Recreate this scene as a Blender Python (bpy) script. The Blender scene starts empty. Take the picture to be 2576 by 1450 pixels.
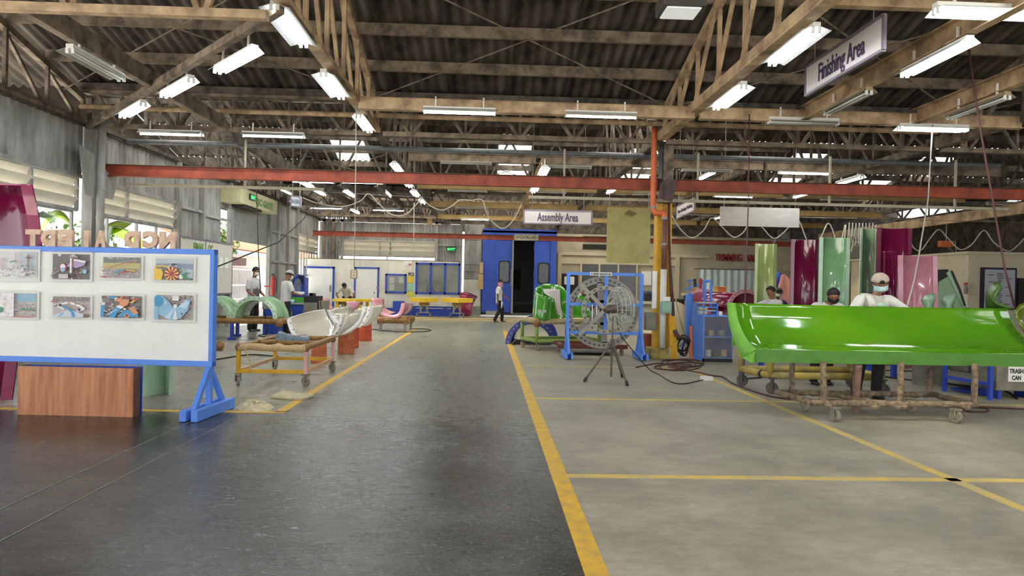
import bpy, bmesh, math, random
from mathutils import Vector, Matrix, Quaternion
random.seed(7)
PI = math.pi
C = bpy.context.scene.collection
SC = bpy.context.scene
# ------------------------------------------------------------------ camera
FPX, HC = 1717.0, 1.45
YAW, PIT, ROL = math.radians(2.0817), math.radians(-0.21836), math.radians(-1.19136)
_f = Vector((math.sin(YAW)*math.cos(PIT), math.cos(YAW)*math.cos(PIT), math.sin(PIT)))
_r = Vector((math.cos(YAW), -math.sin(YAW), 0)); _d = -_r.cross(_f)
RIGHT = math.cos(ROL)*_r + math.sin(ROL)*_d
DOWN = -math.sin(ROL)*_r + math.cos(ROL)*_d
FWD = _f
EYE = Vector((0, 0, HC))
cam = bpy.data.cameras.new('camera'); camo = bpy.data.objects.new('camera', cam); C.objects.link(camo)
cam.sensor_fit = 'HORIZONTAL'; cam.sensor_width = 36; cam.lens = FPX/2576*36; cam.clip_end = 300; cam.clip_start = .05
m = Matrix.Identity(4)
for i in range(3):
    m[i][0], m[i][1], m[i][2], m[i][3] = RIGHT[i], -DOWN[i], -FWD[i], EYE[i]
camo.matrix_world = m
SC.camera = camo
# ------------------------------------------------------------------ sky, exposure
W = bpy.data.worlds.new('world'); SC.world = W; W.use_nodes = True
nt = W.node_tree; bg = nt.nodes['Background']
SKY = 2.2
bg.inputs[0].default_value = (.90, .95, 1.0, 1); bg.inputs[1].default_value = SKY
vs = SC.view_settings
SC.display_settings.display_device = 'sRGB'
vs.view_transform = 'Standard'; vs.look = 'None'; vs.gamma = 1; vs.use_curve_mapping = False
vs.exposure = 0.35
TUBE = 38.0
SC.cycles.use_denoising = True
SC.cycles.sample_clamp_indirect = 12
SC.cycles.max_bounces = 9; SC.cycles.diffuse_bounces = 5; SC.cycles.transparent_max_bounces = 16
sun = bpy.data.lights.new('sun', 'SUN'); sun.energy = 14; sun.angle = math.radians(3); sun.color = (1, .96, .88)
suno = bpy.data.objects.new('sun', sun); C.objects.link(suno)
suno.rotation_euler = (math.radians(12), math.radians(-38), 0); suno.location = (-20, 10, 30)
# ------------------------------------------------------------------ pixel -> place in the hall (metres)
def ray(x, y): return (x-1288)*RIGHT + (y-725)*DOWN + FPX*FWD
def G(x, y, z=0.0): d = ray(x, y); return EYE + d*((z-HC)/d.z)       # on the floor or at height z
def A(x, y, Y): d = ray(x, y); return EYE + d*(Y/d.y)                # on the cross plane at depth Y
def B(x, y, X): d = ray(x, y); return EYE + d*(X/d.x)                # on the lengthwise plane at X
V = lambda *a: Vector(a)
# ------------------------------------------------------------------ materials
MATS = {}
def _pr(m): return m.node_tree.nodes['Principled BSDF']
def mat(name, col, rough=.5, metal=0, var=.12, scale=6, bump=0, bscale=None, col2=None, coat=0, spec=None, streak=None, alpha=1, trans=0, sss=0):
    if name in MATS: return MATS[name]
    m = bpy.data.materials.new(name); m.use_nodes = True; MATS[name] = m
    n, l = m.node_tree.nodes, m.node_tree.links; p = _pr(m)
    p.inputs['Roughness'].default_value = rough; p.inputs['Metallic'].default_value = metal
    if coat: p.inputs['Coat Weight'].default_value = coat; p.inputs['Coat Roughness'].default_value = .04
    if spec is not None: p.inputs['Specular IOR Level'].default_value = spec
    if trans: p.inputs['Transmission Weight'].default_value = trans
    if alpha < 1: p.inputs['Alpha'].default_value = alpha
    c2 = col2 or tuple(max(0, c*(1-var*2.2)) for c in col)
    tc = n.new('ShaderNodeTexCoord'); mp = n.new('ShaderNodeMapping'); l.new(tc.outputs['Object'], mp.inputs[0])
    if streak: mp.inputs['Scale'].default_value = streak
    nz = n.new('ShaderNodeTexNoise'); nz.inputs['Scale'].default_value = scale; nz.inputs['Detail'].default_value = 5; nz.inputs['Roughness'].default_value = .62
    l.new(mp.outputs[0], nz.inputs['Vector'])
    rp = n.new('ShaderNodeValToRGB'); e = rp.color_ramp.elements
    e[0].position, e[1].position = .36, .62; e[0].color = (*c2, 1); e[1].color = (*col, 1)
    l.new(nz.outputs[0], rp.inputs[0]); l.new(rp.outputs[0], p.inputs['Base Color'])
    if bump:
        nb = n.new('ShaderNodeTexNoise'); nb.inputs['Scale'].default_value = bscale or scale*4; nb.inputs['Detail'].default_value = 6
        l.new(mp.outputs[0], nb.inputs['Vector'])
        b = n.new('ShaderNodeBump'); b.inputs['Strength'].default_value = bump; b.inputs['Distance'].default_value = .02
        l.new(nb.outputs[0], b.inputs['Height']); l.new(b.outputs[0], p.inputs['Normal'])
    return m
def emit(name, col, s):
    if name in MATS: return MATS[name]
    m = bpy.data.materials.new(name); m.use_nodes = True; MATS[name] = m
    p = _pr(m); p.inputs['Base Color'].default_value = (*col, 1); p.inputs['Emission Color'].default_value = (*col, 1); p.inputs['Emission Strength'].default_value = s
    return m
def srgb(r, g, b): return tuple(((c/255+.055)/1.055)**2.4 if c > 10 else c/255/12.92 for c in (r, g, b))
M_blue = mat('blue_paint', srgb(90, 142, 236), .5, var=.05)
M_blue_dk = mat('deep_blue_paint', srgb(38, 72, 178), .45, var=.08)
M_blue_booth = mat('booth_blue_paint', srgb(50, 84, 190), .55, var=.06, scale=2)
M_white = mat('white_board', srgb(232, 232, 228), .45, var=.03, scale=3)
M_whitewall = mat('white_wall_paint', srgb(226, 224, 214), .6, var=.05, scale=1.2, col2=srgb(205, 200, 186))
M_cream = mat('cream_steel_paint', srgb(206, 178, 142), .7, var=.14, scale=3, col2=srgb(140, 116, 92))
M_dusty = mat('dusty_steel', srgb(150, 134, 116), .85, var=.2, scale=4, col2=srgb(88, 76, 66))
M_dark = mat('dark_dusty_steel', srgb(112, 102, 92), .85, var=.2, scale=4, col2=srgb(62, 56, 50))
M_roof = mat('weathered_roof_sheet', srgb(108, 98, 88), .9, var=.3, scale=1.6, col2=srgb(46, 41, 38), bump=.3, streak=(1, .35, 1))
M_clad = mat('ribbed_wall_metal', srgb(168, 168, 165), .6, var=.1, scale=2.2, col2=srgb(120, 118, 113), streak=(1, 1, .3))
M_louver = mat('louvre_blade_paint', srgb(226, 220, 204), .6, var=.05)
M_grey = mat('grey_paint', srgb(150, 150, 146), .55, var=.12)
M_galv = mat('galvanised_metal', srgb(150, 150, 148), .4, .7, var=.15, scale=5)
M_orange = mat('red_oxide_paint', srgb(166, 76, 48), .6, var=.12, scale=3, col2=srgb(124, 54, 40))
M_pipe_o = mat('orange_pvc', srgb(214, 106, 58), .45, var=.1, scale=4)
M_pipe_p = mat('purple_brown_pvc', srgb(120, 78, 66), .5, var=.1)
M_yellow = mat('yellow_paint', srgb(222, 170, 40), .5, var=.1)
M_ytable = mat('yellow_tabletop', srgb(232, 196, 48), .4, var=.06)
M_green = mat('lime_gelcoat', srgb(76, 134, 22), .1, var=.05, scale=1.5, coat=.6, col2=srgb(88, 140, 24))
M_green_rim = mat('lime_raw_rim', srgb(112, 178, 56), .55, var=.08)
M_green_skirt = mat('lime_matt_skirt', srgb(78, 134, 44), .55, var=.07)
M_seatgreen = mat('green_gelcoat', srgb(66, 150, 32), .14, var=.05, coat=1)
M_mint = mat('mint_gelcoat', srgb(180, 212, 180), .2, var=.05, coat=.6)
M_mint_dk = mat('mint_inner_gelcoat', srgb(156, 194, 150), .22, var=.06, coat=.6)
M_palegreen = mat('pale_green_gelcoat', srgb(170, 190, 120), .2, var=.08, coat=.7, scale=1.5)
M_magenta = mat('magenta_gelcoat', srgb(160, 30, 88), .22, var=.06, coat=.8)
M_maroon = mat('maroon_gelcoat', srgb(122, 20, 66), .2, var=.08, coat=.8, scale=2)
M_pink = mat('pink_gelcoat', srgb(204, 140, 158), .25, var=.06, coat=.6)
M_palepink = mat('pale_pink_gelcoat', srgb(226, 162, 162), .25, var=.06, coat=.5)
M_whitegel = mat('white_gelcoat', srgb(214, 208, 192), .12, var=.03, coat=1)
M_whiterim = mat('white_flange', srgb(226, 226, 226), .4, var=.04)
M_bluegrey = mat('blue_grey_gelcoat', srgb(128, 150, 176), .2, var=.05, coat=.7)
M_royal = mat('royal_blue_gelcoat', srgb(36, 48, 152), .25, var=.06, coat=.6)
M_drum = mat('orange_drum', srgb(196, 112, 70), .75, var=.15, scale=7, col2=srgb(160, 84, 56))
M_drum2 = mat('red_orange_drum', srgb(196, 84, 56), .75, var=.15, scale=7)
M_wrap = mat('brown_foam_wrap', srgb(158, 118, 64), .45, var=.2, scale=14, bump=.4, col2=srgb(112, 80, 42))
M_foam = mat('raw_foam', srgb(220, 190, 146), .9, var=.12, scale=22, bump=.8)
M_pinkpaint = mat('pink_overspray', srgb(216, 170, 168), .6, var=.08)
M_peach = mat('peach_overspray', srgb(212, 176, 138), .65, var=.12)
M_greenpipe = mat('green_oversprayed_pipe', srgb(140, 168, 88), .6, var=.14, scale=5)
M_pipe_top = mat('dusty_pipe_padding', srgb(164, 152, 116), .8, var=.15, scale=7)
M_crust = mat('resin_crusted_steel', srgb(160, 138, 112), .85, var=.3, scale=16, bump=.9, col2=srgb(96, 84, 70))
M_yellowpipe = mat('dusty_yellow_pipe', srgb(188, 162, 74), .65, var=.18, scale=6, col2=srgb(140, 128, 88))
M_wheel = mat('caster_rubber', srgb(96, 92, 84), .7, var=.2)
M_wheel_dusty = mat('dusty_caster', srgb(150, 142, 122), .8, var=.2, scale=20)
M_black = mat('black', srgb(28, 28, 30), .5, var=.2)
M_cable = mat('black_rubber_cable', srgb(36, 32, 32), .6, var=.1)
M_cable_r = mat('dark_red_hose', srgb(84, 48, 44), .55, var=.1)
M_cable_w = mat('pale_grey_cable', srgb(186, 180, 166), .6, var=.08)
M_plywood = mat('reddish_plywood', srgb(200, 138, 98), .6, var=.14, scale=3, col2=srgb(168, 104, 68), streak=(6, 1, .5))
M_concrete = mat('concrete', srgb(176, 168, 150), .9, var=.15, scale=5, bump=.3)
M_beige = mat('beige_wall_paint', srgb(204, 192, 166), .8, var=.06, scale=1.5)
M_trimwall = mat('dusty_beige_wall', srgb(188, 178, 156), .85, var=.08, scale=1.0)
M_curtain = mat('pale_plastic_curtain', srgb(206, 222, 222), .5, var=.05)
M_olive = mat('olive_fibreglass', srgb(178, 172, 108), .5, var=.1, scale=3)
M_stain = mat('brown_stain', srgb(128, 112, 66), .7)
M_paper = mat('paper', srgb(236, 236, 232), .7, var=.02)
M_signw = mat('sign_face', srgb(212, 204, 204), .5, var=.03)
M_signtext = mat('sign_violet_text', srgb(66, 56, 84), .5, var=.03)
M_signframe = mat('sign_frame', srgb(128, 118, 132), .4, var=.08)
M_redtext = mat('red_cut_letters', srgb(160, 30, 36), .5, var=.05)
M_greentext = mat('green_cut_letters', srgb(96, 142, 50), .6, var=.06)
M_lettertan = mat('tan_foam_letters', srgb(220, 192, 170), .85, var=.12, scale=14, col2=srgb(196, 162, 140))
M_skin = mat('brown_skin', srgb(142, 98, 72), .55, var=.06)
M_skin2 = mat('tan_skin', srgb(176, 126, 98), .55, var=.06)
M_hair = mat('black_hair', srgb(22, 19, 18), .6, var=.2, scale=40)
M_shirt = mat('white_cotton', srgb(226, 222, 216), .85, var=.04, scale=9, bump=.25, bscale=14)
M_shirt_g = mat('grey_white_cotton', srgb(206, 206, 208), .85, var=.05, scale=9, bump=.25, bscale=14)
M_purple = mat('purple_cotton', srgb(74, 58, 124), .85, var=.08)
M_trouser = mat('black_trousers', srgb(36, 35, 38), .85, var=.15)
M_shoe = mat('grey_shoes', srgb(104, 98, 92), .8, var=.2, scale=12)
M_shoe_k = mat('black_shoes', srgb(32, 31, 32), .6, var=.1)
M_mask = mat('pale_blue_mask', srgb(190, 216, 220), .8, var=.03)
M_maskw = mat('white_mask', srgb(232, 230, 226), .8, var=.03)
M_maskk = mat('black_mask', srgb(30, 28, 28), .8, var=.05)
M_scarf = mat('pink_scarf', srgb(222, 150, 158), .85, var=.06)
M_apron = mat('grey_apron', srgb(92, 94, 98), .8, var=.08)
M_eye = mat('eye_white', srgb(225, 220, 214), .3, var=.02)
M_iris = mat('dark_iris', srgb(30, 20, 16), .2, var=.02)
M_lip = mat('lips', srgb(140, 84, 76), .5, var=.05)
M_towel = mat('white_towel', srgb(232, 226, 220), .95, var=.04, bump=.5, bscale=60)
M_steel = mat('brushed_steel', srgb(150, 148, 142), .42, .6, var=.12, scale=6)
M_fanmotor = mat('brown_grey_enamel', srgb(86, 74, 68), .3, .3, var=.05)
M_chrome = mat('chrome', srgb(200, 200, 196), .12, 1, var=.02)
M_jig = mat('grey_jig_plate', srgb(162, 158, 148), .5, .2, var=.08)
M_hole = mat('dark_hole', srgb(44, 42, 40), .8)
M_redmetal = mat('red_paint', srgb(170, 40, 42), .4, var=.06)
M_box_o = mat('orange_box', srgb(190, 100, 46), .6, var=.08)
M_tan = mat('cardboard', srgb(202, 168, 118), .85, var=.06)
M_bin = mat('grey_bin_metal', srgb(140, 136, 122), .5, .3, var=.15, scale=5)
M_rag = mat('dirty_rag', srgb(206, 194, 160), .95, var=.14, scale=10, bump=.4)
M_leaf = mat('banana_leaf', srgb(166, 196, 40), .5, var=.1, scale=2)
M_leaf_b = mat('banana_leaf_back', srgb(150, 178, 150), .5, var=.1)
M_bush = mat('bush_leaves', srgb(120, 150, 84), .7, var=.3, scale=2, col2=srgb(60, 84, 44))
M_trunk = mat('bark', srgb(120, 104, 84), .9, var=.2)
M_outwall = mat('pale_outside_wall', srgb(232, 224, 216), .8, var=.03)
M_outroof = mat('rust_tile_roof', srgb(190, 112, 76), .8, var=.15)
M_brownroof = mat('brown_shade_roof', srgb(112, 84, 76), .8, var=.1)
M_bars = mat('white_bars', srgb(236, 236, 236), .5, var=.02)
M_ground = mat('outside_ground', srgb(226, 222, 214), .9, var=.08, scale=.6)
M_tube = emit('lit_tube', (.93, .98, 1.0), TUBE)
M_tubeoff = mat('unlit_tube', srgb(206, 210, 206), .3, var=.02)
M_refl = mat('ribbed_reflector', srgb(214, 218, 218), .28, .35, var=.03)
M_refl_off = mat('unlit_reflector', srgb(172, 170, 160), .5, .1, var=.1)  # greyer, duller reflector used on the unlit lamps
M_exit = emit('exit_green', (.05, .8, .16), 1.3)
M_exitbox = mat('exit_box', srgb(22, 46, 34), .4, var=.05)
M_dim = emit('dim_lamp_panel', (.8, .82, .82), .35)
def glass(name, col, rough, a, nscale=3):
    m = bpy.data.materials.new(name); m.use_nodes = True; MATS[name] = m
    n, l = m.node_tree.nodes, m.node_tree.links; p = _pr(m)
    p.inputs['Base Color'].default_value = (*col, 1); p.inputs['Roughness'].default_value = rough
    t = n.new('ShaderNodeBsdfTransparent'); t.inputs[0].default_value = (.92, .93, .92, 1)
    nz = n.new('ShaderNodeTexNoise'); nz.inputs['Scale'].default_value = nscale
    mr = n.new('ShaderNodeMapRange'); mr.inputs['From Min'].default_value = .35; mr.inputs['From Max'].default_value = .7
    mr.inputs['To Min'].default_value = a*.7; mr.inputs['To Max'].default_value = min(1, a*1.3)
    x = n.new('ShaderNodeMixShader'); l.new(nz.outputs[0], mr.inputs[0]); l.new(mr.outputs[0], x.inputs[0])
    l.new(t.outputs[0], x.inputs[1]); l.new(p.outputs[0], x.inputs[2]); l.new(x.outputs[0], n['Material Output'].inputs[0])
    return m
M_glass = glass('window_glass', (.5, .52, .5), .08, .25)
M_film = glass('clear_plastic_film', (.8, .8, .76), .1, .10)
M_sleeve = glass('plastic_sleeve', (.86, .86, .84), .1, .13, .5)
def skylight():
    m = bpy.data.materials.new('skylight_sheet'); m.use_nodes = True
    n, l = m.node_tree.nodes, m.node_tree.links
    t = n.new('ShaderNodeBsdfTransparent'); t.inputs[0].default_value = (1, .9, .66, 1)
    d = n.new('ShaderNodeBsdfTranslucent'); d.inputs[0].default_value = (.94, .9, .8, 1)
    x = n.new('ShaderNodeMixShader'); x.inputs[0].default_value = .93
    l.new(t.outputs[0], x.inputs[1]); l.new(d.outputs[0], x.inputs[2]); l.new(x.outputs[0], n['Material Output'].inputs[0]); return m
M_skylight = skylight()
# ------------------------------------------------------------------ mesh building
def _frame(d):
    d = d.normalized(); u = Vector((0, 0, 1)) if abs(d.z) < .95 else Vector((0, 1, 0))
    s = d.cross(u).normalized(); return s, s.cross(d).normalized()
class MB:
    """collects shapes in hall coordinates; build() links them as ONE mesh object"""
    def __init__(s): s.v = []; s.f = []; s.m = []
    def add(s, vs, fs, mi=0):
        o = len(s.v); s.v += [Vector(v) for v in vs]; s.f += [tuple(i+o for i in f) for f in fs]; s.m += [mi]*len(fs); return s
    def box(s, c, size, rz=0, mi=0, R=None):
        x, y, z = (k/2 for k in size); R = R or Matrix.Rotation(rz, 3, 'Z'); c = Vector(c)
        vs = [c + R @ Vector((a*x, b*y, e*z)) for a in (-1, 1) for b in (-1, 1) for e in (-1, 1)]
        return s.add(vs, [(0, 1, 3, 2), (4, 6, 7, 5), (0, 4, 5, 1), (2, 3, 7, 6), (0, 2, 6, 4), (1, 5, 7, 3)], mi)
    def bb(s, lo, hi, mi=0):
        return s.box([(a+b)/2 for a, b in zip(lo, hi)], [abs(b-a) for a, b in zip(lo, hi)], 0, mi)
    def bar(s, p, q, w, h, mi=0, up=None):
        p, q = Vector(p), Vector(q); d = (q-p).normalized()
        if up is not None: sd = d.cross(Vector(up)).normalized(); u = sd.cross(d).normalized()
        else: sd, u = _frame(d)
        vs = [b + sd*(i*w/2) + u*(j*h/2) for b in (p, q) for i, j in ((-1, -1), (1, -1), (1, 1), (-1, 1))]
        return s.add(vs, [(3, 2, 1, 0), (4, 5, 6, 7), (0, 1, 5, 4), (1, 2, 6, 5), (2, 3, 7, 6), (3, 0, 4, 7)], mi)
    def tube(s, pts, r, n=8, mi=0, cap=True):
        pts = [Vector(p) for p in pts]; o = len(s.v); k = len(pts); sd = None
        for i, p in enumerate(pts):
            d = (pts[min(i+1, k-1)] - pts[max(i-1, 0)])
            if d.length < 1e-6: d = Vector((0, 0, 1))
            d.normalize()
            if sd is None: sd, u = _frame(d)
            else:
                sd = (sd - d*sd.dot(d))
                if sd.length < 1e-4: sd, u = _frame(d)
                sd.normalize()
            u = sd.cross(d).normalized(); rr = r[i] if isinstance(r, (list, tuple)) else r
            s.v += [p + (sd*math.cos(2*PI*j/n) + u*math.sin(2*PI*j/n))*rr for j in range(n)]
        for i in range(k-1):
            for j in range(n):
                a = o+i*n; s.f.append((a+j, a+(j+1) % n, a+n+(j+1) % n, a+n+j)); s.m.append(mi)
        if cap:
            s.f.append(tuple(o+n-1-j for j in range(n))); s.f.append(tuple(o+(k-1)*n+j for j in range(n))); s.m += [mi, mi]
        return s
    def cyl(s, p, q, r, r2=None, n=16, mi=0): return s.tube([p, q], [r, r if r2 is None else r2], n, mi)
    def lathe(s, prof, c, axis=(0, 0, 1), n=20, mi=0):
        ax = Vector(axis).normalized(); sd, u = _frame(ax); c = Vector(c); o = len(s.v)
        for r, h in prof: s.v += [c + ax*h + (sd*math.cos(2*PI*j/n)+u*math.sin(2*PI*j/n))*r for j in range(n)]
        for i in range(len(prof)-1):
            for j in range(n):
                a = o+i*n; s.f.append((a+j, a+(j+1) % n, a+n+(j+1) % n, a+n+j)); s.m.append(mi)
        return s
    def prism(s, poly, off, mi=0):
        """poly: 3-D outline; off: thickness vector"""
        n = len(poly); off = Vector(off); a = [Vector(p) for p in poly]
        return s.add(a + [p+off for p in a], [tuple(range(n-1, -1, -1)), tuple(range(n, 2*n))] + [(i, (i+1) % n, n+(i+1) % n, n+i) for i in range(n)], mi)
    def grid(s, rows, mi=0, closed=False):
        """rows: list of equal-length point rows -> quads"""
        o = len(s.v); n = len(rows[0])
        for r in rows: s.v += [Vector(p) for p in r]
        for i in range(len(rows)-1):
            for j in range(n if closed else n-1):
                a = o+i*n; s.f.append((a+j, a+(j+1) % n, a+n+(j+1) % n, a+n+j)); s.m.append(mi)
        return s
    def ball(s, c, r, n=12, mi=0, sc=(1, 1, 1), R=None):
        c = Vector(c); k = n//2; o = len(s.v); R = R or Matrix.Identity(3)
        for i in range(k+1):
            th = PI*i/k
            s.v += [c + R @ Vector((r*sc[0]*math.sin(th)*math.cos(2*PI*j/n), r*sc[1]*math.sin(th)*math.sin(2*PI*j/n), r*sc[2]*math.cos(th))) for j in range(n)]
        for i in range(k):
            for j in range(n):
                a = o+i*n; s.f.append((a+j, a+n+j, a+n+(j+1) % n, a+(j+1) % n)); s.m.append(mi)
        return s
    def build(s, name, mats, parent=None, smooth=False, solid=0, bevel=0, at=None):
        me = bpy.data.meshes.new(name); org = Vector((0, 0, 0)); q = parent
        while q is not None: org += Vector(q.location); q = q.parent
        if parent is None and at is not None: org = Vector(at)
        me.from_pydata([v-org for v in s.v], [], s.f)
        for mm in (mats if isinstance(mats, (list, tuple)) else [mats]): me.materials.append(mm)
        me.polygons.foreach_set('material_index', s.m)
        if smooth: me.polygons.foreach_set('use_smooth', [True]*len(s.f))
        me.update(); o = bpy.data.objects.new(name, me); C.objects.link(o)
        if parent is not None: o.parent = parent
        elif at is not None: o.location = org
        if solid:
            md = o.modifiers.new('thickness', 'SOLIDIFY'); md.thickness = solid; md.offset = 0
        if bevel:
            md = o.modifiers.new('edge', 'BEVEL'); md.width = bevel; md.segments = 2; md.limit_method = 'ANGLE'
        return o
def tag(o, label=None, cat=None, group=None, kind=None):
    if label: o['label'] = label
    if cat: o['category'] = cat
    if group: o['group'] = group
    if kind: o['kind'] = kind
    return o
def thing(name, loc, label, cat, group=None, kind=None):
    o = bpy.data.objects.new(name, None); C.objects.link(o); o.location = Vector(loc); o.empty_display_size = .1
    return tag(o, label, cat, group, kind)
KIDS = {}
def copy_tree(o, loc=None, rz=None, label=None, parent=None):
    c = o.copy(); C.objects.link(c)
    if parent is not None: c.parent = parent
    if loc is not None: c.location = Vector(loc)
    if rz is not None: c.rotation_euler[2] = rz
    if label: c['label'] = label
    for ch in KIDS.get(o.name) or [x for x in o.children]: copy_tree(ch, parent=c)
    return c
def text(s, name, size, mtl, parent, loc, xdir, ydir, width=None, ext=.004, bold=.0, align='LEFT'):
    """lettering laid on a surface: xdir runs along the words, ydir up the letters"""
    cu = bpy.data.curves.new(name, 'FONT'); cu.body = s; cu.size = size; cu.extrude = ext; cu.offset = bold; cu.align_x = align; cu.resolution_u = 3
    t = bpy.data.objects.new(name, cu); C.objects.link(t); bpy.context.view_layer.update()
    me = bpy.data.meshes.new_from_object(t.evaluated_get(bpy.context.evaluated_depsgraph_get()))
    bpy.data.objects.remove(t); bpy.data.curves.remove(cu)
    x, y = Vector(xdir).normalized(), Vector(ydir).normalized(); z = x.cross(y)
    xs = [v.co.x for v in me.vertices] or [0]; k = 1
    if width: k = width/max(1e-6, max(xs)-min(xs))
    org = Vector((0, 0, 0)); q = parent
    while q is not None: org += Vector(q.location); q = q.parent
    for v in me.vertices: v.co = Vector(loc)-org + x*v.co.x*k + y*v.co.y + z*v.co.z
    me.materials.clear(); me.materials.append(mtl)
    o = bpy.data.objects.new(name, me); C.objects.link(o); o.parent = parent; return o
def lerp(a, b, t): return a + (b-a)*t
def vl(a, b, t): return Vector(a).lerp(Vector(b), t)
def arc(c, r, a0, a1, n, ux=(1, 0, 0), uy=(0, 0, 1)):
    ux, uy, c = Vector(ux), Vector(uy), Vector(c)
    return [c + ux*(r*math.cos(lerp(a0, a1, i/n))) + uy*(r*math.sin(lerp(a0, a1, i/n))) for i in range(n+1)]
def spline(pts, n=6):
    """Catmull-Rom through the points"""
    P = [Vector(p) for p in pts]; P = [2*P[0]-P[1]] + P + [2*P[-1]-P[-2]]; out = []
    for i in range(1, len(P)-2):
        a, b, c, d = P[i-1:i+3]
        for k in range(n):
            t = k/n; out.append(.5*((2*b) + (c-a)*t + (2*a-5*b+4*c-d)*t*t + (3*b-a-3*c+d)*t**3))
    out.append(P[-2]); return out
def cable(pts, r, name, mtl, parent=None, label=None, cat='cable', group=None, n=6, seg=6):
    o = MB().tube([Vector((p.x, p.y, max(p.z, r))) for p in spline(pts, n)], r, seg).build(name, mtl, parent, smooth=True)
    if parent is None: tag(o, label, cat, group)
    return o
# ================================================================== floor
def floor_material():
    m = bpy.data.materials.new('painted_concrete_floor'); m.use_nodes = True
    n, l = m.node_tree.nodes, m.node_tree.links; p = _pr(m)
    tc = n.new('ShaderNodeTexCoord'); sx = n.new('ShaderNodeSeparateXYZ'); l.new(tc.outputs['Object'], sx.inputs[0])
    def noise(sc, det, rough, vec=(1, 1, 1)):
        mp = n.new('ShaderNodeMapping'); mp.inputs['Scale'].default_value = vec; l.new(tc.outputs['Object'], mp.inputs[0])
        z = n.new('ShaderNodeTexNoise'); z.inputs['Scale'].default_value = sc; z.inputs['Detail'].default_value = det; z.inputs['Roughness'].default_value = rough
        l.new(mp.outputs[0], z.inputs['Vector']); return z.outputs[0]
    def math_(op, a, b):
        q = n.new('ShaderNodeMath'); q.operation = op
        for i, v in enumerate((a, b)):
            if isinstance(v, (int, float)): q.inputs[i].default_value = v
            else: l.new(v, q.inputs[i])
        return q.outputs[0]
    def rng(v, a, b, c=0, d=1):
        q = n.new('ShaderNodeMapRange'); l.new(v, q.inputs[0])
        for i, k in enumerate((a, b, c, d)): q.inputs[i+1].default_value = k
        return q.outputs[0]
    def mixc(f, a, b, bl='MIX'):
        q = n.new('ShaderNodeMix'); q.data_type = 'RGBA'; q.blend_type = bl
        if isinstance(f, (int, float)): q.inputs[0].default_value = f
        else: l.new(f, q.inputs[0])
        for i, v in ((6, a), (7, b)):
            if isinstance(v, tuple): q.inputs[i].default_value = (*v, 1)
            else: l.new(v, q.inputs[i])
        return q.outputs[2]
    def mixf(f, a, b):
        q = n.new('ShaderNodeMix'); l.new(f, q.inputs[0])
        for i, v in ((2, a), (3, b)):
            if isinstance(v, (int, float)): q.inputs[i].default_value = v
            else: l.new(v, q.inputs[i])
        return q.outputs[0]
    X, Y = sx.outputs[0], sx.outputs[1]
    n1 = noise(1.1, 6, .6); n2 = noise(13, 8, .72, (.4, 1, 1)); n3 = noise(60, 5, .72, (.35, 1, 1)); nl = noise(.35, 3, .5)
    jig = math_('MULTIPLY', math_('SUBTRACT', n2, .5), .5)
    right = rng(math_('ADD', X, math_('MULTIPLY', jig, .15)), .53, .57)
    near = rng(math_('ADD', Y, math_('MULTIPLY', jig, 2.2)), 7.75, 7.45)
    nearA = rng(math_('ADD', Y, math_('MULTIPLY', jig, 5)), 7.6, 6.6)
    aisle = rng(X, -2.2, -2.14)
    far = rng(Y, 8, 20)
    ca = mixc(far, srgb(98, 98, 88), srgb(146, 149, 127))
    cl = mixc(rng(nl, .4, .6), srgb(166, 162, 144), srgb(138, 136, 124))
    left = mixc(aisle, cl, ca)
    dark = mixc(rng(n1, .4, .66), srgb(30, 31, 31), srgb(74, 75, 74))
    nearmask = mixf(aisle, near, nearA)
    colL = mixc(nearmask, left, dark)
    cr = mixc(rng(n1, .38, .62), srgb(168, 163, 150), srgb(142, 138, 127))
    cr = mixc(rng(Y, 6, 14), cr, srgb(154, 149, 130))
    col = mixc(right, colL, cr)
    col = mixc(rng(n2, .62, .3, 0, .42), col, srgb(58, 54, 48))
    col = mixc(rng(n3, .58, .74, 0, .5), col, srgb(190, 186, 174))
    col = mixc(rng(n3, .42, .26, 0, .22), col, srgb(70, 66, 60))
    l.new(col, p.inputs['Base Color']); p.inputs['Specular IOR Level'].default_value = .3
    ro = mixf(right, mixf(nearmask, .32, .225), .5)
    ro = math_('ADD', ro, math_('MULTIPLY', math_('SUBTRACT', n2, .5), .55)); l.new(ro, p.inputs['Roughness'])
    ro = math_('ADD', ro, math_('MULTIPLY', math_('SUBTRACT', n1, .5), .3))
    l.new(ro, p.inputs['Roughness']); b = n.new('ShaderNodeBump'); b.inputs['Strength'].default_value = .5; b.inputs['Distance'].default_value = .008
    l.new(math_('ADD', math_('ADD', math_('MULTIPLY', n2, .7), math_('MULTIPLY', n3, .25)), math_('MULTIPLY', noise(3.5, 3, .5, (.6, 1, 1)), 1.0)), b.inputs['Height']); l.new(b.outputs[0], p.inputs['Normal'])
    return m
fl_ = MB().bb((-8.3, -13, -.25), (21, 34.3, 0)).build('floor', floor_material()); tag(fl_, 'painted concrete hall floor, dark glossy aisle and pale work bays', 'floor', kind='structure')
M_line = mat('worn_yellow_line', srgb(214, 172, 40), .55, var=.12, scale=9, col2=srgb(184, 150, 66))
M_line2 = mat('faded_yellow_line', srgb(204, 176, 84), .6, var=.15, scale=7, col2=srgb(176, 162, 120))
def line(x0, y0, x1, y1, mt=M_line): return MB().bb((x0, y0, .0), (x1, y1, .003)).build('marking_line', mt, fl_)
line(.52, .8, .645, 21.6); line(-2.31, 7.6, -2.2, 22); line(-6.6, 7.54, -2.2, 7.64)
for y, x1 in ((5.2, 7.4), (8.78, 7.2)): line(.646, y-.045, x1, y+.045, M_line2)
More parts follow.
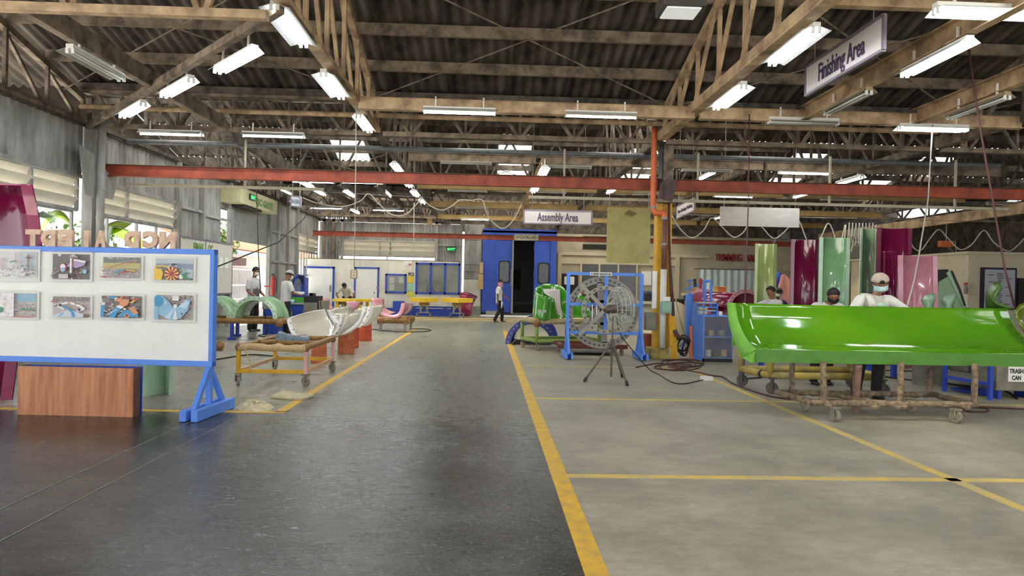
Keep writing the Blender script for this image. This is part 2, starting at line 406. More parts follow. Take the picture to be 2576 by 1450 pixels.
line(.646, 12.3, 4, 12.38, M_line2); line(3.62, 1.5, 3.72, 8.72, M_line2); line(3.62, 8.84, 3.72, 12.2, M_line2); line(5.9, 9.4, 8.5, 9.48, M_line2)
M_joint = mat('pale_floor_joint', srgb(150, 148, 140), .8)
for x in (-2.62, -2.98): line(x, 2, x+.006, 7.3, M_joint)
gnd = MB().bb((-60, -60, -.5), (60, 80, -.28)).build('outside_ground', M_ground); tag(gnd, 'pale outside ground around the hall', 'ground', kind='structure')
# ================================================================== roof: saw of three gables, sheets laid one by one
XS = [-8.0, -2.27, 3.47, 9.2, 14.95, 20.7]
VAL = [.6, 13.8, 27.0, 40.2]; RID = [7.2, 20.4, 33.6]; ZE, ZR = 5.22, 7.0
def zroof(Y):
    for v, r_ in zip(VAL, RID):
        if v <= Y <= v+13.2: return ZR - abs(Y-r_)/6.6*(ZR-ZE)
    return ZE
SHW = 1.148
def sheet_mesh(L, waves, name, mt):
    dz = (ZR-ZE)/6.6*L; mb = MB(); k = waves*6; rows = []
    for t, o in ((0, .0), (1, .0)):
        rows.append([Vector((i/k*(SHW+.05), t*L, -t*dz + .033*math.cos(2*PI*i/6))) for i in range(k+1)])
    mb.grid(rows); return mb
SKYL = {(1, 1, 8), (1, 2, 8), (1, 1, 3), (1, 1, 12), (1, 2, 12), (1, 1, 17), (1, 2, 17), (1, 1, 21), (1, 2, 20)}
UNSEEN_SKYL = [{9, 14, 19}, {3, 6, 9, 12, 15}, {3, 5, 7, 9, 11, 13, 15}]  # unseen near-slope sheets; middle and far bay ones added to brighten the hall
for g in range(3):
    ce = thing('ceiling', (0, RID[g], ZR), ['corrugated roof over the front bay with dusty purlins', 'corrugated roof over the middle bay with bright skylight sheets', 'corrugated roof over the far bay'][g], 'roof', kind='structure')
    base = sheet_mesh(2.32, 6, 'roof_sheet', M_roof).build('roof_sheet', M_roof); base.data.polygons.foreach_set('use_smooth', [True]*len(base.data.polygons))
    nb = sheet_mesh(6.62, 6, 'roof_sheet', M_roof).build('roof_sheet', M_roof)
    first = True
    ncol = 28
    for c in range(ncol):
        for rw in range(3):
            o = base if first else base.copy()
            if not first: C.objects.link(o)
            first = False
            x = -11.22 + c*SHW; y = rw*2.2
            o.parent = ce; o.location = (x, y, -y/6.6*(ZR-ZE) + .035*(2-rw) + .02)
            o.rotation_euler = (0, 0, 0)
            if (g, rw, c-2) in SKYL:
                o.data = o.data.copy(); o.data.materials[0] = M_skylight; o.name = 'skylight_sheet'
        o = nb if c == 0 else nb.copy()
        if c: C.objects.link(o)
        o.parent = ce; o.location = (-11.22+(c+1)*SHW, 0, .06); o.rotation_euler = (0, 0, PI)
        if c in UNSEEN_SKYL[g]: o.data = o.data.copy(); o.data.materials[0] = M_skylight; o.name = 'skylight_sheet'
    # ridge cap and purlins on the slope that faces the camera
    MB().bar((-8.35, RID[g], ZR+.1), (21.4, RID[g], ZR+.1), .5, .02).build('ridge_cap', M_roof, ce)
    for k in range(7):
        y = RID[g] + .15 + k*1.05; z = zroof(min(y, VAL[g+1]-.01)) - .12
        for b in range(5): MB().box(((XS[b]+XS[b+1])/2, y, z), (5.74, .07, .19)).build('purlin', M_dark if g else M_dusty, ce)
    for k in range(4):
        y = RID[g] - .9 - k*1.7; z = zroof(y) - .12
        MB().box((6.35, y, z), (28.7, .07, .19)).build('purlin', M_dark, ce)
    MB().prism([(-11.2, VAL[g], 4.4), (-11.2, VAL[g+1], 4.4), (-11.2, VAL[g+1], ZE+.05), (-11.2, RID[g], ZR+.08), (-11.2, VAL[g], ZE+.05)], (-.05, 0, 0)).build('eave_sky_screen', M_roof, ce)  # added sheet hiding the bright sky strip beyond the wall top
    # valley gutter
    MB().box((6.35, VAL[g+1], ZE-.06), (28.9, .5, .12)).build('gutter', M_dark, ce)
    # thin crossed brace rods under the slope
    for b in range(4 if g < 2 else 2):
        x0, x1 = XS[b], XS[b+1]
        for a, e in ((x0, x1), (x1, x0)):
            MB().tube([(a, VAL[g+1]-.7, 4.95), (e, RID[g]+2.3, zroof(RID[g]+2.3)-.28)], .014, 5).build('brace_rod', M_dusty, ce)
# the hall goes on behind the camera: one more gable, open at its far end
ce = thing('ceiling', (0, -6, ZR), 'corrugated roof of the bay behind the viewpoint', 'roof', kind='structure')
for sg in (-1, 1):
    for c in range(14):
        x = -11.22+c*2.3; mt = M_skylight if (sg, c) in {(-1, 4), (-1, 7), (-1, 10), (1, 5), (1, 8), (1, 11)} else M_roof
        MB().grid([[Vector((x+2.34*i/24, -6+sg*6.6*t, ZR-(ZR-ZE)*t+.033*math.cos(2*PI*i/6))) for i in range(25)] for t in (0, 1)]).build('roof_sheet', mt, ce, smooth=True)
ribbed_back = None
# ================================================================== trusses
def long_truss(g, x, mt):
    """lengthwise truss along a column line: flat lower chord, sloping upper chords, webs"""
    v0, v1 = VAL[g], VAL[g+1]; r_ = RID[g]; zb = 4.48
    t = thing('roof_truss', (x, v0, zb), '', 'truss', 'lengthwise roof trusses', 'structure')
    MB().bar((x, v0+.1, zb), (x, v1-.1, zb), .17, .08).build('lower_chord', mt, t)
    MB().bar((x-.08, v0+.1, zb+.06), (x-.08, v1-.1, zb+.06), .02, .12).build('chord_flange', mt, t)
    for a, b in ((v0+.1, r_), (r_, v1-.1)): MB().bar((x, a, zroof(a)-.3), (x, b, zroof(b)-.3), .11, .12).build('upper_chord', mt, t)
    n = 12; ys = [lerp(v0+.15, v1-.15, i/n) for i in range(n+1)]
    for i, y in enumerate(ys):
        MB().bar((x+.03, y, zb), (x+.03, y, zroof(y)-.3), .06, .06).build('web_member', mt, t)
        if i < n:
            a, b = (ys[i], ys[i+1]) if y >= r_-.1 else (ys[i+1], ys[i])
            MB().bar((x-.03, b, zb), (x-.03, a, zroof(a)-.3), .055, .055).build('web_member', mt, t)
    for i in (0, n//2, n): MB().box((x, ys[i], zb+.12), (.012, .3, .22)).build('gusset_plate', mt, t)
    return t
names = {-8.0: 'against the left wall', -2.27: 'left of the aisle', 3.47: 'right of the aisle over the yellow column', 9.2: 'over the right work bay', 14.95: 'over the far right bay'}
where = ['front bay', 'middle bay', 'far bay']
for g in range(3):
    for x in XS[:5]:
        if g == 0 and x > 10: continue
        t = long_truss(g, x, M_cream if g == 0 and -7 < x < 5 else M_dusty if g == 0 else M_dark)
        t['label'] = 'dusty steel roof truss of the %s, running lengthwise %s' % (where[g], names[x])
def cross_truss(Y, b, zb, zt, mt, lab, n=5):
    x0, x1 = XS[b]+.12, XS[b+1]-.12
    t = thing('cross_truss', (x0, Y, zb), lab, 'truss', 'crosswise trusses between the column lines', 'structure')
    MB().bar((x0, Y, zb), (x1, Y, zb), .1, .09).build('lower_chord', mt, t)
    MB().bar((x0, Y, zt), (x1, Y, zt), .1, .1).build('upper_chord', mt, t)
    s = (x1-x0)/n
    for i in range(n):
        a, c, e = x0+i*s, x0+(i+.5)*s, x0+(i+1)*s
        MB().bar((a+.06, Y, zt), (c-.03, Y, zb), .06, .06).build('web_member', mt, t)
        MB().bar((c+.03, Y, zb), (e-.06, Y, zt), .06, .06).build('web_member', mt, t)
        MB().bar((c, Y+.05, zb), (c, Y+.05, zt), .05, .05).build('web_member', mt, t)
    return t
bay = ['over the left bay', 'over the aisle bay', 'over the right bay', 'over the second right bay', 'over the far right bay']
for b in range(4): cross_truss(13.8, b, 4.44, 5.1, M_dusty, 'dusty crosswise lattice truss at the first column row, %s' % bay[b])
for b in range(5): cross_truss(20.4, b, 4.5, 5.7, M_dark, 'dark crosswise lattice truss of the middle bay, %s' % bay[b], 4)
for b in range(5): cross_truss(27, b, 4.46, 5.05, M_dusty, 'crosswise lattice truss at the second column row, %s' % bay[b])
cross_truss(7.35, 0, 4.26, 5.9, M_cream, 'cream crosswise lattice truss at the upper left edge', 4)
cross_truss(7.35, 2, 4.62, 6.3, M_cream, 'cream crosswise lattice truss at the upper right edge', 4)
for b in range(2): cross_truss(31.6, b, 4.5, 5.3, M_dusty, 'crosswise lattice truss before the far gable wall, %s' % bay[b], 6)
# columns under the trusses
def beam(name, p, q, w, h, mt, lab, cat='beam', group=None):
    o = MB().bar(p, q, w, h).build(name, mt, at=p); return tag(o, lab, cat, group, 'structure')
for i, (Y, segs, z) in enumerate([(11.5, [(-2.2, 3.45), (3.55, 9.15)], 4.44), (16.3, [(-1.9, 1.1), (1.25, 6.6), (6.7, 12.5)], 4.46), (20.9, [(-2.2, 3.3), (3.6, 9.1), (9.3, 14.9)], 4.45), (25.3, [(-2.2, 3.3), (3.6, 9.1), (9.3, 14.9)], 4.4), (29.6, [(-2.2, 3.3), (3.6, 9.1), (9.3, 14.9)], 4.36)]):
    mt = M_cream if i == 0 else M_dusty if i == 1 else mat('ochre_steel', srgb(176, 148, 98), .75, var=.12, scale=3)
    for k, (a, b) in enumerate(segs):
        t = thing('cross_beam', (a, Y, z), 'flat-sided crosswise light beam, %s, segment %s' % (['nearest row, cream', 'second row, grey brown', 'third row, ochre', 'fourth row, ochre', 'last row, ochre'][i], ['over the aisle', 'right of the aisle', 'farther right'][k]), 'beam', 'crosswise light beams', 'structure')
        MB().bb((a, Y-.05, z-.09), (b, Y+.05, z+.09)).build('web', mt, t); MB().bb((a, Y-.09, z-.105), (b, Y+.05, z-.09)).build('lower_flange', mt, t); MB().bb((a, Y-.07, z+.09), (b, Y+.05, z+.1)).build('upper_flange', mt, t)
def channel(x, y0, y1, z, mt, lab):
    t = thing('light_channel', (x, y0, z), lab, 'channel', 'lengthwise channels carrying lamps', 'structure')
    MB().bb((x-.02, y0, z-.11), (x+.02, y1, z+.11)).build('web', mt, t); MB().bb((x-.1, y0, z+.11), (x+.02, y1, z+.125)).build('upper_flange', mt, t); MB().bb((x-.1, y0, z-.125), (x+.02, y1, z-.11)).build('lower_flange', mt, t)
    return t
channel(5.36, 3.5, 11.42, 4.48, M_cream, 'cream lengthwise channel with a red cable, right of the hanging area sign')
channel(7.3, 3.5, 11.42, 4.48, M_cream, 'cream lengthwise channel nearest the right edge')
channel(-5.2, 3.0, 13.6, 4.5, M_dusty, 'brown lengthwise channel at the upper left')
channel(-5.3, 14.2, 26.8, 4.46, M_dark, 'dark lengthwise channel over the left bay, beyond the orange beam')
channel(-4.45, 20.6, 26.9, 4.46, M_dark, 'dark lengthwise channel in the left bay, second from the wall side channel')
channel(-3.35, 20.6, 26.9, 4.46, M_dark, 'dark lengthwise channel in the left bay, nearest to the left truss')
channel(-6.7, 20.6, 26.9, 4.46, M_dark, 'dark lengthwise channel in the left bay, above the shutter header')
channel(1.35, 16.4, 29.5, 4.42, M_cream, 'lengthwise channel in mid aisle bay above the assembly sign')
channel(6.2, 16.4, 29.5, 4.42, M_dusty, 'dusty lengthwise channel over the right bay, beyond the orange beam')
beam('diagonal_brace', (-2.3, 7.5, 4.4), (-7.9, 13.7, 4.4), .09, .1, M_dusty, 'diagonal brown brace with three tube lamps, from truss to left wall column', 'brace')
beam('cross_beam', (3.5, 6.9, 4.62), (9.2, 6.9, 4.62), .1, .18, M_cream, 'cream crosswise beam at the top right edge')
o = MB().cyl((-3.9, 6.7, 4.36), (-1.72, 6.7, 4.36), .05).build('roof_pipe', M_cream); tag(o, 'cream round pipe at the top edge, left of the nearest lamp', 'pipe', kind='structure')
# long pipes and hung rails
def long_pipe(y, z, x0, x1, r_, mt, lab):
    o = MB().cyl((x0, y, z), (x1, y, z), r_, n=10).build('overhead_pipe', mt, at=(x0, y, z)); return tag(o, lab, 'pipe', kind='structure')
long_pipe(13.45, 4.72, -7.9, 9.0, .05, M_cream, 'long cream pipe crossing the hall just above the first column row')
long_pipe(15.0, 4.38, -7.8, 11.5, .055, mat('blue_grey_pipe', srgb(112, 118, 122), .4, .3, var=.15), 'long blue grey water pipe crossing the hall below the trusses')
def rail(x0, x1, y, z, hang, lab, mt):
    t = thing('hung_rail', (x0, y, z), lab, 'rail', kind='structure')
    MB().bb((x0, y-.03, z-.03), (x1, y+.03, z+.03)).build('rail_bar', mt, t)
    for x in hang: MB().bb((x-.02, y-.02, z+.03), (x+.02, y+.02, 4.4)).build('hanger_rod', mt, t)
M_railm = mat('cream_grey_rail', srgb(182, 174, 152), .6, var=.1)
rail(-7.6, -3.5, 14.6, 3.4, [-5.15], 'cream hung rail along the left bay, with one hanger', M_railm)
rail(.85, 11.4, 14.6, 3.35, [1.6, 4.5, 7.4, 10.2], 'cream hung rail along the right bay, on four hangers', M_railm)
# crane runway beams (I sections)
def ibeam(name, x0, x1, y, z, h, w, mt, lab):
    t = thing(name, (x0, y, z), lab, 'beam', kind='structure')
    MB().bb((x0, y-.012, z-h/2), (x1, y+.012, z+h/2)).build('web', mt, t)
    MB().bb((x0, y-w/2, z+h/2-.012), (x1, y+w/2, z+h/2)).build('upper_flange', mat('dusty_flange', srgb(104, 78, 66), .8, var=.2), t); MB().bb((x0, y-w/2, z-h/2), (x1, y+w/2, z-h/2+.015)).build('lower_flange', mt, t)
    return t
ibeam('crane_beam', -7.85, 14.9, 14.25, 3.63, .24, .14, M_orange, 'long red-oxide steel beam crossing the hall in front, behind the column')
ibeam('crane_beam', -7.7, 15.6, 30.3, 3.57, .22, .14, M_orange, 'distant red-oxide steel beam before the far wall, holding the coating sign')
beam('crane_beam', (14.9, 14.4, 3.9), (14.9, 30.2, 3.9), .16, .3, M_cream, 'cream lengthwise beam in the far right bay above the office')
# ================================================================== left wall
wl = thing('wall_left', (-8.05, 14, 0), 'pale ribbed metal side wall with louvres and windows on the left', 'wall', kind='structure')
def ribbed(par, p0, p1, z0, z1, pitch=.2, dep=.025, mt=M_clad, nm='cladding_sheet'):
    """trapezoid ribs along p0->p1, cut into sheets about a metre wide"""
    p0, p1 = Vector((*p0, 0)), Vector((*p1, 0)); L = (p1-p0).length; d = (p1-p0)/L; nrm = Vector((-d.y, d.x, 0)); ns = max(1, round(L/1.0))
    for s in range(ns):
        a, b = L*s/ns, L*(s+1)/ns+.02; k = max(2, round((b-a)/pitch)); row = []
        for i in range(k):
            u = a+(b-a)*i/k; w = (b-a)/k
            for f, q in ((0, 0), (.55, 0), (.68, 1), (.87, 1)): row.append((u+w*f, q))
        row.append((b, 0)); off = .004*(s % 2)
        pts = [p0 + d*u + nrm*(q*dep+off) for u, q in row]
        MB().grid([[p+Vector((0, 0, z0)) for p in pts], [p+Vector((0, 0, z1)) for p in pts]]).build(nm, mt, par)
def louvre(name, p0, p1, z0, z1, nb, lab, inward, mull=()):
    """framed band of slanting blades between p0 and p1"""
    w = thing(name, (*p0, z0), lab, 'window', kind='structure'); p0, p1 = Vector((*p0, 0)), Vector((*p1, 0)); d = (p1-p0).normalized(); I = Vector(inward)
    for z in (z0, z1): MB().bar(p0+Vector((0, 0, z)), p1+Vector((0, 0, z)), .07, .06).build('frame_rail', M_clad, w)
    for p in (p0, p1) + tuple(p0.lerp(p1, t) for t in mull): MB().bb(p+Vector((-.03, -.03, z0)), p+Vector((.03, .03, z1))).build('frame_post', M_clad, w)
    st = (z1-z0)/nb
    for k in range(nb):
        za = z0+st*k+.02; a = p0-I*.10+Vector((0, 0, za)); b = p1-I*.10+Vector((0, 0, za)); off = I*.16+Vector((0, 0, st*1.02))
        n = Vector((0, 0, .008))
        MB().add([a, b, b+off, a+off, a+n, b+n, b+off+n, a+off+n], [(0, 1, 2, 3), (7, 6, 5, 4), (0, 4, 5, 1), (1, 5, 6, 2), (2, 6, 7, 3), (3, 7, 4, 0)]).build('louvre_blade', M_louver, w)
    return w
def win(name, p0, p1, z0, z1, mull, zm, lab, glazed=True):
    w = thing(name, (*p0, z0), lab, 'window', kind='structure'); q0, q1 = Vector((*p0, 0)), Vector((*p1, 0))
    for z in [z0, z1]+list(zm): MB().bar(q0+Vector((0, 0, z)), q1+Vector((0, 0, z)), .05, .045).build('frame_rail', M_clad, w)
    ts = [0]+list(mull)+[1]
    for t in ts:
        p = q0.lerp(q1, t); MB().bb(p+Vector((-.025, -.025, z0)), p+Vector((.025, .025, z1))).build('mullion', M_clad, w)
    return w
XL = -8.0
for a, b in ((8.4, 13.7), (13.95, 17.75)):
    ribbed(wl, (XL, b), (XL, a), 3.38, 4.42); ribbed(wl, (XL, b), (XL, a), 0, 1.2)
    MB().bar((XL+.02, a, 4.43), (XL+.02, b, 4.43), .08, .08).build('eave_rail', M_dark, wl)
    MB().bar((XL+.03, a, 3.4), (XL+.03, b, 3.4), .06, .07).build('girt', M_clad, wl)
louvre('window_1', (XL, 8.4), (XL, 13.55), 2.74, 3.36, 3, 'cream louvre band above the garden window, left of the round downpipe', (1, 0, 0), (.45, .74))
louvre('window_2', (XL, 14.0), (XL, 17.7), 2.74, 3.36, 3, 'cream louvre band right of the round downpipe', (1, 0, 0), (.38,))
win('window_3', (XL, 8.4), (XL, 13.4), 1.2, 2.7, (.25, .5, .78), (2.12,), 'garden window left of the round downpipe')
win('window_4', (XL, 14.05), (XL, 17.6), 1.2, 2.7, (.16, .5, .76), (2.08,), 'garden window right of the round downpipe')
ribbed(wl, (XL, 20.7), (XL, 17.8), 0, 4.42, .24); ribbed(wl, (XL, 21.3), (XL, 20.7), 3.6, 4.42); ribbed(wl, (XL, 21.3), (XL, 20.7), 0, 2.1)
ribbed(wl, (XL, 25.0), (XL, 21.4), 3.95, 4.42)
ribbed(wl, (XL, 28.7), (XL, 25.05), 0, 4.42, .3); ribbed(wl, (XL, 32.5), (XL, 28.7), 3.45, 4.42, .3); ribbed(wl, (XL, 32.5), (XL, 28.7), 0, .9, .3)
MB().bar((XL+.02, 17.8, 4.43), (XL+.02, 32.5, 4.43), .08, .08).build('eave_rail', M_dark, wl)
for y in (17.75, 19.25, 21.25, 25.1, 26.1, 27.4, 28.68): MB().bb((XL, y-.06, 0), (XL+.13, y+.06, 4.42)).build('wall_post', M_clad, wl)
for a, b, z in ((17.8, 19.2, 3.3), (19.3, 21.2, 3.24), (25.1, 28.6, 3.26), (25.1, 28.6, 2.16)): MB().bar((XL+.06, a, z), (XL+.06, b, z), .08, .07).build('girt', M_clad, wl)
louvre('window_5', (XL, 28.75), (XL, 32.3), 2.75, 3.42, 3, 'small louvre band in the far left corner', (1, 0, 0), (.5,))
w6 = win('window_6', (XL, 28.75), (XL, 32.3), .9, 2.72, (.12, .24, .36, .48, .6, .72, .84), (1.7,), 'barred opening in the far left corner')
# wall column with round downpipe
t = thing('column', (XL+.15, 13.85, 0), 'grey wall column with gusset arms beside the round downpipe', 'column', kind='structure')
MB().bb((XL, 13.72, 0), (XL+.2, 13.98, 4.5)).build('shaft', M_clad, t)
MB().prism([(XL+.22, 13.2, 3.95), (XL+.22, 13.72, 3.85), (XL+.22, 13.72, 3.0), (XL+.22, 13.42, 3.05)], (.02, 0, 0)).build('gusset_plate', M_clad, t)
MB().prism([(XL+.22, 13.98, 3.62), (XL+.22, 14.4, 3.55), (XL+.22, 14.5, 3.3), (XL+.22, 14.4, 3.05), (XL+.22, 13.98, 3.05)], (.02, 0, 0)).build('gusset_plate', M_clad, t)
t = thing('downpipe', (XL+.32, 13.8, 0), 'pale round rainwater downpipe on the left wall column', 'pipe', kind='structure')
MB().tube(spline([(XL+.32, 13.8, 0), (XL+.32, 13.8, 2), (XL+.32, 13.8, 4.28), (XL+.36, 13.8, 4.42), (XL+.55, 13.8, 4.5)], 4), .075, 12).build('pipe', M_clad, t, smooth=True)
for z in (2.62, 3.2, 3.55, 4.1): MB().cyl((XL+.32, 13.8, z-.02), (XL+.32, 13.8, z+.02), .085).build('clamp', M_clad, t)
# roller shutter, header box
t = thing('door_1', (XL, 23.2, 2.7), 'half-raised grey roller shutter in the left wall', 'shutter', kind='structure')
for k in range(17):
    z = 2.72+k*.078
    MB().bar((XL+.02, 21.4, z), (XL+.02, 24.98, z), .03, .082).build('slat', M_galv if 0 else M_grey, t)
for y in (21.36, 25.02): MB().bb((XL, y-.05, 0), (XL+.12, y+.05, 4.0)).build('guide_rail', M_clad, t)
t = thing('gate_header_box', (XL+.3, 22.3, 3.76), 'cream boxed header with green letters above the roller shutter', 'box', kind='structure')
MB().bb((XL, 20.65, 3.76), (XL+.6, 24.2, 4.22)).build('body', mat('cream_box', srgb(196, 190, 150), .7, var=.08), t)
MB().bb((XL+.14, 21.2, 3.70), (XL+.5, 22.9, 3.75)).build('motor_slot', M_hole, t)
text('QC GATE', 'lettering', .3, M_greentext, t, (XL+.605, 21.95, 3.86), (0, 1, 0), (0, 0, 1), width=1.75, bold=.012)
t = thing('exit_sign', (XL+.63, 21.5, 3.95), 'small green exit sign on the cream header box', 'sign')
MB().bb((XL+.6, 21.35, 3.93), (XL+.65, 21.78, 4.12)).build('case', M_exitbox, t); text('EXIT', 'lettering', .14, M_exit, t, (XL+.655, 21.39, 3.975), (0, 1, 0), (0, 0, 1), width=.34, bold=.004)
# ================================================================== far walls
wb = thing('wall_back', (-4, 32.7, 0), 'corrugated gable wall behind the white booth', 'wall', kind='structure')
ribbed(wb, (-8, 32.7), (-7.1, 32.7), 0, 4.3, .16); ribbed(wb, (-7.1, 32.7), (-2.45, 32.7), 3.45, 4.3, .16); ribbed(wb, (-2.45, 32.7), (-1.25, 32.7), 0, 4.3, .16); ribbed(wb, (-7.1, 32.7), (-2.45, 32.7), 0, 1.2, .16)
for x in (-7.75, -7.3, -6.9, -2.45): MB().bb((x-.06, 32.5, 0), (x+.06, 32.62, 4.4)).build('wall_post', M_dusty if x < -7 else M_clad, wb)
MB().bar((-8, 32.55, 4.36), (-1.2, 32.55, 4.36), .1, .12).build('eave_rail', M_dark, wb)
MB().bar((-2.4, 32.6, 3.3), (-1.25, 32.6, 3.3), .05, .06).build('girt', M_clad, wb)
louvre('window_7', (-7.05, 32.6), (-2.5, 32.6), 2.72, 3.42, 3, 'pale louvre band in the gable wall above the white booth', (0, -1, 0), (.42, .53))
w8 = win('window_8', (-7.05, 32.6), (-2.5, 32.6), 1.2, 2.7, (.5,), (), 'open strip under the gable louvres above the booth')
t = thing('exit_sign', (-1.7, 32.5, 3.05), 'green lit exit sign on the corrugated gable wall', 'sign')
MB().bb((-1.98, 32.5, 3.02), (-1.52, 32.56, 3.22)).build('case', M_exitbox, t); text('EXIT', 'lettering', .15, M_exit, t, (-1.93, 32.49, 3.06), (1, 0, 0), (0, 0, 1), width=.37, bold=.006)
t = thing('wall_panel', (-.75, 33.2, 0), 'grey corrugated pier with white base left of the blue booth', 'wall', kind='structure')
MB().bb((-1.15, 33.2, .0), (-.32, 33.6, 1.7)).build('base_block', M_whitewall, t); MB().bb((-1.15, 33.15, 0), (-.3, 33.25, .4)).build('plinth', M_grey, t)
MB().bb((-1.15, 33.5, 0), (-.2, 33.62, 4.4)).build('backing_sheet', M_clad, t)
for k, (z0, z1) in enumerate(((1.72, 2.05), (2.07, 2.4), (2.42, 3.6), (3.62, 4.35))): MB().bb((-1.15, 33.25+.01*k, z0), (-.32, 33.6, z1)).build('panel', M_clad, t)
wt = thing('wall_back', (9, 34.2, 0), 'dusty beige trimming area wall at the far end', 'wall', kind='structure')
MB().bb((3.45, 34.15, 0), (21, 34.4, 4.1)).build('wall_face', M_trimwall, wt)
MB().bb((-1.4, 34.3, 4.1), (21, 34.4, 7)).build('gable_sheet', M_dark, wt)
for z, x0, x1, h in ((3.1, 3.5, 11.2, .14), (2.75, 3.5, 9.5, .3), (2.62, 15, 19, .3)): MB().bb((x0, 34.04, z-h/2), (x1, 34.15, z+h/2)).build('wall_moulding', M_beige, wt)
for x in (3.6, 9.55): MB().bb((x-.1, 34.0, 0), (x+.1, 34.15, 3.1)).build('wall_pilaster', M_beige, wt)
MB().bb((4.75, 34.1, 3.75), (6.6, 34.16, 4.0)).build('vent_opening', M_hole, wt); MB().bb((4.75, 34.1, 3.35), (6.6, 34.16, 3.6)).build('vent_opening', M_hole, wt)
MB().bb((4.7, 34.05, .1), (7.5, 34.16, 2.65)).build('dark_glazing', mat('dark_glazing', srgb(74, 72, 68), .15, var=.1), wt)
for x in (4.68, 5.6, 6.55, 7.5): MB().bb((x-.04, 34.0, .1), (x+.04, 34.15, 2.7)).build('glazing_frame', M_beige, wt)
MB().bb((3.7, 34.08, .0), (4.55, 34.16, 2.1)).build('dark_doorway', M_hole, wt); MB().bb((3.85, 34.02, 1.55), (4.35, 34.08, 1.95)).build('notice', M_paper, wt)
MB().bb((7.75, 34.08, 1.6), (8.25, 34.16, 2.3)).build('notice', M_paper, wt)
text('TRIMMING  AREA', 'lettering', .5, M_redtext, wt, A(1799, 656, 34.1), (1, 0, 0), (0, 0, 1), width=2.28, ext=.03, bold=.004)
wr = MB().bb((20.9, -13, 0), (21.1, 34.4, 5.2)).build('wall_right', M_dark); tag(wr, 'dark side wall far to the right', 'wall', kind='structure')
t = thing('wall_partition', (14.6, 20.5, 0), 'beige site office block at the right, behind the slide sections', 'wall', kind='structure')
MB().bb((14.65, 20.3, 0), (20.6, 27, 2.72)).build('wall_face', M_beige, t); MB().bb((14.6, 20.25, 2.7), (20.65, 27.05, 2.78)).build('roof_edge', M_beige, t)
MB().bb((14.6, 21.2, 1.2), (14.66, 23.2, 2.25)).build('dark_window', M_hole, t)
# curtain in the trimming area wall
t = thing('plastic_curtain', A(1826, 720, 33.9), 'pale plastic strip curtain under the red trimming letters', 'curtain')
x0, x1 = A(1756, 668, 33.9).x, A(1902, 668, 33.9).x
rows = [[Vector((lerp(x0, x1, i/60), 33.85+.06*math.sin(i*.9)+.03*math.sin(i*.37), z)) for i in range(61)] for z in (.05, 1.2, 2.45)]
MB().grid(rows).build('sheet', M_curtain, t, smooth=True)
MB().cyl((x0-.2, 33.86, 2.48), (x1+.2, 33.86, 2.48), .025).build('curtain_rail', M_steel, t)
# ================================================================== outside, seen through the left wall
rnd = random.Random(3)
def bush(loc, r, n, lab, h=1.0):
    t = thing('garden_tree', loc, lab, 'tree', 'trees beyond the windows'); c = Vector(loc)+Vector((0, 0, h)); mb = MB()
    for i in range(n):
        d = Vector((rnd.gauss(0, 1), rnd.gauss(0, 1), rnd.gauss(0, 1))).normalized()*r*rnd.uniform(.35, 1); d.z *= .9; p = c+d
        a = Vector((rnd.uniform(-1, 1), rnd.uniform(-1, 1), rnd.uniform(-1, 1))).normalized(); b = a.cross(d if d.length else Vector((0, 0, 1))).normalized(); s = rnd.uniform(.05, .12)
        mb.add([p-a*s, p+b*s*.6, p+a*s, p-b*s*.6], [(0, 1, 2, 3)])
    f = mb.build('foliage', M_bush, t); f['kind'] = 'stuff'
    MB().tube([Vector(loc)+Vector((0, 0, -.3)), c], [.09, .04], 7).build('trunk', M_trunk, t)
for k, (x, y, r, h) in enumerate([(-13.5, 13.5, 1.5, 2.0), (-12.8, 16.6, 1.5, 2.2), (-14.0, 19.4, 1.7, 1.6), (-13.0, 22.4, 1.5, 2.2), (-15, 16, 2.2, 3.2), (-16.5, 20.5, 2.4, 3.2), (-17.5, 25, 2.4, 2.6), (-12.5, 31.5, 1.2, 3.4)]):
    bush((x, y, -.28), r, 1500, ['leafy tree beyond the first garden window', 'leafy tree between the garden windows', 'low leafy shrub beyond the second garden window', 'leafy tree beyond the wall gap', 'tall tree behind the garden, nearest', 'tall tree behind the garden, middle', 'tall tree behind the garden, farthest', 'tree beyond the far corner window'][k], h)
def banana(base, tip, w, droop, lab, mt):
    t = thing('banana_leaf', base, lab, 'leaf', 'banana leaves outside the windows'); b, e = Vector(base), Vector(tip); d = e-b; sd = d.cross(Vector((0, 0, 1))).normalized(); rows = []; mid = []
    for i in range(13):
        u = i/12; c = b+d*u+Vector((0, 0, droop*4*u*(1-u))); ww = w*math.sin(PI*(.06+.94*u)**.7)**.7 if 0 < u < 1 else .02; mid.append(c)
        rows.append([c+sd*ww*s-Vector((0, 0, abs(s)*ww*.35)) for s in (-1, -.5, 0, .5, 1)])
    MB().grid(rows).build('blade', mt, t, smooth=True); MB().tube(mid, .02, 6).build('midrib', M_leaf_b, t); MB().tube(spline([b, b+Vector((-.1, 0, -.6)), Vector((b.x-.25, b.y, -.28))], 4), .04, 7).build('stalk', M_leaf_b, t)
banana(B(95, 590, -10.2), B(190, 590, -9.6), .42, .55, 'broad yellow green banana leaf in the first garden window', M_leaf)
banana(B(88, 545, -9.6), B(135, 560, -9.9), .22, .15, 'grey green banana leaf at the edge of the first window', M_leaf_b)
banana(B(240, 588, -9.7), B(330, 560, -9.9), .35, .15, 'broad banana leaf showing its pale back in the second window', M_leaf)
banana(B(280, 570, -9.4), B(355, 628, -9.6), .34, .2, 'drooping banana leaf in the second garden window', M_leaf)
t = thing('neighbour_house', (-14, 40, -.3), 'pale house with white barred gates and tiled roof beyond the shutter', 'house')
MB().bb((-14.6, 31.5, -.3), (-14.3, 56, 2.9)).build('wall', M_outwall, t)
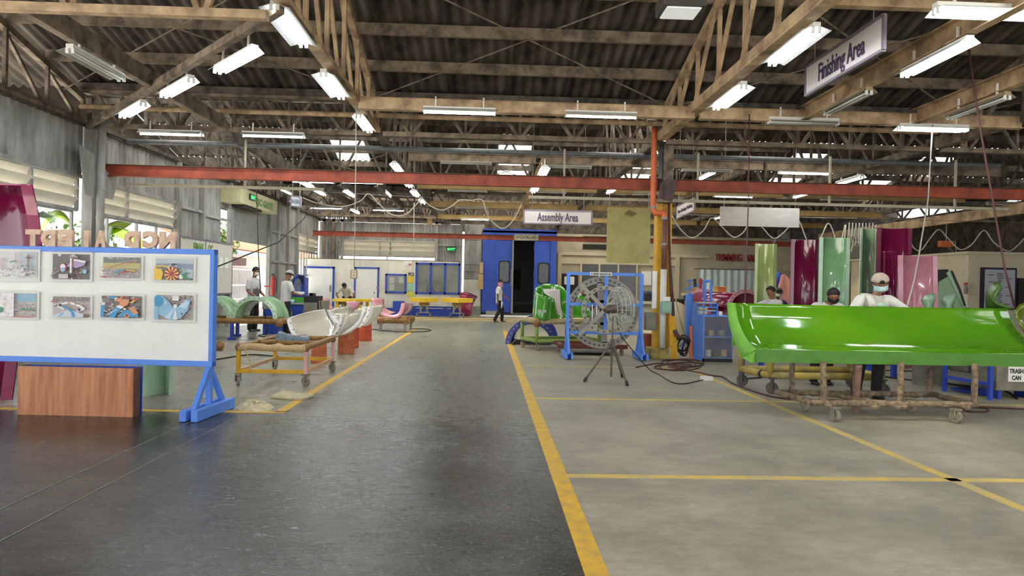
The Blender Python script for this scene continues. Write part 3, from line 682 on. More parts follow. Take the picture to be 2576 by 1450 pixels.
MB().add([(-12.9, 31, 2.95), (-12.9, 57, 2.95), (-16, 57, 4.2), (-16, 31, 4.2), (-12.9, 31, 3.05), (-12.9, 57, 3.05), (-16, 57, 4.3), (-16, 31, 4.3)], [(0, 1, 2, 3), (7, 6, 5, 4), (0, 4, 5, 1), (1, 5, 6, 2), (2, 6, 7, 3), (3, 7, 4, 0)]).build('roof', M_outroof, t)
MB().bb((-12.95, 31, 2.75), (-12.85, 57, 2.98)).build('fascia', mat('blue_white_fascia', srgb(196, 216, 236), .6), t)
MB().bb((-14.3, 33, 2.2), (-12.9, 37, 2.6)).build('shade', M_brownroof, t)
for y0 in (34.0, 38.4, 45, 49.5):
    w = MB().bb((-14.28, y0, .6), (-14.24, y0+3.2, 2.0)).build('dark_opening', M_brownroof, t)
    for k in range(17): MB().bb((-14.2, y0+k*.2-.03, .3), (-14.15, y0+k*.2+.03, 2.1)).build('gate_bar', M_bars, w)
    for z in (.35, 1.15, 2.05): MB().bb((-14.2, y0-.05, z-.04), (-14.14, y0+3.25, z+.04)).build('gate_rail', M_bars, w)
# ================================================================== tube lamps
def lamp_proto(kind, lit):
    """1.21 m fixture along local X, its mounting face at z = 0"""
    t = thing('tube_lamp', (0, 0, 0), '', 'lamp', 'fluorescent tube lamps under the roof'); L = 1.21
    MB().bb((-L/2, -.045, -.055), (L/2, .045, 0)).build('housing', M_paper if kind == 'r' else M_cream if not lit else M_paper, t)
    for x in (-.4, .4): MB().bb((x-.012, -.012, 0), (x+.012, .012, .17)).build('hanger', M_paper, t)
    mb = MB()
    if kind == 'r':       # wide ribbed reflector
        k = 7
        for i in range(k):
            for s in (-1, 1):
                y0, y1 = .035+.13*i/k, .035+.13*(i+1)/k; z0, z1 = -.05-.045*i/k, -.05-.045*(i+1)/k
                mb.add([(-L/2, s*y0, z0), (L/2, s*y0, z0), (L/2, s*y1, z1+.006), (-L/2, s*y1, z1+.006)], [(0, 1, 2, 3)])
                mb.add([(-L/2, s*y1, z1+.006), (L/2, s*y1, z1+.006), (L/2, s*y1, z1), (-L/2, s*y1, z1)], [(0, 1, 2, 3)])
    else:
        for s in (-1, 1):
            mb.add([(-L/2, s*.04, -.02), (L/2, s*.04, -.02), (L/2, s*.12, -.085), (-L/2, s*.12, -.085)], [(0, 1, 2, 3)])
    mb.build('reflector', M_refl if lit else M_refl_off, t, solid=.004)
    for y in ((-.035, .035) if kind != 's' else (0,)):
        MB().cyl((-L/2+.02, y, -.09), (L/2-.02, y, -.09), .016, n=8).build('tube', M_tube if lit else M_tubeoff, t, smooth=True)
        for s in (-1, 1): MB().bb((s*(L/2-.015)-.012, y-.018, -.115), (s*(L/2-.015)+.012, y+.018, -.05)).build('tube_socket', M_paper, t)
    return t
PROTO = {}
def lamp(loc, rz, kind, lit, label):
    key = (kind, lit)
    if key not in PROTO: o = PROTO[key] = lamp_proto(kind, lit); o.location = loc; o.rotation_euler[2] = rz; o['label'] = label; return o
    return copy_tree(PROTO[key], loc, rz, label)
ZT = 4.30
def cross_lamp(xa, xb, y, lit, kind, label, Y=None, z=None):
    p = G((xa+xb)/2, y, ZT-.09) if Y is None else A((xa+xb)/2, y, Y)
    return lamp((p.x, p.y, p.z+.09), 0, kind, lit, label)
def long_lamp(x0, y0, x1, y1, lit, kind, label, X=None):
    if X is None: p = G((x0+x1)/2, (y0+y1)/2, ZT-.09)
    else: p = B((x0+x1)/2, (y0+y1)/2, X)
    return lamp((p.x, p.y, p.z+.09), PI/2, kind, lit, label)
cross_lamp(1067, 1245, 284, True, 'v', 'lit tube lamp under the cream cross beam, left of two over the aisle', Y=11.45)
cross_lamp(1423, 1601, 294, True, 's', 'dimmer tube lamp under the cream cross beam, right of two over the aisle', Y=11.45)
cross_lamp(2262, 2432, 326, True, 'r', 'bright ribbed tube lamp at the right under the cream beam, below the unlit lengthwise lamp', Y=11.45)
cross_lamp(1932, 2110, 310, False, 'r', 'unlit tube lamp under the cream beam, right of the yellow column', Y=11.45)
cross_lamp(357, 503, 339, True, 's', 'lit tube lamp on the left bay truss, nearer the wall', Y=13.7)
cross_lamp(613, 762, 344, True, 's', 'lit tube lamp on the left bay truss, nearer the aisle', Y=13.7)
cross_lamp(1110, 1236, 411, False, 'r', 'grey unlit tube lamp under the second cross beam, left of the skylight', Y=16.3)
cross_lamp(1362, 1487, 421, False, 'r', 'grey unlit tube lamp under the second cross beam, right of the skylight', Y=16.3)
cross_lamp(1962, 2083, 437, True, 'v', 'lit tube lamp under the second cross beam in the right bay', Y=16.3)
cross_lamp(1715, 1840, 430, False, 'r', 'grey unlit tube lamp under the second cross beam behind the yellow column', Y=16.3)
cross_lamp(2390, 2600, 34, True, 'r', 'very bright ribbed tube lamp at the top right corner', Y=6.9)
for a, b, y, s in ((610, 710, 453, 'first of three from the wall'), (735, 840, 459, 'middle one of three'), (860, 963, 461, 'third of three from the wall')):
    cross_lamp(a, b, y, True, 's', 'lit left bay tube lamp just under the orange beam, '+s, Y=20.3)
for a, b, y, l, Y, s in ((1127, 1225, 482, 0, 20.9, 'unlit tube lamp on the third ochre beam, left of the assembly sign'), (1330, 1420, 485, 0, 20.9, 'unlit tube lamp on the third ochre beam, above the assembly sign'), (1800, 1890, 496, 1, 20.9, 'lit tube lamp on the third ochre beam, above the blank white board'), (1605, 1675, 490, 0, 20.9, 'unlit tube lamp on the third ochre beam, left of the yellow column'),
    (2065, 2160, 504, 0, 20.9, 'unlit tube lamp on the third ochre beam, above the coiled cable'), (2480, 2580, 515, 0, 20.9, 'unlit tube lamp on the third ochre beam at the right edge'), (785, 855, 525, 1, 27.0, 'dim tube lamp far back in the left bay, left one'), (938, 1015, 530, 1, 27.0, 'dim tube lamp far back in the left bay, right one'),
    (1145, 1228, 524, 0, 25.3, 'unlit tube lamp on the fourth ochre beam, left of the blue booth'), (1163, 1227, 553, 1, 29.6, 'lit tube lamp on the last ochre beam, over the white panel beside the blue booth')):
    cross_lamp(a, b, y, bool(l), 's', s, Y=Y)
for a, b, c, d, lit, k, X, s in ((690, 25, 770, 118, 1, 'r', -2.36, 'nearest and largest bright ribbed lamp on the left truss'), (803, 192, 872, 248, 1, 'r', -2.36, 'second bright ribbed lamp down the left truss'), (895, 293, 938, 335, 1, 'v', -2.36, 'third lamp down the left truss, below the cream beam end'),
    (987, 420, 1012, 430, 1, 'v', -2.3, 'fourth lamp down the left truss, just above the orange beam'), (1015, 458, 1038, 470, 1, 'v', -2.3, 'fifth lamp down the left truss, just below the orange beam'), (1035, 483, 1055, 495, 1, 'v', -2.3, 'sixth lamp down the left truss'), (1058, 503, 1070, 515, 1, 's', -2.3, 'last small lamp down the left truss'),
    (2057, 80, 1930, 165, 1, 'r', 3.6, 'bright ribbed lamp on the right truss, left of the finishing sign'), (1878, 222, 1790, 275, 1, 'r', 3.6, 'second ribbed lamp on the right truss, at the cream beam junction'), (1552, 475, 1525, 485, 1, 'v', 3.55, 'lit lamp on the right truss beyond the orange beam, left of the yellow column'),
    (1375, 430, 1358, 440, 1, 'v', 1.3, 'small lit lamp on the mid aisle channel, above the orange beam'), (1355, 470, 1335, 484, 1, 'v', 1.3, 'lit lamp on the mid aisle channel, right below the orange beam'), (1718, 480, 1695, 489, 1, 'v', 6.15, 'lit lamp behind the bracket at the top of the yellow column'), (1782, 441, 1765, 449, 1, 'v', 6.15, 'small lit lamp right of the column bracket, above the orange beam'),
    (2160, 453, 2113, 460, 1, 'v', 9.15, 'lit lamp on the right bay truss, just above the orange beam'), (2041, 489, 2003, 493, 1, 'v', 9.15, 'lit lamp on the right bay truss, just below the orange beam'), (1816, 546, 1804, 551, 1, 's', 9.15, 'small lit lamp at the left edge of the blank white board'),
    (2440, 112, 2262, 195, 1, 'v', 5.3, 'bright lamp on the cream channel right of the finishing sign'), (2195, 234, 2065, 290, 0, 'v', 5.3, 'unlit lamp lower on the cream channel below the finishing sign'), (2535, 246, 2380, 302, 0, 'v', 7.22, 'unlit lamp on the rightmost cream channel'),
    (180, 130, 310, 205, 0, 'r', -5.2, 'grey unlit lamp under the brown channel at the upper left'), (755, 459, 790, 475, 1, 'v', -5.3, 'lit lamp in the left bay, lengthwise under the middle crosswise tube'), (792, 480, 818, 491, 1, 'v', -5.3, 'lit lamp in the left bay, lengthwise, next beyond'), (868, 482, 893, 496, 1, 'v', -4.45, 'lit lengthwise lamp in the left bay, right of the quality sign'), (962, 482, 986, 497, 1, 'v', -3.35, 'lit lengthwise lamp in the left bay, farther right near the truss'),
    (705, 478, 728, 488, 1, 'v', -6.7, 'lit lengthwise lamp above the shutter header'), (883, 528, 906, 539, 1, 'v', -5.3, 'lit lengthwise lamp far back in the left bay')):
    long_lamp(a, b, c, d, bool(lit), k, s, X)
for a, b, c, d, s in ((530, 185, 652, 130, 'nearest to the truss'), (396, 246, 493, 203, 'middle one'), (295, 295, 370, 265, 'nearest to the wall')):
    p = G((a+c)/2, (b+d)/2, 4.25); lamp((p.x, p.y, p.z+.09), math.atan2(6.2, -5.6), 'v', True, 'lit lamp on the diagonal brace at the upper left, '+s)
# grey lamp canopy, floodlight
t = thing('floodlight', A(1712, 20, 7.6), 'dark framed square floodlight at the top edge', 'lamp')
c = A(1712, 18, 7.6); MB().bb((c.x-.24, c.y-.2, c.z-.06), (c.x+.24, c.y+.2, c.z+.1)).build('case', mat('dark_case', srgb(66, 64, 62), .5), t, bevel=.01); MB().bb((c.x-.19, c.y-.16, c.z-.075), (c.x+.19, c.y+.16, c.z-.06)).build('lens', M_dim, t)
MB().bar((c.x, c.y, c.z+.1), (c.x, c.y, 5.8), .03, .03).build('hanger', M_dusty, t)
# ================================================================== hanging signs and boards
def sign(name, p, q, h, th, words, size, label, wires=True, face=M_signw, txt=M_signtext, frame=M_signframe, wd=.6, bold=.003, top=4.5, nrm=None):
    """a board from p to q (upper corners), words on the face that looks towards the camera"""
    p, q = Vector(p), Vector(q); t = thing(name, (p+q)/2, label, 'sign'); d = (q-p).normalized(); n = Vector((d.y, -d.x, 0)).normalized(); up = Vector((0, 0, 1)); L = (q-p).length
    c = (p+q)/2-up*h/2
    MB().bar(p-up*h/2, q-up*h/2, th, h, up=up).build('panel', face, t)
    f = MB()
    for z in (0, h): f.bar(p-up*z+n*.004, q-up*z+n*.004, th+.02, .035, up=up)
    for e in (p, q): f.bar(e+n*.004, e-up*h+n*.004, .035, th+.02, up=d)
    f.build('frame', frame, t)
    o = text(words, 'lettering', size, txt, t, c+n*(th/2+.006)-d*L*wd/2-up*size*.33, d, up, width=L*wd, bold=bold)
    if wires:
        for k in (.12, .88):
            b = p.lerp(q, k); MB().cyl(b, (b.x, b.y, zroof(b.y)+.03), .006, n=5).build('wire', M_steel, t)
    return t
sign('hanging_sign', A(2030, 170, 9.55), A(2226, 37, 7.6), .4, .03, 'Finishing Area', .34, 'white hanging sign reading Finishing Area at the upper right', bold=.004, top=5.4)
sign('hanging_sign', A(1318, 528, 19.6), A(1489, 532, 19.6), .39, .03, 'Assembly Area', .34, 'white hanging sign reading Assembly Area over the aisle', bold=.004)
sign('hanging_sign', A(1294, 590, 30.2), A(1354, 591, 30.2), .25, .03, 'UV COATING AREA', .19, 'small sign reading UV COATING AREA fixed to the distant orange beam', wires=False, wd=.88, face=mat('cream_sign', srgb(206, 200, 178), .6), txt=mat('black_text', srgb(34, 32, 34), .5), frame=mat('cream_sign_edge', srgb(150, 140, 112), .6), bold=.003)
sign('hanging_sign', B(1703, 521, 5.6), B(1748, 497, 5.6), .36, .02, 'Fine Grinding Polishing', .14, 'small sideways white sign right of the yellow column, text half turned away', wd=.8)
sign('hanging_sign', B(733, 493, -5.9), B(757, 496, -5.55), .30, .03, 'FINAL QC AREA', .17, 'small white quality area sign hung in the left bay', wd=.8, face=mat('pale_blue_sign', srgb(206, 214, 222), .5), txt=mat('grey_text', srgb(140, 150, 166), .5))
t = thing('small_tag_board', A(1080, 560, 27), 'small brown tag board hung at the end of the left truss', 'sign')
c = A(1081, 558, 27); MB().bb((c.x-.09, 26.98, c.z-.14), (c.x+.09, 27.02, c.z+.14)).build('board', M_tan, t); MB().cyl((c.x, 27, c.z+.14), (c.x, 27, 5.1), .006, n=5).build('wire', M_steel, t)
t = thing('hanging_sheet', A(1582, 592, 16.0), 'olive translucent sheet hung left of the yellow column', 'panel')
p, q = A(1528, 522, 16), A(1634, 663, 16); MB().bb((p.x, 15.99, q.z), (q.x, 16.01, p.z)).build('sheet', M_olive, t)
MB().prism([A(1582, 528, 15.98), A(1603, 537, 15.98), A(1591, 545, 15.98), A(1570, 538, 15.98)][::-1], (0, .005, 0)).build('stain', M_stain, t)
for x in (p.x+.05, q.x-.05): MB().cyl((x, 16, p.z), (x, 16, zroof(16)+.03), .008, n=5).build('wire', M_steel, t)
t = thing('hanging_board', A(1910, 546, 17.0), 'blank whitewashed board hung in the right bay', 'board')
p, q = A(1812, 520, 17), A(2009, 573, 17); MB().bb((p.x, 16.97, q.z), (q.x, 17.02, p.z)).build('board', mat('washed_board', srgb(196, 192, 184), .7, var=.06, scale=3, streak=(1, 1, 4)), t)
for x in (p.x+.1, q.x-.1): MB().cyl((x, 17, p.z), (x, 17, zroof(17)+.03), .008, n=5).build('wire', M_steel, t)
# ================================================================== festoon cable with trolleys on a wire
fest = [(1215, 505), (1240, 560), (1262, 575), (1290, 555), (1313, 515), (1337, 512), (1400, 560), (1430, 585), (1452, 562), (1470, 525), (1495, 562), (1520, 578), (1540, 570)]
Yf = 18.6
cable([A(x, y, Yf) for x, y in [(762, 498), (800, 512), (860, 520), (905, 507), (928, 488), (955, 515), (985, 540), (1020, 540), (1050, 512), (1062, 500), (1080, 517), (1110, 529), (1135, 520), (1157, 504), (1185, 505), (1213, 504), (1228, 545), (1262, 575), (1290, 556), (1313, 513)]], .016, 'festoon_cable', M_cable_w, None, 'pale festoon cable looping under the roof left of the assembly sign', 'cable')
cable([A(x, y, Yf-.6) for x, y in [(1690, 542), (1710, 575), (1740, 599), (1770, 580), (1790, 549), (1815, 570), (1845, 597), (1870, 585), (1890, 555), (1915, 570), (1945, 600), (1972, 585), (2000, 555), (2012, 560), (2030, 605), (2047, 617), (2065, 598), (2082, 563), (2095, 580), (2107, 618), (2118, 600), (2126, 566)]], .016, 'festoon_cable', M_cable_w, None, 'pale festoon cable looping past the blank white board', 'cable')
cable([A(x, y, Yf-1.0) for x, y in [(2202, 568), (2215, 600), (2232, 634), (2252, 610), (2265, 574), (2280, 590), (2300, 625), (2318, 629), (2340, 600), (2362, 578), (2385, 600), (2415, 628), (2445, 615), (2475, 580), (2500, 610), (2535, 632), (2560, 618), (2580, 596)]], .016, 'festoon_cable', M_cable_w, None, 'pale festoon cable looping over the right bay', 'cable')
hk = []
for k in range(9):
    x = 2128+k*8.5; d = 45+rnd.uniform(0, 25); hk += [(x, 566), (x-3, 566+d*.6), (x+4, 566+d), (x+10, 566+d*.55), (x+8.5, 566)]
cable([A(x, y, Yf-.8+.02*(i % 5)) for i, (x, y) in enumerate(hk)], .016, 'cable_bundle', M_cable_w, None, 'bunched hanging loops of pale cable before the slide sections', 'cable', n=5)
for a, b, Y, s in (((830, 484), (1340, 512), Yf, 'left of the column'), ((1690, 540), (2580, 560), Yf-.8, 'right of the column')):
    o = MB().cyl(A(*a, Y), A(*b, Y), .006, n=5).build('tension_wire', M_steel); tag(o, 'thin taut wire carrying the festoon cable, '+s, 'wire')
# long vertical drop cords and plug box
def drop(pts, Y, r, mtl, label, cat='cable', Y2=None):
    ps = [A(x, y, lerp(Y, Y2 or Y, i/(len(pts)-1))) for i, (x, y) in enumerate(pts)]
    o = MB().tube(ps, r, 6).build('drop_cord', mtl, smooth=True); tag(o, label, cat); return o
drop([(896, 262), (895, 420), (893, 560), (891, 672)], 11.5, .008, M_cable_w, 'thin pale drop cord to the plug box')
t = thing('plug_box', A(890, 690, 11.5), 'cream plug socket box hanging on its cord over the white chutes', 'socket')
p, q = A(882, 679, 11.5), A(898, 702, 11.5); MB().bb((p.x, 11.47, q.z), (q.x, 11.54, p.z)).build('case', mat('plug_cream', srgb(186, 164, 132), .5), t, bevel=.008); MB().bb((p.x+.03, 11.46, q.z+.015), (q.x-.005, 11.47, p.z-.015)).build('face_plate', mat('plug_face', srgb(222, 208, 178), .5), t)
for z in (.35, .68): MB().bb((p.x+.055, 11.455, lerp(q.z, p.z, z)), (p.x+.075, 11.46, lerp(q.z, p.z, z)+.012)).build('socket_slot', M_hole, t)
drop([(1042, 510), (1040, 640), (1037, 700), (1038, 715)], 20, .008, M_cable_w, 'thin pale cord hanging before the white booth')
drop([(645, 470), (650, 640), (656, 740)], 15.5, .01, M_cable, 'dark cord hanging before the shutter')
drop([(845, 460), (760, 555), (700, 610), (545, 672)], 14, .009, M_cable, 'dark cord slanting from the roof to the display board', Y2=9)
drop([(1885, 288), (1883, 500), (1878, 640), (1874, 762)], 11.4, .009, M_cable_r, 'thin reddish cord hanging to the left end of the lime chute', Y2=9.0)
drop([(2346, 315), (2335, 500), (2312, 640), (2300, 705), (2282, 770)], 11.4, .011, M_cable_w, 'pale thin hose hanging before the pink slide section', Y2=9.0)
drop([(2436, 118), (2462, 300), (2500, 520), (2527, 672), (2552, 772)], 8.9, .014, M_cable_r, 'stiff brown drop rod slanting at the right edge', Y2=8.6)
# ================================================================== helpers for moulded shells
def patch(rows, su=3, sv=3):
    """rows of (px, py, Y): a smooth shell through those hall points"""
    R = [spline([A(*p) for p in r], sv) for r in rows]; n = len(R[0])
    cols = [spline([r[j] for r in R], su) for j in range(n)]
    return [[cols[j][i] for j in range(n)] for i in range(len(cols[0]))]
def shell(name, rows, mtl, parent, th=.015, su=3, sv=3):
    return MB().grid(patch(rows, su, sv)).build(name, mtl, parent, smooth=True, solid=th)
def strip(name, a, b, mtl, parent, th=.015, n=4):
    """flange between two edge polylines of (px, py, Y)"""
    return MB().grid([spline([A(*p) for p in a], n), spline([A(*p) for p in b], n)]).build(name, mtl, parent, smooth=True, solid=th)
def bolts(name, pts, r, parent, mtl=None, toward=(0, -1, 0)):
    mb = MB()
    for p in pts: p = Vector(p); mb.cyl(p, p+Vector(toward)*.012, r, n=6)
    return tag(mb.build(name, mtl or M_hole, parent), kind='stuff')
def caster(p, r, parent, mtl=None, h=None, rz=0.0, w=.04):
    """fork, wheel and plate; p is the point under the wheel on the floor"""
    p = Vector(p); h = h or r*2.5; c = p+Vector((0, 0, r)); ax = Vector((math.cos(rz), math.sin(rz), 0))
    q = MB().bar(c+ax*(w*.8)+Vector((0, 0, -r*.2)), c+ax*(w*.8)+Vector((0, 0, h-r)), .012, r*.7).bar(c-ax*(w*.8)+Vector((0, 0, -r*.2)), c-ax*(w*.8)+Vector((0, 0, h-r)), .012, r*.7).box(p+Vector((0, 0, h-.01)), (w*2, w*2.2, .02), rz).build('caster_fork', mtl or M_steel, parent)
    MB().lathe([(r*.3, -w/2), (r*.92, -w/2), (r, -w*.3), (r, w*.3), (r*.92, w/2), (r*.3, w/2), (.008, w*.4), (.008, -w*.4), (r*.3, -w/2)], c, ax, 16).build('wheel', mtl or M_wheel, q, smooth=False)
def plane_pt(px, py, p0, n): d = ray(px, py); return EYE + d*((p0-EYE).dot(n)/d.dot(n))
# ================================================================== display board on its stand
bR, bL = A(539, 628, 7.36), A(0, 620, 7.56)
bd = (bR-bL); bd.z = 0; bd.normalize(); bn = Vector((bd.y, -bd.x, 0)); UP = Vector((0, 0, 1))
def BP(px, py, off=0.0): return plane_pt(px, py, bR, bn) + bn*off
zt, zb = bR.z, BP(534, 924).z; bw = 3.02; TL = bR - bd*bw; TL.z = zt
t = thing('display_board', (bR.x-bw/2, 7.5, 0), 'white display board in a blue frame on blue wooden feet, with rides photos', 'board'); th = .09
def bbox(u0, u1, z0, z1, o0, o1):
    P0 = TL + bd*u0; R = Matrix((bd, -bn, UP)).transposed(); c = TL + bd*((u0+u1)/2) - bn*((o0+o1)/2); c.z = (z0+z1)/2
    return MB().box(c, (u1-u0, o1-o0, z1-z0), R=R)
bbox(.02, bw-.02, zb+.02, zt-.02, .012, th-.01).build('panel', M_white, t)
bbox(0, bw, zt-.055, zt, 0, th).build('top_rail', M_blue, t, bevel=.004); bbox(0, bw, zb, zb+.06, 0, th).build('bottom_rail', M_blue, t, bevel=.004)
bbox(bw-.045, bw, zb, zt, -.001, th).build('side_rail', M_blue, t, bevel=.004); bbox(0, .045, zb, zt, -.001, th).build('side_rail', M_blue, t, bevel=.004)
for u in (bw-.05, .12):
    c = TL + bd*u - bn*(th/2); c.z = 0; e = -bn
    for s in (-1, 1): MB().bar(c+bd*(s*.06)-e*.42+UP*.06, c+bd*(s*.06)+e*.42+UP*.06, .07, .115).build('foot_beam', M_blue, t, bevel=.006)
    MB().bar(c+UP*.02, c+UP*(zb+.03), .055, .07).build('post', M_blue, t, bevel=.004)
    for s in (-1, 1): MB().bar(c+e*(s*.32)+UP*.08, c+e*(s*.02)+UP*(zb-.02), .05, .055).build('brace', M_blue, t, bevel=.004)
# loose cut letters on the top rail, seen from behind
for ch, x0, x1, y, s in (('T', 55, 93, 619, 'T at the left end'), ('D', 97, 134, 619, 'D next to the T'), ('E', 140, 177, 620, 'E third from the left'), ('I', 206, 218, 621, 'I before the white wall post'), ('A', 230, 258, 622, 'A before the downpipe'), ('D', 307, 345, 624, 'D before the banana leaf'), ('C', 352, 391, 625, 'C second from the right'), ('N', 396, 437, 625, 'N at the right end')):
    a, b = BP(x0, y, -.045), BP(x1, y, -.045); w_ = (b-a).length; lt = thing('cut_letter', (a+b)/2, 'tan foam letter %s standing on the blue board, seen reversed' % s, 'letter', 'cut letters on the display board'); lt.location.z = zt
    o = text(ch, 'letter_block', .215, M_lettertan, lt, Vector((b.x, b.y, zt)), -bd, UP, width=w_, ext=.02, bold=.018)
    zs = min(v.co.z for v in o.data.vertices)
    for v in o.data.vertices: v.co.z -= zs
# photo prints in plastic sleeves
pal = {k: mat('print_'+k, srgb(*c), .5, var=.06) for k, c in dict(sky=(196, 204, 216), sea=(136, 152, 186), trees=(104, 112, 92), field=(198, 184, 112), crowd=(186, 172, 172), night=(78, 62, 60), white=(228, 224, 226), blue=(64, 150, 200), lblue=(140, 184, 214), pblue=(186, 214, 230), orange=(214, 146, 106), brown=(132, 84, 74), yellow=(230, 190, 70), mag=(158, 58, 84), green=(70, 146, 106), red=(196, 76, 66), grey=(130, 122, 120), purple=(170, 150, 190), pinkg=(196, 180, 182), dark=(70, 62, 60)).items()}
PK = list(pal)
class Print:
    def __init__(s, x0, y0, x1, y1, label, sl=8):
        s.a, s.b = BP(x0, y0, .006), BP(x1, y1, .006); s.w = (s.b-s.a).dot(bd); s.h = s.a.z-s.b.z; s.k = 0; s.mb = MB()
        s.t = thing('photo_print', (s.a+s.b)/2, label, 'photo', 'photo prints on the display board')
        m = .035; MB().grid([[s.q(-.07, -.1, -.004), s.q(1.07, -.1, -.004)], [s.q(-.07, 1.08, -.004), s.q(1.07, 1.08, -.004)]]).build('paper_backing', M_paper, s.t)
    def q(s, u, v, o=0): p = s.a + bd*(u*s.w) + bn*o; p.z = s.b.z + v*s.h; return p
    def poly(s, pts, c):
        s.k += 1; o = .00025*s.k; s.mb.add([s.q(min(1, max(0, u)), min(1, max(0, v)), o) for u, v in pts], [tuple(range(len(pts)))], PK.index(c)); return s
    def rect(s, u0, v0, u1, v1, c): return s.poly([(u0, v0), (u1, v0), (u1, v1), (u0, v1)], c)
    def disc(s, u, v, r, c, n=14, a0=0, a1=2*PI, asp=1.0): return s.poly([(u+r*math.cos(lerp(a0, a1, i/n)), v+r*asp*s.w/s.h*math.sin(lerp(a0, a1, i/n))) for i in range(n+(a1-a0 < 6))] + ([(u, v)] if a1-a0 < 6 else []), c)
    def stroke(s, pts, w, c):
        for (a, b), (d, e) in zip(pts, pts[1:]):
            L = math.hypot(d-a, e-b) or 1; nx, ny = -(e-b)/L*w/2, (d-a)/L*w/2; s.poly([(a+nx, b+ny), (d+nx, e+ny), (d-nx, e-ny), (a-nx, b-ny)], c)
        return s
    def specks(s, u0, v0, u1, v1, n, cs, sz=.025):
        for i in range(n):
            u, v, z = rnd.uniform(u0, u1-sz), rnd.uniform(v0, v1-sz), sz*rnd.uniform(.4, 1.2); s.rect(u, v, u+z*rnd.uniform(.6, 2), v+z*1.2, rnd.choice(cs))
        return s
    def done(s):
        s.mb.build('print', [pal[k] for k in PK], s.t)
        MB().grid([[s.q(-.09, -.14, .022), s.q(1.09, -.14, .022)], [s.q(-.09, 1.14, .022), s.q(1.09, 1.14, .022)]]).build('sleeve', M_sleeve, s.t)
p = Print(1, 632, 94, 703, 'pale washed-out photo of park towers at the upper left of the board'); p.rect(0, 0, 1, 1, 'white').rect(.55, .4, 1, 1, 'sky').specks(0, .05, 1, .5, 130, ['grey', 'pinkg', 'white', 'brown', 'lblue']).stroke([(.82, .3), (.82, .9)], .05, 'grey').stroke([(.5, .35), (.48, .95)], .04, 'pinkg').stroke([(.1, .35), (.1, .75)], .06, 'pinkg').disc(.82, .78, .07, 'brown', asp=.4).specks(.65, .1, 1, .4, 40, ['dark', 'grey', 'white']).stroke([(.35, .6), (.5, .66)], .04, 'green'); p.done()
p = Print(134, 639, 226, 704, 'dark night photo of a lit water slide tower'); p.rect(0, 0, 1, 1, 'night').disc(.18, .98, .05, 'white').specks(0, 0, 1, .45, 120, ['brown', 'grey', 'dark', 'pinkg', 'white', 'orange']).poly([(.42, .5), (.55, .72), (.75, .8), (.95, .7), (.9, .55), (.7, .45)], 'purple').stroke([(.6, .78), (.94, .7)], .07, 'white').rect(.52, .25, .57, .85, 'white').rect(.57, .1, .62, .85, 'brown').poly([(.48, .9), (.6, 1), (.72, .9)], 'pinkg').rect(.5, .84, .74, .9, 'grey').disc(.33, .46, .11, 'mag').disc(.33, .5, .07, 'white').disc(.33, .38, .06, 'lblue').rect(.22, .02, .48, .2, 'pinkg').stroke([(.02, .1), (.25, .35)], .05, 'grey').disc(.92, .32, .06, 'lblue').stroke([(.6, .05), (.6, .5)], .05, 'dark'); p.done()
p = Print(261, 647, 354, 701, 'photo of coloured slides in a field before a treeline'); p.rect(0, 0, 1, 1, 'crowd').rect(0, .72, 1, 1, 'trees').specks(0, .9, 1, 1, 30, ['sky', 'trees', 'grey'], .05).rect(0, .45, 1, .73, 'field').stroke([(.2, .5), (.6, .75), (.95, .88)], .03, 'red').stroke([(.4, .74), (.9, .88)], .03, 'lblue').stroke([(.5, .5), (.95, .88)], .025, 'orange').specks(0, .02, 1, .45, 200, ['white', 'grey', 'brown', 'crowd', 'purple']).stroke([(.4, .25), (.65, .42)], .05, 'blue').stroke([(.5, .3), (.78, .3)], .05, 'red').stroke([(.7, .4), (.98, .34)], .04, 'yellow').stroke([(.42, .22), (.56, .34)], .03, 'green').stroke([(0, .5), (.4, .58)], .02, 'orange').stroke([(.02, .05), (.2, .02)], .04, 'red'); p.done()
p = Print(393, 651, 486, 706, 'photo of a red and yellow striped funnel slide by the sea'); p.rect(0, 0, 1, 1, 'grey').rect(0, .72, 1, 1, 'sky').poly([(0, .78), (1, .78), (1, .35), (.5, .6), (0, .66)], 'sea').poly([(.6, .1), (1, .1), (1, .5), (.7, .6)], 'sky').specks(.15, .2, .85, .62, 110, ['white', 'dark', 'lblue', 'grey']).poly([(0, 0), (.2, 0), (.24, .35), (.2, .5), (0, .55)], 'yellow').stroke([(0, .62), (.25, .66), (.5, .55), (.62, .42)], .06, 'yellow').stroke([(.35, .6), (.5, .78), (.62, .62)], .03, 'white').disc(.47, .28, .19, 'mag')
for k in range(10): p.disc(.47, .28, .19, 'yellow', 3, k*PI/5+.05, k*PI/5+.32)
p.disc(.47, .3, .06, 'mag').disc(.72, .16, .06, 'white').stroke([(.98, .02), (.82, .12), (.76, .28), (.9, .36)], .07, 'green').rect(.46, .7, .58, .78, 'dark'); p.done()
p = Print(1, 737, 92, 799, 'pale photo with a strong reflection painted in, at the lower left of the board'); p.rect(0, 0, 1, 1, 'pinkg').rect(.42, .65, 1, 1, 'lblue').specks(.42, .05, 1, .6, 90, ['grey', 'dark', 'pinkg', 'brown', 'white', 'green']).rect(.42, .3, .95, .36, 'green').rect(.45, .28, .62, .34, 'purple').poly([(.04, .02), (.43, .02), (.43, 1), (.06, 1)], 'white').specks(.06, .05, .42, .9, 40, ['pinkg', 'field', 'sky'], .03).disc(.06, .3, .08, 'green').rect(.42, 0, 1, .03, 'red'); p.done()  # white polygon paints the reflection over the left part of the print
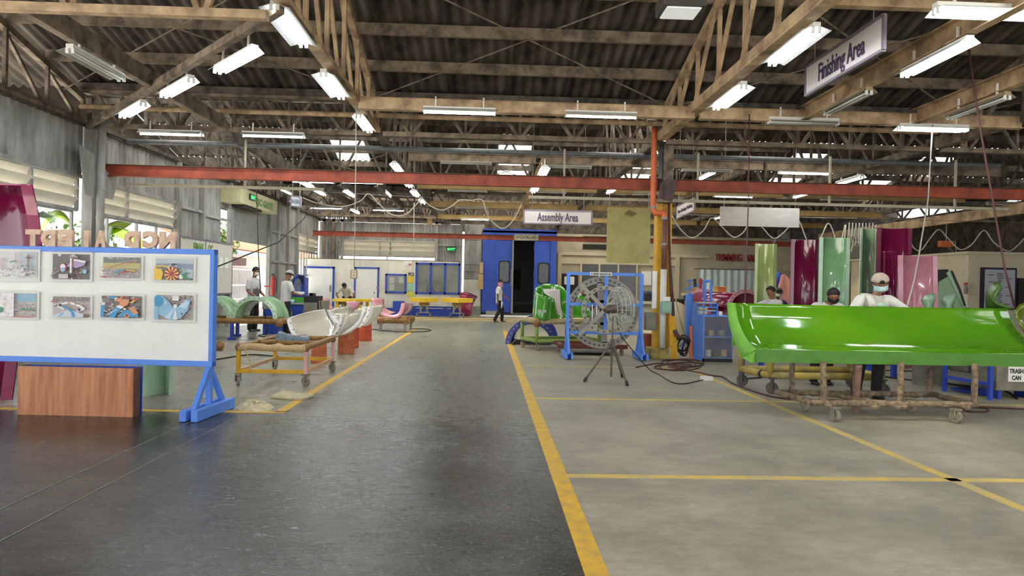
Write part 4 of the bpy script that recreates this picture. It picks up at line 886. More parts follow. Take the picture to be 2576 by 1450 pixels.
p = Print(134, 746, 226, 799, 'photo of white and orange tube slides over a pale plaza'); p.rect(0, 0, 1, 1, 'pinkg').rect(0, .78, 1, 1, 'grey').specks(0, .45, 1, 1, 130, ['white', 'dark', 'purple', 'grey', 'pinkg', 'red']).poly([(0, 0), (.5, .4), (1, .1), (1, 0)], 'sky').stroke([(.2, .55), (.35, .45), (.45, .35)], .14, 'white').stroke([(.25, .62), (.5, .72), (.8, .55), (.9, .42), (.72, .3)], .1, 'white').stroke([(.47, .7), (.52, .72)], .11, 'orange').stroke([(.66, .64), (.7, .62)], .11, 'orange').stroke([(.4, .42), (.45, .36)], .15, 'orange').stroke([(.32, .52), (.5, .38), (.6, .25), (.63, .02)], .08, 'blue').stroke([(.22, .02), (.35, .24)], .05, 'lblue').disc(.27, .58, .04, 'dark').disc(.78, .38, .04, 'dark').stroke([(.02, .74), (.16, .78)], .05, 'red').disc(.95, .06, .06, 'brown'); p.done()
p = Print(258, 744, 357, 801, 'photo of blue tube slides with an orange bowl'); p.rect(0, 0, 1, 1, 'grey').specks(0, 0, 1, 1, 190, ['dark', 'white', 'grey', 'brown', 'pinkg', 'crowd'], .05).stroke([(.25, .99), (.42, .9)], .13, 'blue').rect(.39, .8, .46, .93, 'white').stroke([(.42, .86), (.6, .78)], .16, 'orange').disc(.62, .78, .13, 'orange').disc(.66, .86, .1, 'brown', 8, 0, PI).stroke([(.66, .7), (.53, .5)], .14, 'orange').stroke([(.55, .55), (.48, .44)], .16, 'white').stroke([(.49, .46), (.38, .25), (.32, .0)], .16, 'blue').stroke([(.09, .6), (.08, .02)], .08, 'blue').stroke([(.1, .7), (.1, .58)], .1, 'white').stroke([(.45, .4), (.2, .12)], .02, 'white').disc(.75, .06, .24, 'blue', 14, 0, PI, .7).disc(.7, .1, .06, 'orange').disc(.7, .12, .03, 'dark').stroke([(.8, .5), (.93, .2)], .14, 'orange').stroke([(.82, .85), (1, .88)], .07, 'red').stroke([(.78, .7), (.9, .82)], .05, 'yellow'); p.done()
p = Print(394, 742, 486, 806, 'photo looking down on pale blue double bowl slides'); p.rect(0, 0, 1, 1, 'crowd').specks(.3, 0, 1, 1, 130, ['dark', 'brown', 'white', 'grey'], .035).poly([(0, .9), (.2, .97), (.38, .75), (.5, .5), (.65, .55), (.85, .85), (.97, .8), (.9, .4), (.7, .05), (.45, 0), (.2, .15), (0, .3)], 'lblue').disc(.1, .75, .15, 'blue').disc(.05, .35, .12, 'lblue').poly([(0, 0), (.12, 0), (.1, .4), (0, .42)], 'lblue').poly([(.55, .5), (.28, .1), (.42, .02)], 'pblue').poly([(.57, .5), (.5, .02), (.62, .02)], 'white').poly([(.66, .55), (.85, .82), (.93, .7), (.85, .45)], 'pblue').poly([(.25, .7), (.32, .78), (.34, .6)], 'pblue').disc(.56, .56, .05, 'white').disc(.75, .26, .025, 'brown').rect(.48, .78, .66, .98, 'white').stroke([(.12, .0), (.1, .4), (.2, .75)], .012, 'sea'); p.done()
# ================================================================== behind and under the board
t = thing('magenta_slide_section', (-5.7, 8.3, 0), 'tall magenta slide section standing behind the display board at the left edge', 'slide section')
rows = []
for v, (xr, z) in enumerate(((36, 0), (50, .6), (75, 1.2), (103, 1.83), (94, 2.15), (76, 2.5))):
    e = A(xr, 700, 8.15).x; rows.append([Vector((lerp(e-.95, e, i/8), 8.15+.28*math.sin(PI*i/8), z)) for i in range(9)])
MB().grid(rows).build('shell', M_maroon, t, smooth=True, solid=.02)
MB().grid([[Vector((r[-1].x, 8.15, r[-1].z)) for r in rows], [Vector((r[-1].x-.1, 8.1, r[-1].z)) for r in rows]]).build('side_flange', M_magenta, t, solid=.02)
MB().grid([[p+Vector((0, -.02, 0)) for p in rows[-1]], [Vector((p.x, 8.12, p.z-.0)) for p in rows[-1]]]).build('end_flange', M_magenta, t, solid=.02)
t = thing('plywood_box', (-4.25, 7.28, 0), 'reddish plywood box panel standing on the floor under the display board', 'plywood')
a, b = G(45, 1043), G(334, 1050); hp = .505
MB().bar(a+UP*hp/2, b+UP*hp/2, .016, hp, up=UP).build('front_sheet', M_plywood, t)
for s in (a, b): MB().bb((s.x-.008, s.y+.01, 0), (s.x+.008, s.y+.12, hp)).build('side_board', mat('brown_board_edge', srgb(110, 74, 62), .7), t)
MB().bb((a.x, a.y+.115, 0), (b.x, a.y+.125, hp)).build('back_board', M_blue_dk, t)
t = thing('pale_green_slide_section', (-4.15, 8.6, 0), 'pale mint slide channel standing upright behind the plywood box', 'slide section')
x0 = G(345, 998).x; pr = [(x0-.02, 8.72), (x0, 8.5), (x0+.11, 8.47), (x0+.2, 8.78), (x0+.3, 8.82), (x0+.33, 8.6)]
MB().grid([[Vector((x, y, z)) for x, y in pr] for z in (0, 1.45)]).build('shell', M_mint, t, solid=.02)
# rags on the floor
def heap(name, pts, h, mtl, label, seed=1):
    q = random.Random(seed); c = sum((Vector(p) for p in pts), Vector())/len(pts); n = len(pts); rows = []
    for k in range(7):
        f = k/6; rows.append([c.lerp(Vector(p), 1-f*.93)+UP*(0 if k == 0 else h*(math.sin(f*PI*.5)**.6)*q.uniform(.55, 1.15)) for p in pts])
    o = MB().grid(rows, closed=True).build(name, mtl, smooth=False, at=c); return tag(o, label, 'rag')
out = []
for i in range(22):
    a = 2*PI*i/22; r_ = 1+rnd.uniform(-.18, .12); p = G(641+47*math.cos(a)*r_, 1025+13.5*math.sin(a)*r_); out.append(p)
heap('rag_heap', out, .06, M_rag, 'crumpled dirty cream cloth lying beside the blue foot of the board', 4)
t = MB(); q = [G(679, 1003), G(757, 1010), G(791, 999), G(712, 988)]; o = t.prism(q[::-1] if (q[1]-q[0]).cross(q[2]-q[0]).z < 0 else q, (0, 0, .035)).build('folded_cloth', M_rag, bevel=.012); tag(o, 'flat folded cream cloth lying against the yellow line', 'rag')
# ================================================================== yellow trolley with a blue grey piece
x0, x1, y0, y1 = -3.40, -2.48, 9.52, 11.15
t = thing('yellow_trolley', ((x0+x1)/2, (y0+y1)/2, 0), 'low yellow frame trolley with padded top rails, left of the aisle', 'trolley')
for x, y in ((x0, y0), (x1, y0), (x1, y1), (x0, y1)):
    m_ = M_yellow if x == x0 else M_pinkpaint
    MB().bb((x-.025, y-.025, .165), (x+.025, y+.025, .5)).build('post', m_, t); caster((x, y, 0), .065, t, M_wheel_dusty, .165, .5 if x == x0 else 1.2)
zl = .195
for a, b, m_ in (((x0, y0), (x1, y0), M_yellow), ((x0, y1), (x1, y1), M_yellow), ((x0, y0), (x0, y1), M_peach), ((x1, y0), (x1, y1), M_peach)): MB().bar((*a, zl), (*b, zl), .04, .05).build('lower_rail', m_, t)
for a, b in (((x0, y0), (x0, y1)), ((x1, y0), (x1, y1)), ((x0, y1), (x1, y1)), ((x0, y0+.75), (x1, y0+.75))): MB().tube([vl((*a, .53), (*b, .53), i/8)+Vector((0, 0, rnd.uniform(-.006, .006))) for i in range(9)], .04, 10).build('padded_rail', M_wrap, t, smooth=True)
MB().tube([vl((x0, y0, .525), (x1, y0, .525), i/12)+Vector((0, 0, rnd.uniform(-.012, .008))) for i in range(13)], [.05+rnd.uniform(-.006, .012) for i in range(13)], 10).build('foam_rail', M_foam, t, smooth=True)
for x, y in ((x0, y0), (x1, y0), (x1, y1), (x0, y1)): MB().ball((x, y, .525), .052, 10, sc=(1, 1, 1.2)).build('padded_corner', M_wrap, t, smooth=True)
MB().tube(spline([(x0+.1, y0-.05, .5), (x0+.17, y0-.06, .35), (x0+.19, y0-.05, .18)], 4), .008, 5).build('loose_tape', M_foam, t)
t = thing('blue_grey_moulding', A(734, 855, 10.25), 'small blue grey chute end piece lying on the yellow trolley', 'slide section')
Yb = 10.25
fr = [(690, 866), (694, 846), (699, 838), (730, 845), (776, 850), (779, 858), (777, 867)]
f0 = [A(x, y, Yb) for x, y in fr]; 
MB().prism(f0, (0, .02, 0)).build('front_flange', M_bluegrey, t)
rows = []
for k in range(7):
    u = k/6; rows.append([A(lerp(698, 706, u), lerp(838, 833, u), Yb+.02+.5*u), A(lerp(720, 724, u), lerp(843, 842-5*0, u), Yb+.02+.5*u)-UP*.03*math.sin(PI*u), A(lerp(750, 750, u), lerp(848, 845, u), Yb+.02+.5*u)-UP*.03*math.sin(PI*u), A(lerp(777, 772, u), lerp(851, 842, u), Yb+.02+.5*u)])
MB().grid(rows).build('top_shell', M_bluegrey, t, smooth=True, solid=.012)
MB().grid([[f0[1], f0[2]], [rows[-1][0]-UP*.05, rows[-1][0]]]).build('end_flange', M_bluegrey, t, solid=.01)
bolts('bolt_hole', [A(x, y, Yb-.004) for x, y in ((699, 848), (718, 852), (737, 855), (756, 857), (773, 857), (698, 858))], .008, t)
# ================================================================== drums, white chutes
def drum(name, px, y0, y1, wpx, label, mtl):
    b = G(px, y1); k = b.y/FPX; r = wpx/2*k; h = (y1-y0)*k; b = b+Vector((0, r, 0))
    t = thing(name, b, label, 'drum', 'orange drums under the white chutes')
    MB().lathe([(r*.96, 0), (r, .01), (r, h*.33), (r*1.02, h*.34), (r*1.02, h*.36), (r, h*.37), (r*.98, h*.66), (r*1.0, h*.67), (r*1.0, h*.69), (r*.97, h*.7), (r*.96, h*.98), (r*.98, h), (.01, h)], b, (0, 0, 1), 20).build('body', mtl, t, smooth=False)
    return t
drum('drum', 797, 866, 916, 39, 'pale orange drum seen through the yellow trolley', M_drum); drum('drum', 866, 838, 892, 41, 'pale orange drum right of the yellow trolley, under the nearest white chutes', M_drum)
drum('drum', 884, 826, 877, 30, 'red drum half hidden behind the pale orange one', M_drum2); drum('drum', 914, 817, 859, 35, 'red orange drum under the farthest white chute', M_drum2)
t = thing('white_chute', A(790, 830, 13), 'glossy white chute section nearest, resting on drums behind the trolley', 'slide section', 'white chutes on the drums')
shell('shell', [[(731, 801, 13.7), (752, 793, 13.8), (785, 785, 13.9), (817, 779, 13.9)], [(735, 818, 13.6), (755, 812, 13.8), (790, 803, 13.95), (826, 799, 13.85)], [(741, 836, 13.1), (762, 836, 13.3), (800, 832, 13.4), (841, 824, 13.3)], [(748, 848, 12.5), (775, 853, 12.5), (805, 856, 12.5), (840, 853, 12.6)]], M_whitegel, t)
strip('left_flange', [(722, 805, 13.5), (726, 823, 13.3), (733, 840, 12.8), (740, 850, 12.3)], [(732, 800, 13.6), (736, 818, 13.45), (742, 836, 12.95), (750, 848, 12.4)], M_whiterim, t, .02)
strip('top_lip', [(722, 804, 13.5), (750, 793, 13.7), (785, 784, 13.85), (817, 778, 13.9)], [(732, 802, 13.65), (753, 795, 13.8), (786, 787, 13.9), (817, 781, 13.9)], M_whiterim, t, .015)
bolts('bolt_hole', [A(x, y, Y) for x, y, Y in ((731, 813, 13.38), (738, 830, 12.95))], .012, t)
t = thing('white_chute', A(866, 812, 14), 'white chute section in the middle, bolted to the nearest one', 'slide section', 'white chutes on the drums')
strip('left_flange', [(822, 780, 14.0), (829, 798, 13.95), (845, 824, 13.5), (850, 838, 13.2)], [(833, 780, 14.05), (840, 797, 14.0), (855, 814, 13.7), (858, 826, 13.3)], M_whiterim, t, .02)
shell('inner_wall', [[(832, 780, 14.1), (850, 774, 14.5), (882, 769, 14.9)], [(838, 795, 14.1), (856, 790, 14.5), (886, 784, 15.0)], [(852, 812, 13.8), (866, 808, 14.3), (890, 800, 14.8)]], M_whitegel, t)
strip('right_flange', [(838, 853, 12.75), (853, 833, 12.9), (862, 812, 13.1), (866, 791, 13.3)], [(829, 850, 12.7), (846, 828, 12.85), (853, 810, 13.0), (855, 792, 13.2)], M_whiterim, t, .02)
shell('outer_wall', [[(866, 791, 13.35), (890, 785, 13.7), (917, 781, 14.1)], [(863, 810, 13.2), (885, 806, 13.55), (912, 801, 13.9)], [(855, 830, 13.0), (872, 828, 13.3), (898, 822, 13.7)], [(843, 850, 12.9), (860, 845, 13.2), (882, 838, 13.5)]], M_whitegel, t)
strip('rear_flange', [(918, 781, 13.9), (913, 804, 13.6), (900, 824, 13.3), (868, 841, 12.9)], [(910, 783, 13.85), (904, 803, 13.5), (888, 820, 13.2), (858, 842, 12.8)], M_whiterim, t, .02)
bolts('bolt_hole', [A(x, y, Y) for x, y, Y in ((860, 801, 13.15), (856, 819, 12.95), (847, 838, 12.8), (836, 804, 13.9), (846, 815, 13.6))], .012, t)
t = thing('white_chute', A(930, 795, 16), 'white chute section farthest, on the red orange drum', 'slide section', 'white chutes on the drums')
strip('left_flange', [(924, 772, 15.8), (921, 790, 15.6), (910, 808, 15.3), (896, 824, 15.0)], [(935, 770, 15.9), (932, 790, 15.7), (922, 810, 15.4), (906, 826, 15.1)], M_whiterim, t, .02)
shell('outer_wall', [[(935, 770, 15.9), (950, 768, 16.2), (965, 767, 16.5)], [(932, 790, 15.7), (946, 787, 16.0), (960, 783, 16.3)], [(922, 808, 15.4), (936, 806, 15.7), (948, 800, 16.0)], [(908, 822, 15.1), (922, 820, 15.4), (934, 814, 15.7)]], M_whitegel, t)
shell('inner_wall', [[(890, 783, 15.9), (905, 776, 16.2), (924, 772, 16.4)], [(893, 795, 15.9), (906, 790, 16.1), (921, 786, 16.2)], [(898, 806, 15.6), (908, 803, 15.8), (914, 800, 15.9)]], M_whitegel, t)
bolts('bolt_hole', [A(x, y, Y) for x, y, Y in ((928, 781, 15.65), (924, 797, 15.45), (914, 812, 15.15))], .012, t)
cable([A(810, 745, 14.4), A(806, 765, 14.4), A(812, 790, 14.2), A(828, 815, 14.0)], .012, 'chute_cord', M_cable, None, 'dark cord hanging in the joint of the white chutes', 'cable')
# ================================================================== mint half tunnels on a padded trestle
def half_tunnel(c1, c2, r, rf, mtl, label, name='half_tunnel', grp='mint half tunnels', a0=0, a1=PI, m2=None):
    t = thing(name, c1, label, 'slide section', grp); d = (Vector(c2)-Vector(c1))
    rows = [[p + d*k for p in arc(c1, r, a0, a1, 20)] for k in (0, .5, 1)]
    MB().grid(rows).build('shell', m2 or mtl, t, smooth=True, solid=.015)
    for k in (0, 1): MB().grid([[p+d*k for p in arc(c1, r, a0, a1, 20)], [p+d*k for p in arc(c1, rf, a0, a1, 20)]]).build('flange', mtl, t, solid=.02)
    bolts('bolt_hole', [p+Vector((0, -.015, 0)) for p in arc(c1, (r+rf)/2, a0+.15, a1-.15, 12)], .011, t); return t
YT = 16.6
half_tunnel(A(639, 803, YT), A(672, 800, YT+1.0), .455, .55, M_mint, 'mint green half tunnel section on the padded trestle, whole', m2=M_mint_dk)
half_tunnel(A(522, 801, YT), A(556, 798, YT+1.0), .455, .55, M_mint, 'mint green half tunnel section partly hidden by the display board', m2=M_mint_dk)
t = thing('padded_trestle', A(620, 857, YT), 'blue legged trestle with brown padded pipe under the mint half tunnels', 'trestle')
zp = A(620, 808, YT).z; xa, xb = A(470, 808, YT).x, A(703, 808, YT).x
MB().cyl((xa, YT, zp), (xb, YT, zp), .068, n=12).build('padded_rail', M_wrap, t, smooth=True); MB().cyl((xa, YT+1.1, zp), (xb+.2, YT+1.1, zp), .068, n=12).build('padded_rail', M_wrap, t, smooth=True)
MB().cyl((xb, YT-.05, zp), (xb+.2, YT+1.1, zp), .075, n=12).build('padded_rail', M_wrap, t, smooth=True); MB().ball((xb, YT-.03, zp-.05), .1, 10).build('padded_corner', M_wrap, t, smooth=True)
for x, y in ((A(584, 800, YT).x, YT), (A(556, 800, YT).x, YT+1.1), (xb, YT), (xb+.2, YT+1.1)):
    MB().bb((x-.035, y-.035, 0), (x+.035, y+.035, zp-.05)).build('leg', M_blue_dk, t); MB().bb((x-.08, y-.05, 0), (x+.08, y+.05, .06)).build('foot', M_blue_dk, t)
t = thing('wrapped_roll', A(555, 872, 12.6), 'end of a brown padded pipe at the right edge of the display board', 'pipe'); c = A(556, 871, 12.6); MB().cyl(c+Vector((-1.6, .3, 0)), c, .095, n=12).build('padding', M_wrap, t, smooth=True); MB().ball(c, .1, 10, sc=(.5, 1, 1)).build('tape_end', M_wrap, t, smooth=True)
for s in (-1.4, -.5): MB().bb((c.x+s-.03, 12.6+.1, 0), (c.x+s+.03, 12.6+.25, c.z)).build('leg', M_blue_dk, t)
# ================================================================== cabinets, bench and machines in the left bay
def bx(name, x0, y0, x1, y1, Y, dep, mtl, parent, z0=None):
    p, q = A(x0, y0, Y), A(x1, y1, Y); return MB().bb((p.x, Y, z0 if z0 is not None else q.z), (q.x, Y+dep, p.z)).build(name, mtl, parent)
t = thing('blue_cabinet', A(680, 838, 18.6), 'blue cabinet seen through the whole mint half tunnel', 'cabinet'); bx('body', 662, 778, 699, 838, 18.6, .5, M_blue_dk, t, 0); bx('tray', 660, 760, 700, 778, 18.62, .46, M_grey, t)
t = thing('blue_cabinet', A(748, 760, 28.2), 'blue open shelf cabinet at the corner of the white booth', 'cabinet'); bx('body', 738, 698, 765, 780, 28.3, .6, M_blue_dk, t, 0); bx('shelf_opening', 750, 693, 764, 712, 28.2, .1, mat('deep_blue_inside', srgb(22, 38, 92), .6), t); MB().prism([A(738, 705, 28.2), A(748, 690, 28.2), A(748, 730, 28.2), A(738, 735, 28.2)], (0, .4, 0)).build('side_panel', M_blue_dk, t)
t = thing('blue_bench', A(748, 800, 21), 'blue work bench behind the capped worker', 'bench')
bx('top', 728, 763, 768, 767, 20.6, 1.0, M_grey, t); bx('apron', 729, 767, 767, 782, 20.65, .9, M_blue_dk, t)
for x in (732, 764): p = A(x, 790, 20.8); MB().bb((p.x-.03, 20.8, 0), (p.x+.03, 20.86, .6)).build('leg', M_grey, t)
t = thing('lime_moulding', A(749, 757, 21.3), 'lime green moulding lying on the blue bench', 'slide section'); bx('body', 731, 748, 763, 761, 21.2, .3, M_seatgreen, t)
t = thing('basin', A(735, 758, 20.9), 'pale blue basin on the blue bench', 'basin'); c = A(734, 762, 20.9); MB().lathe([(.05, 0), (.075, .1), (.08, .1), (.06, .01)], c, n=16).build('bowl', mat('pale_blue_plastic', srgb(168, 206, 208), .4), t, smooth=True)
for nm, a, b, c_, d_, lab in (('machine_cabinet', 764, 745, 801, 800, 'grey machine cabinet with a black panel and red button, left of the white chutes'), ('machine_cabinet', 799, 757, 818, 800, 'small grey machine cabinet right of the black panelled one')):
    t = thing(nm, A((a+c_)/2, d_, 19.5), lab, 'machine'); bx('body', a, b+(16 if a == 764 else 0), c_, d_, 19.5, .5, M_bin, t, 0)
    if a == 764:
        bx('black_panel', a, b, c_, b+16, 19.48, .5, M_black, t); c = A(783, 741, 19.5); MB().cyl(c, c+Vector((0, .05, 0)), .045, n=14).build('dial', M_grey, t); c = A(791, 741, 19.5); MB().ball(c, .016, 8).build('button', M_redmetal, t); MB().bb((A(778, 745, 19.5).x, 19.5, A(783, 746, 19.5).z), (A(793, 745, 19.5).x, 19.56, A(783, 738, 19.5).z)).build('dial_box', M_black, t)
t = thing('fire_extinguisher', (-7.7, 25.2, .9), 'red fire extinguisher on the left wall post beside the shutter', 'extinguisher'); c = A(686, 744, 24.6)
MB().lathe([(.02, 0), (.07, .02), (.075, .08), (.075, .6), (.05, .66), (.025, .68), (.025, .72), (0, .72)], c, n=14).build('cylinder', M_redmetal, t, smooth=True); MB().bb((c.x-.04, c.y-.02, c.z+.72), (c.x+.05, c.y+.02, c.z+.78)).build('valve', M_black, t); MB().tube(spline([(c.x+.03, c.y, c.z+.74), (c.x+.14, c.y-.03, c.z+.5), (c.x+.12, c.y-.02, c.z+.1)], 4), .012, 6).build('hose', M_black, t)
MB().bb((c.x-.3, c.y-.03, c.z+.3), (c.x+.05, c.y+.03, c.z+.35)).build('bracket', M_redmetal, t)
# sign boards on the left wall
for y0, y1, z1, s in ((17.75, 19.2, 2.5, 'left one reading FINAL'), (19.3, 21.2, 2.5, 'right one reading QC')):
    t = thing('notice_board', (-7.85, y0, 1.1), 'pale wall board beside the shutter, '+s, 'board'); MB().bb((-7.86, y0, 1.05), (-7.83, y1, z1)).build('board', mat('pale_board', srgb(214, 212, 200), .6, var=.04), t)
    MB().bb((-7.87, y0, z1), (-7.81, y1, z1+.05)).build('frame_rail', M_signframe, t); MB().bb((-7.87, y0, 1.0), (-7.81, y1, 1.05)).build('frame_rail', M_signframe, t)
    if y0 < 18: text('FINAL', 'lettering', .3, M_greentext, t, (-7.825, 18.45, 2.2), (0, 1, 0), UP, width=.68, bold=.01)
    else:
        text('QC', 'lettering', .3, M_greentext, t, (-7.825, 19.4, 2.2), (0, 1, 0), UP, width=.32, bold=.01)
        for k in range(3): MB().bb((-7.82, 19.75+k*.42, 1.78), (-7.81, 20.05+k*.42, 2.1)).build('paper_sheet', M_paper, t)
        MB().bb((-7.82, 19.8, 1.35), (-7.805, 20.1, 1.7)).build('paper_sheet', M_paper, t)
# ================================================================== white site booth at the far end
YB = 30.8
def PB(px, py, Y=YB): return A(px, py, Y)
t = thing('wall_partition', (-4.8, YB, 0), 'white painted booth wall with blue framed doors at the far left', 'booth', kind='structure')
xa, xm, xe = PB(763, 700).x, PB(1046, 700).x, PB(1157, 700).x; zt_ = 2.46
ws = [xa+(xm-xa)*i/4 for i in range(5)]
for i in range(4): MB().bb((ws[i]+.004, YB, .12), (ws[i+1]-.004, YB+.06, zt_)).build('wall_board', M_whitewall, t)
MB().bb((xm+.01, YB, .12), (xe, YB+.06, PB(1100, 738).z)).build('wall_board', M_whitewall, t); MB().bb((xm+.01, YB, PB(1100, 662).z), (xe, YB+.06, zt_)).build('wall_board', M_whitewall, t)
MB().bb((xa, YB-.01, zt_), (xe, YB+1.4, zt_+.03)).build('roof_sheet', mat('dark_booth_roof', srgb(98, 88, 76), .8), t); MB().bb((xa, YB+1.3, 0), (xe, YB+1.36, zt_)).build('rear_board', M_whitewall, t); MB().bb((xe-.05, YB, 0), (xe, YB+1.3, zt_)).build('end_board', M_whitewall, t)
MB().bb((PB(985, 0).x, YB-.02, 0), (xe, YB, .33)).build('blue_skirting', M_blue_dk, t)
def framed(name, x0, y0, x1, y1, fm, lab, cat, fill, w=.07, z0=None, extra=None, Y=YB, kind=None):
    p, q = A(x0, y0, Y), A(x1, y1, Y); b = q.z if z0 is None else z0; o = thing(name, ((p.x+q.x)/2, Y, b), lab, cat, kind=kind)
    MB().bb((p.x+w, Y-.03, b), (q.x-w, Y-.005, p.z-w)).build(extra or 'leaf', fill, o)
    for lo, hi in (((p.x, Y-.06, b), (p.x+w, Y-.004, p.z)), ((q.x-w, Y-.06, b), (q.x, Y-.004, p.z)), ((p.x, Y-.06, p.z-w), (q.x, Y-.004, p.z))): MB().bb(lo, hi).build('frame_member', fm, o)
    if z0 is None: MB().bb((p.x, Y-.06, b), (q.x, Y-.004, b+w)).build('frame_member', fm, o)
    return o, p, q
d2, p, q = framed('door_2', 767, 670, 840, 790, M_blue_dk, 'white booth door in a blue frame, the wide left one', 'door', M_white, .08, .1, kind='structure')
MB().bb((q.x-.2, YB-.07, 1.0), (q.x-.14, YB-.03, 1.3)).build('door_handle', M_steel, d2)
d3, p, q = framed('door_3', 892, 672, 952, 790, M_blue_dk, 'white booth door in a blue frame, the right one', 'door', M_white, .07, .1, kind='structure')
c = Vector((q.x-.2, YB-.05, PB(944, 737).z)); MB().ball(c, .035, 10).build('door_knob', M_steel, d3); MB().bb((q.x-.12, YB-.07, c.z+.2), (q.x-.02, YB-.03, c.z+.26)).build('door_closer', M_grey, d3)
n1, p, q = framed('notice_window', 970, 689, 1022, 739, M_blue_dk, 'blue framed notice window on the booth with papers inside', 'notice board', mat('grey_notice_back', srgb(130, 132, 130), .4, var=.1), .08)
for a, b, c_, d_ in ((980, 698, 992, 713), (980, 715, 992, 731), (1003, 697, 1015, 713), (974, 692, 1016, 696)):
    g_, h_ = PB(a, b), PB(c_, d_); MB().bb((g_.x, YB-.045, h_.z), (h_.x, YB-.035, g_.z)).build('paper_sheet', M_paper, n1)
MB().bb((p.x+.08, YB-.055, q.z+.08), (q.x-.08, YB-.05, p.z-.08)).build('pane', M_glass, n1)
w9 = thing('window_9', PB(1100, 738), 'blue framed three pane booth window', 'window', kind='structure'); p, q = PB(1046, 661), PB(1157, 742)
for k in range(4): x = lerp(p.x, q.x-.09, k/3); MB().bb((x, YB-.05, q.z), (x+.09, YB+.02, p.z)).build('frame_member', M_blue_dk, w9)
for z in (q.z, p.z-.09): MB().bb((p.x, YB-.05, z), (q.x, YB+.02, z+.09)).build('frame_member', M_blue_dk, w9)
for k in range(3): x = lerp(p.x, q.x-.09, k/3); MB().bb((x+.09, YB-.01, q.z+.09), (lerp(p.x, q.x-.09, (k+1)/3), YB, p.z-.09)).build('pane', M_glass, w9)
t = thing('standing_fan', (-2.2, 31.2, 0), 'dark fan seen through the booth window', 'fan'); c = A(1093, 728, 31.2); MB().lathe([(.42, 0), (.43, .05), (.42, .1), (.05, .12)], c, (0, 1, 0), 20).build('guard', M_black, t); MB().cyl((c.x, 31.25, 0), (c.x, 31.25, c.z), .03).build('pole', M_black, t)
t = thing('status_board', PB(1035, 735), 'yellow and mint status card column headed PCS on the booth wall', 'board')
for a, b, m_ in ((695, 712, M_ytable), (713, 733, mat('mint_card', srgb(150, 202, 178), .6)), (735, 748, mat('lime_card', srgb(196, 204, 70), .6))): g_, h_ = PB(1025, a), PB(1040, b); MB().bb((g_.x, YB-.03, h_.z), (h_.x, YB-.005, g_.z)).build('card', m_, t)
text('PCS', 'lettering', .2, M_black, t, PB(1027, 694, YB-.01), (1, 0, 0), UP, width=.25, bold=.008)
g_, h_ = PB(1016, 656), PB(1036, 669); t2 = thing('wall_poster', g_, 'small pale poster under the booth roof edge', 'poster'); MB().bb((g_.x, YB-.02, h_.z), (h_.x, YB-.004, g_.z)).build('sheet', M_paper, t2); MB().bb((lerp(g_.x, h_.x, .6), YB-.025, h_.z+.02), (h_.x-.02, YB-.02, lerp(h_.z, g_.z, .4))).build('print', M_box_o, t2)
t = thing('blue_box', PB(1000, 790, 30.2), 'plain blue box standing before the booth, below the notice window', 'box'); g_, h_ = A(988, 758, 30.2), A(1014, 791, 30.2); MB().bb((g_.x, 30.2, 0), (h_.x, 30.6, g_.z)).build('body', M_blue_dk, t, bevel=.01)
t = thing('blue_trestle', PB(1085, 790, 30.4), 'low blue trestle frame before the booth', 'trestle'); xa2, xb2 = A(1034, 780, 30.4).x, A(1137, 780, 30.4).x; zz = A(1085, 771, 30.4).z
for x in (xa2, xb2): MB().bb((x-.04, 30.36, 0), (x+.04, 30.44, zz)).build('leg', M_blue_dk, t)
MB().bb((xa2, 30.36, zz-.07), (xb2, 30.44, zz)).build('rail', M_blue_dk, t); MB().bar((xa2, 30.4, .35), (xa2+.3, 30.4, zz-.05), .05, .05).build('brace', M_blue_dk, t); MB().bar((xb2, 30.4, .25), (xb2-.4, 30.4, zz-.05), .05, .05).build('brace', M_blue_dk, t)
# yellow lift tables
def ytable(px0, px1, py, Y, label):
    p, q = A(px0, py, Y), A(px1, py+13, Y); cx = (p.x+q.x)/2; t = thing('yellow_table', (cx, Y+.3, 0), label, 'table', 'yellow tables at the booth')
    MB().prism([(p.x, Y+.25, p.z-.18), (cx+.05, Y, p.z-.2), (q.x, Y+.15, p.z-.18), (q.x-.25, Y+.7, p.z-.18), (p.x+.2, Y+.8, p.z-.18)], (0, 0, .18)).build('tabletop', M_ytable, t, bevel=.01)
    MB().bb((cx-.2, Y+.2, p.z-.34), (cx+.2, Y+.6, p.z-.2)).build('padded_block', M_wrap, t)
    for a in (-.14, .14):
        MB().bb((cx+a-.035, Y+.25, .25), (cx+a+.035, Y+.31, p.z-.3)).build('post', M_steel, t); MB().bar((cx+a, Y+.3, .3), (cx-a, Y+.5, p.z-.35), .04, .04).build('brace', M_steel, t)
    for s in (-.26, .26): MB().bb((cx+s-.03, Y+.05, .17), (cx+s+.03, Y+.65, .24)).build('base_beam', M_blue_dk, t)
    MB().bb((cx-.3, Y+.3, .17), (cx+.3, Y+.36, .23)).build('base_beam', M_steel, t)
    for s in (-.28, .28):
        for u in (.08, .62): caster((cx+s, Y+u, 0), .065, t, M_steel, .17, .4)
    return t
ytable(1028, 1103, 749, 29.4, 'yellow topped lift table before the booth, left of the pair'); ytable(1108, 1190, 750, 29.2, 'yellow topped lift table before the magenta shell')
t = thing('yellow_table', A(885, 790, 26.5), 'larger yellow table in front of the stooping worker', 'table', 'yellow tables at the booth'); p, q = A(836, 752, 26), A(936, 757, 26)
MB().prism([(p.x, 26, p.z-.1), (A(885, 752, 26).x, 25.8, p.z-.1), (q.x, 26.3, p.z-.1), (q.x-.3, 27.2, p.z-.1), (p.x+.1, 27.2, p.z-.1)], (0, 0, .1)).build('tabletop', M_ytable, t, bevel=.008)
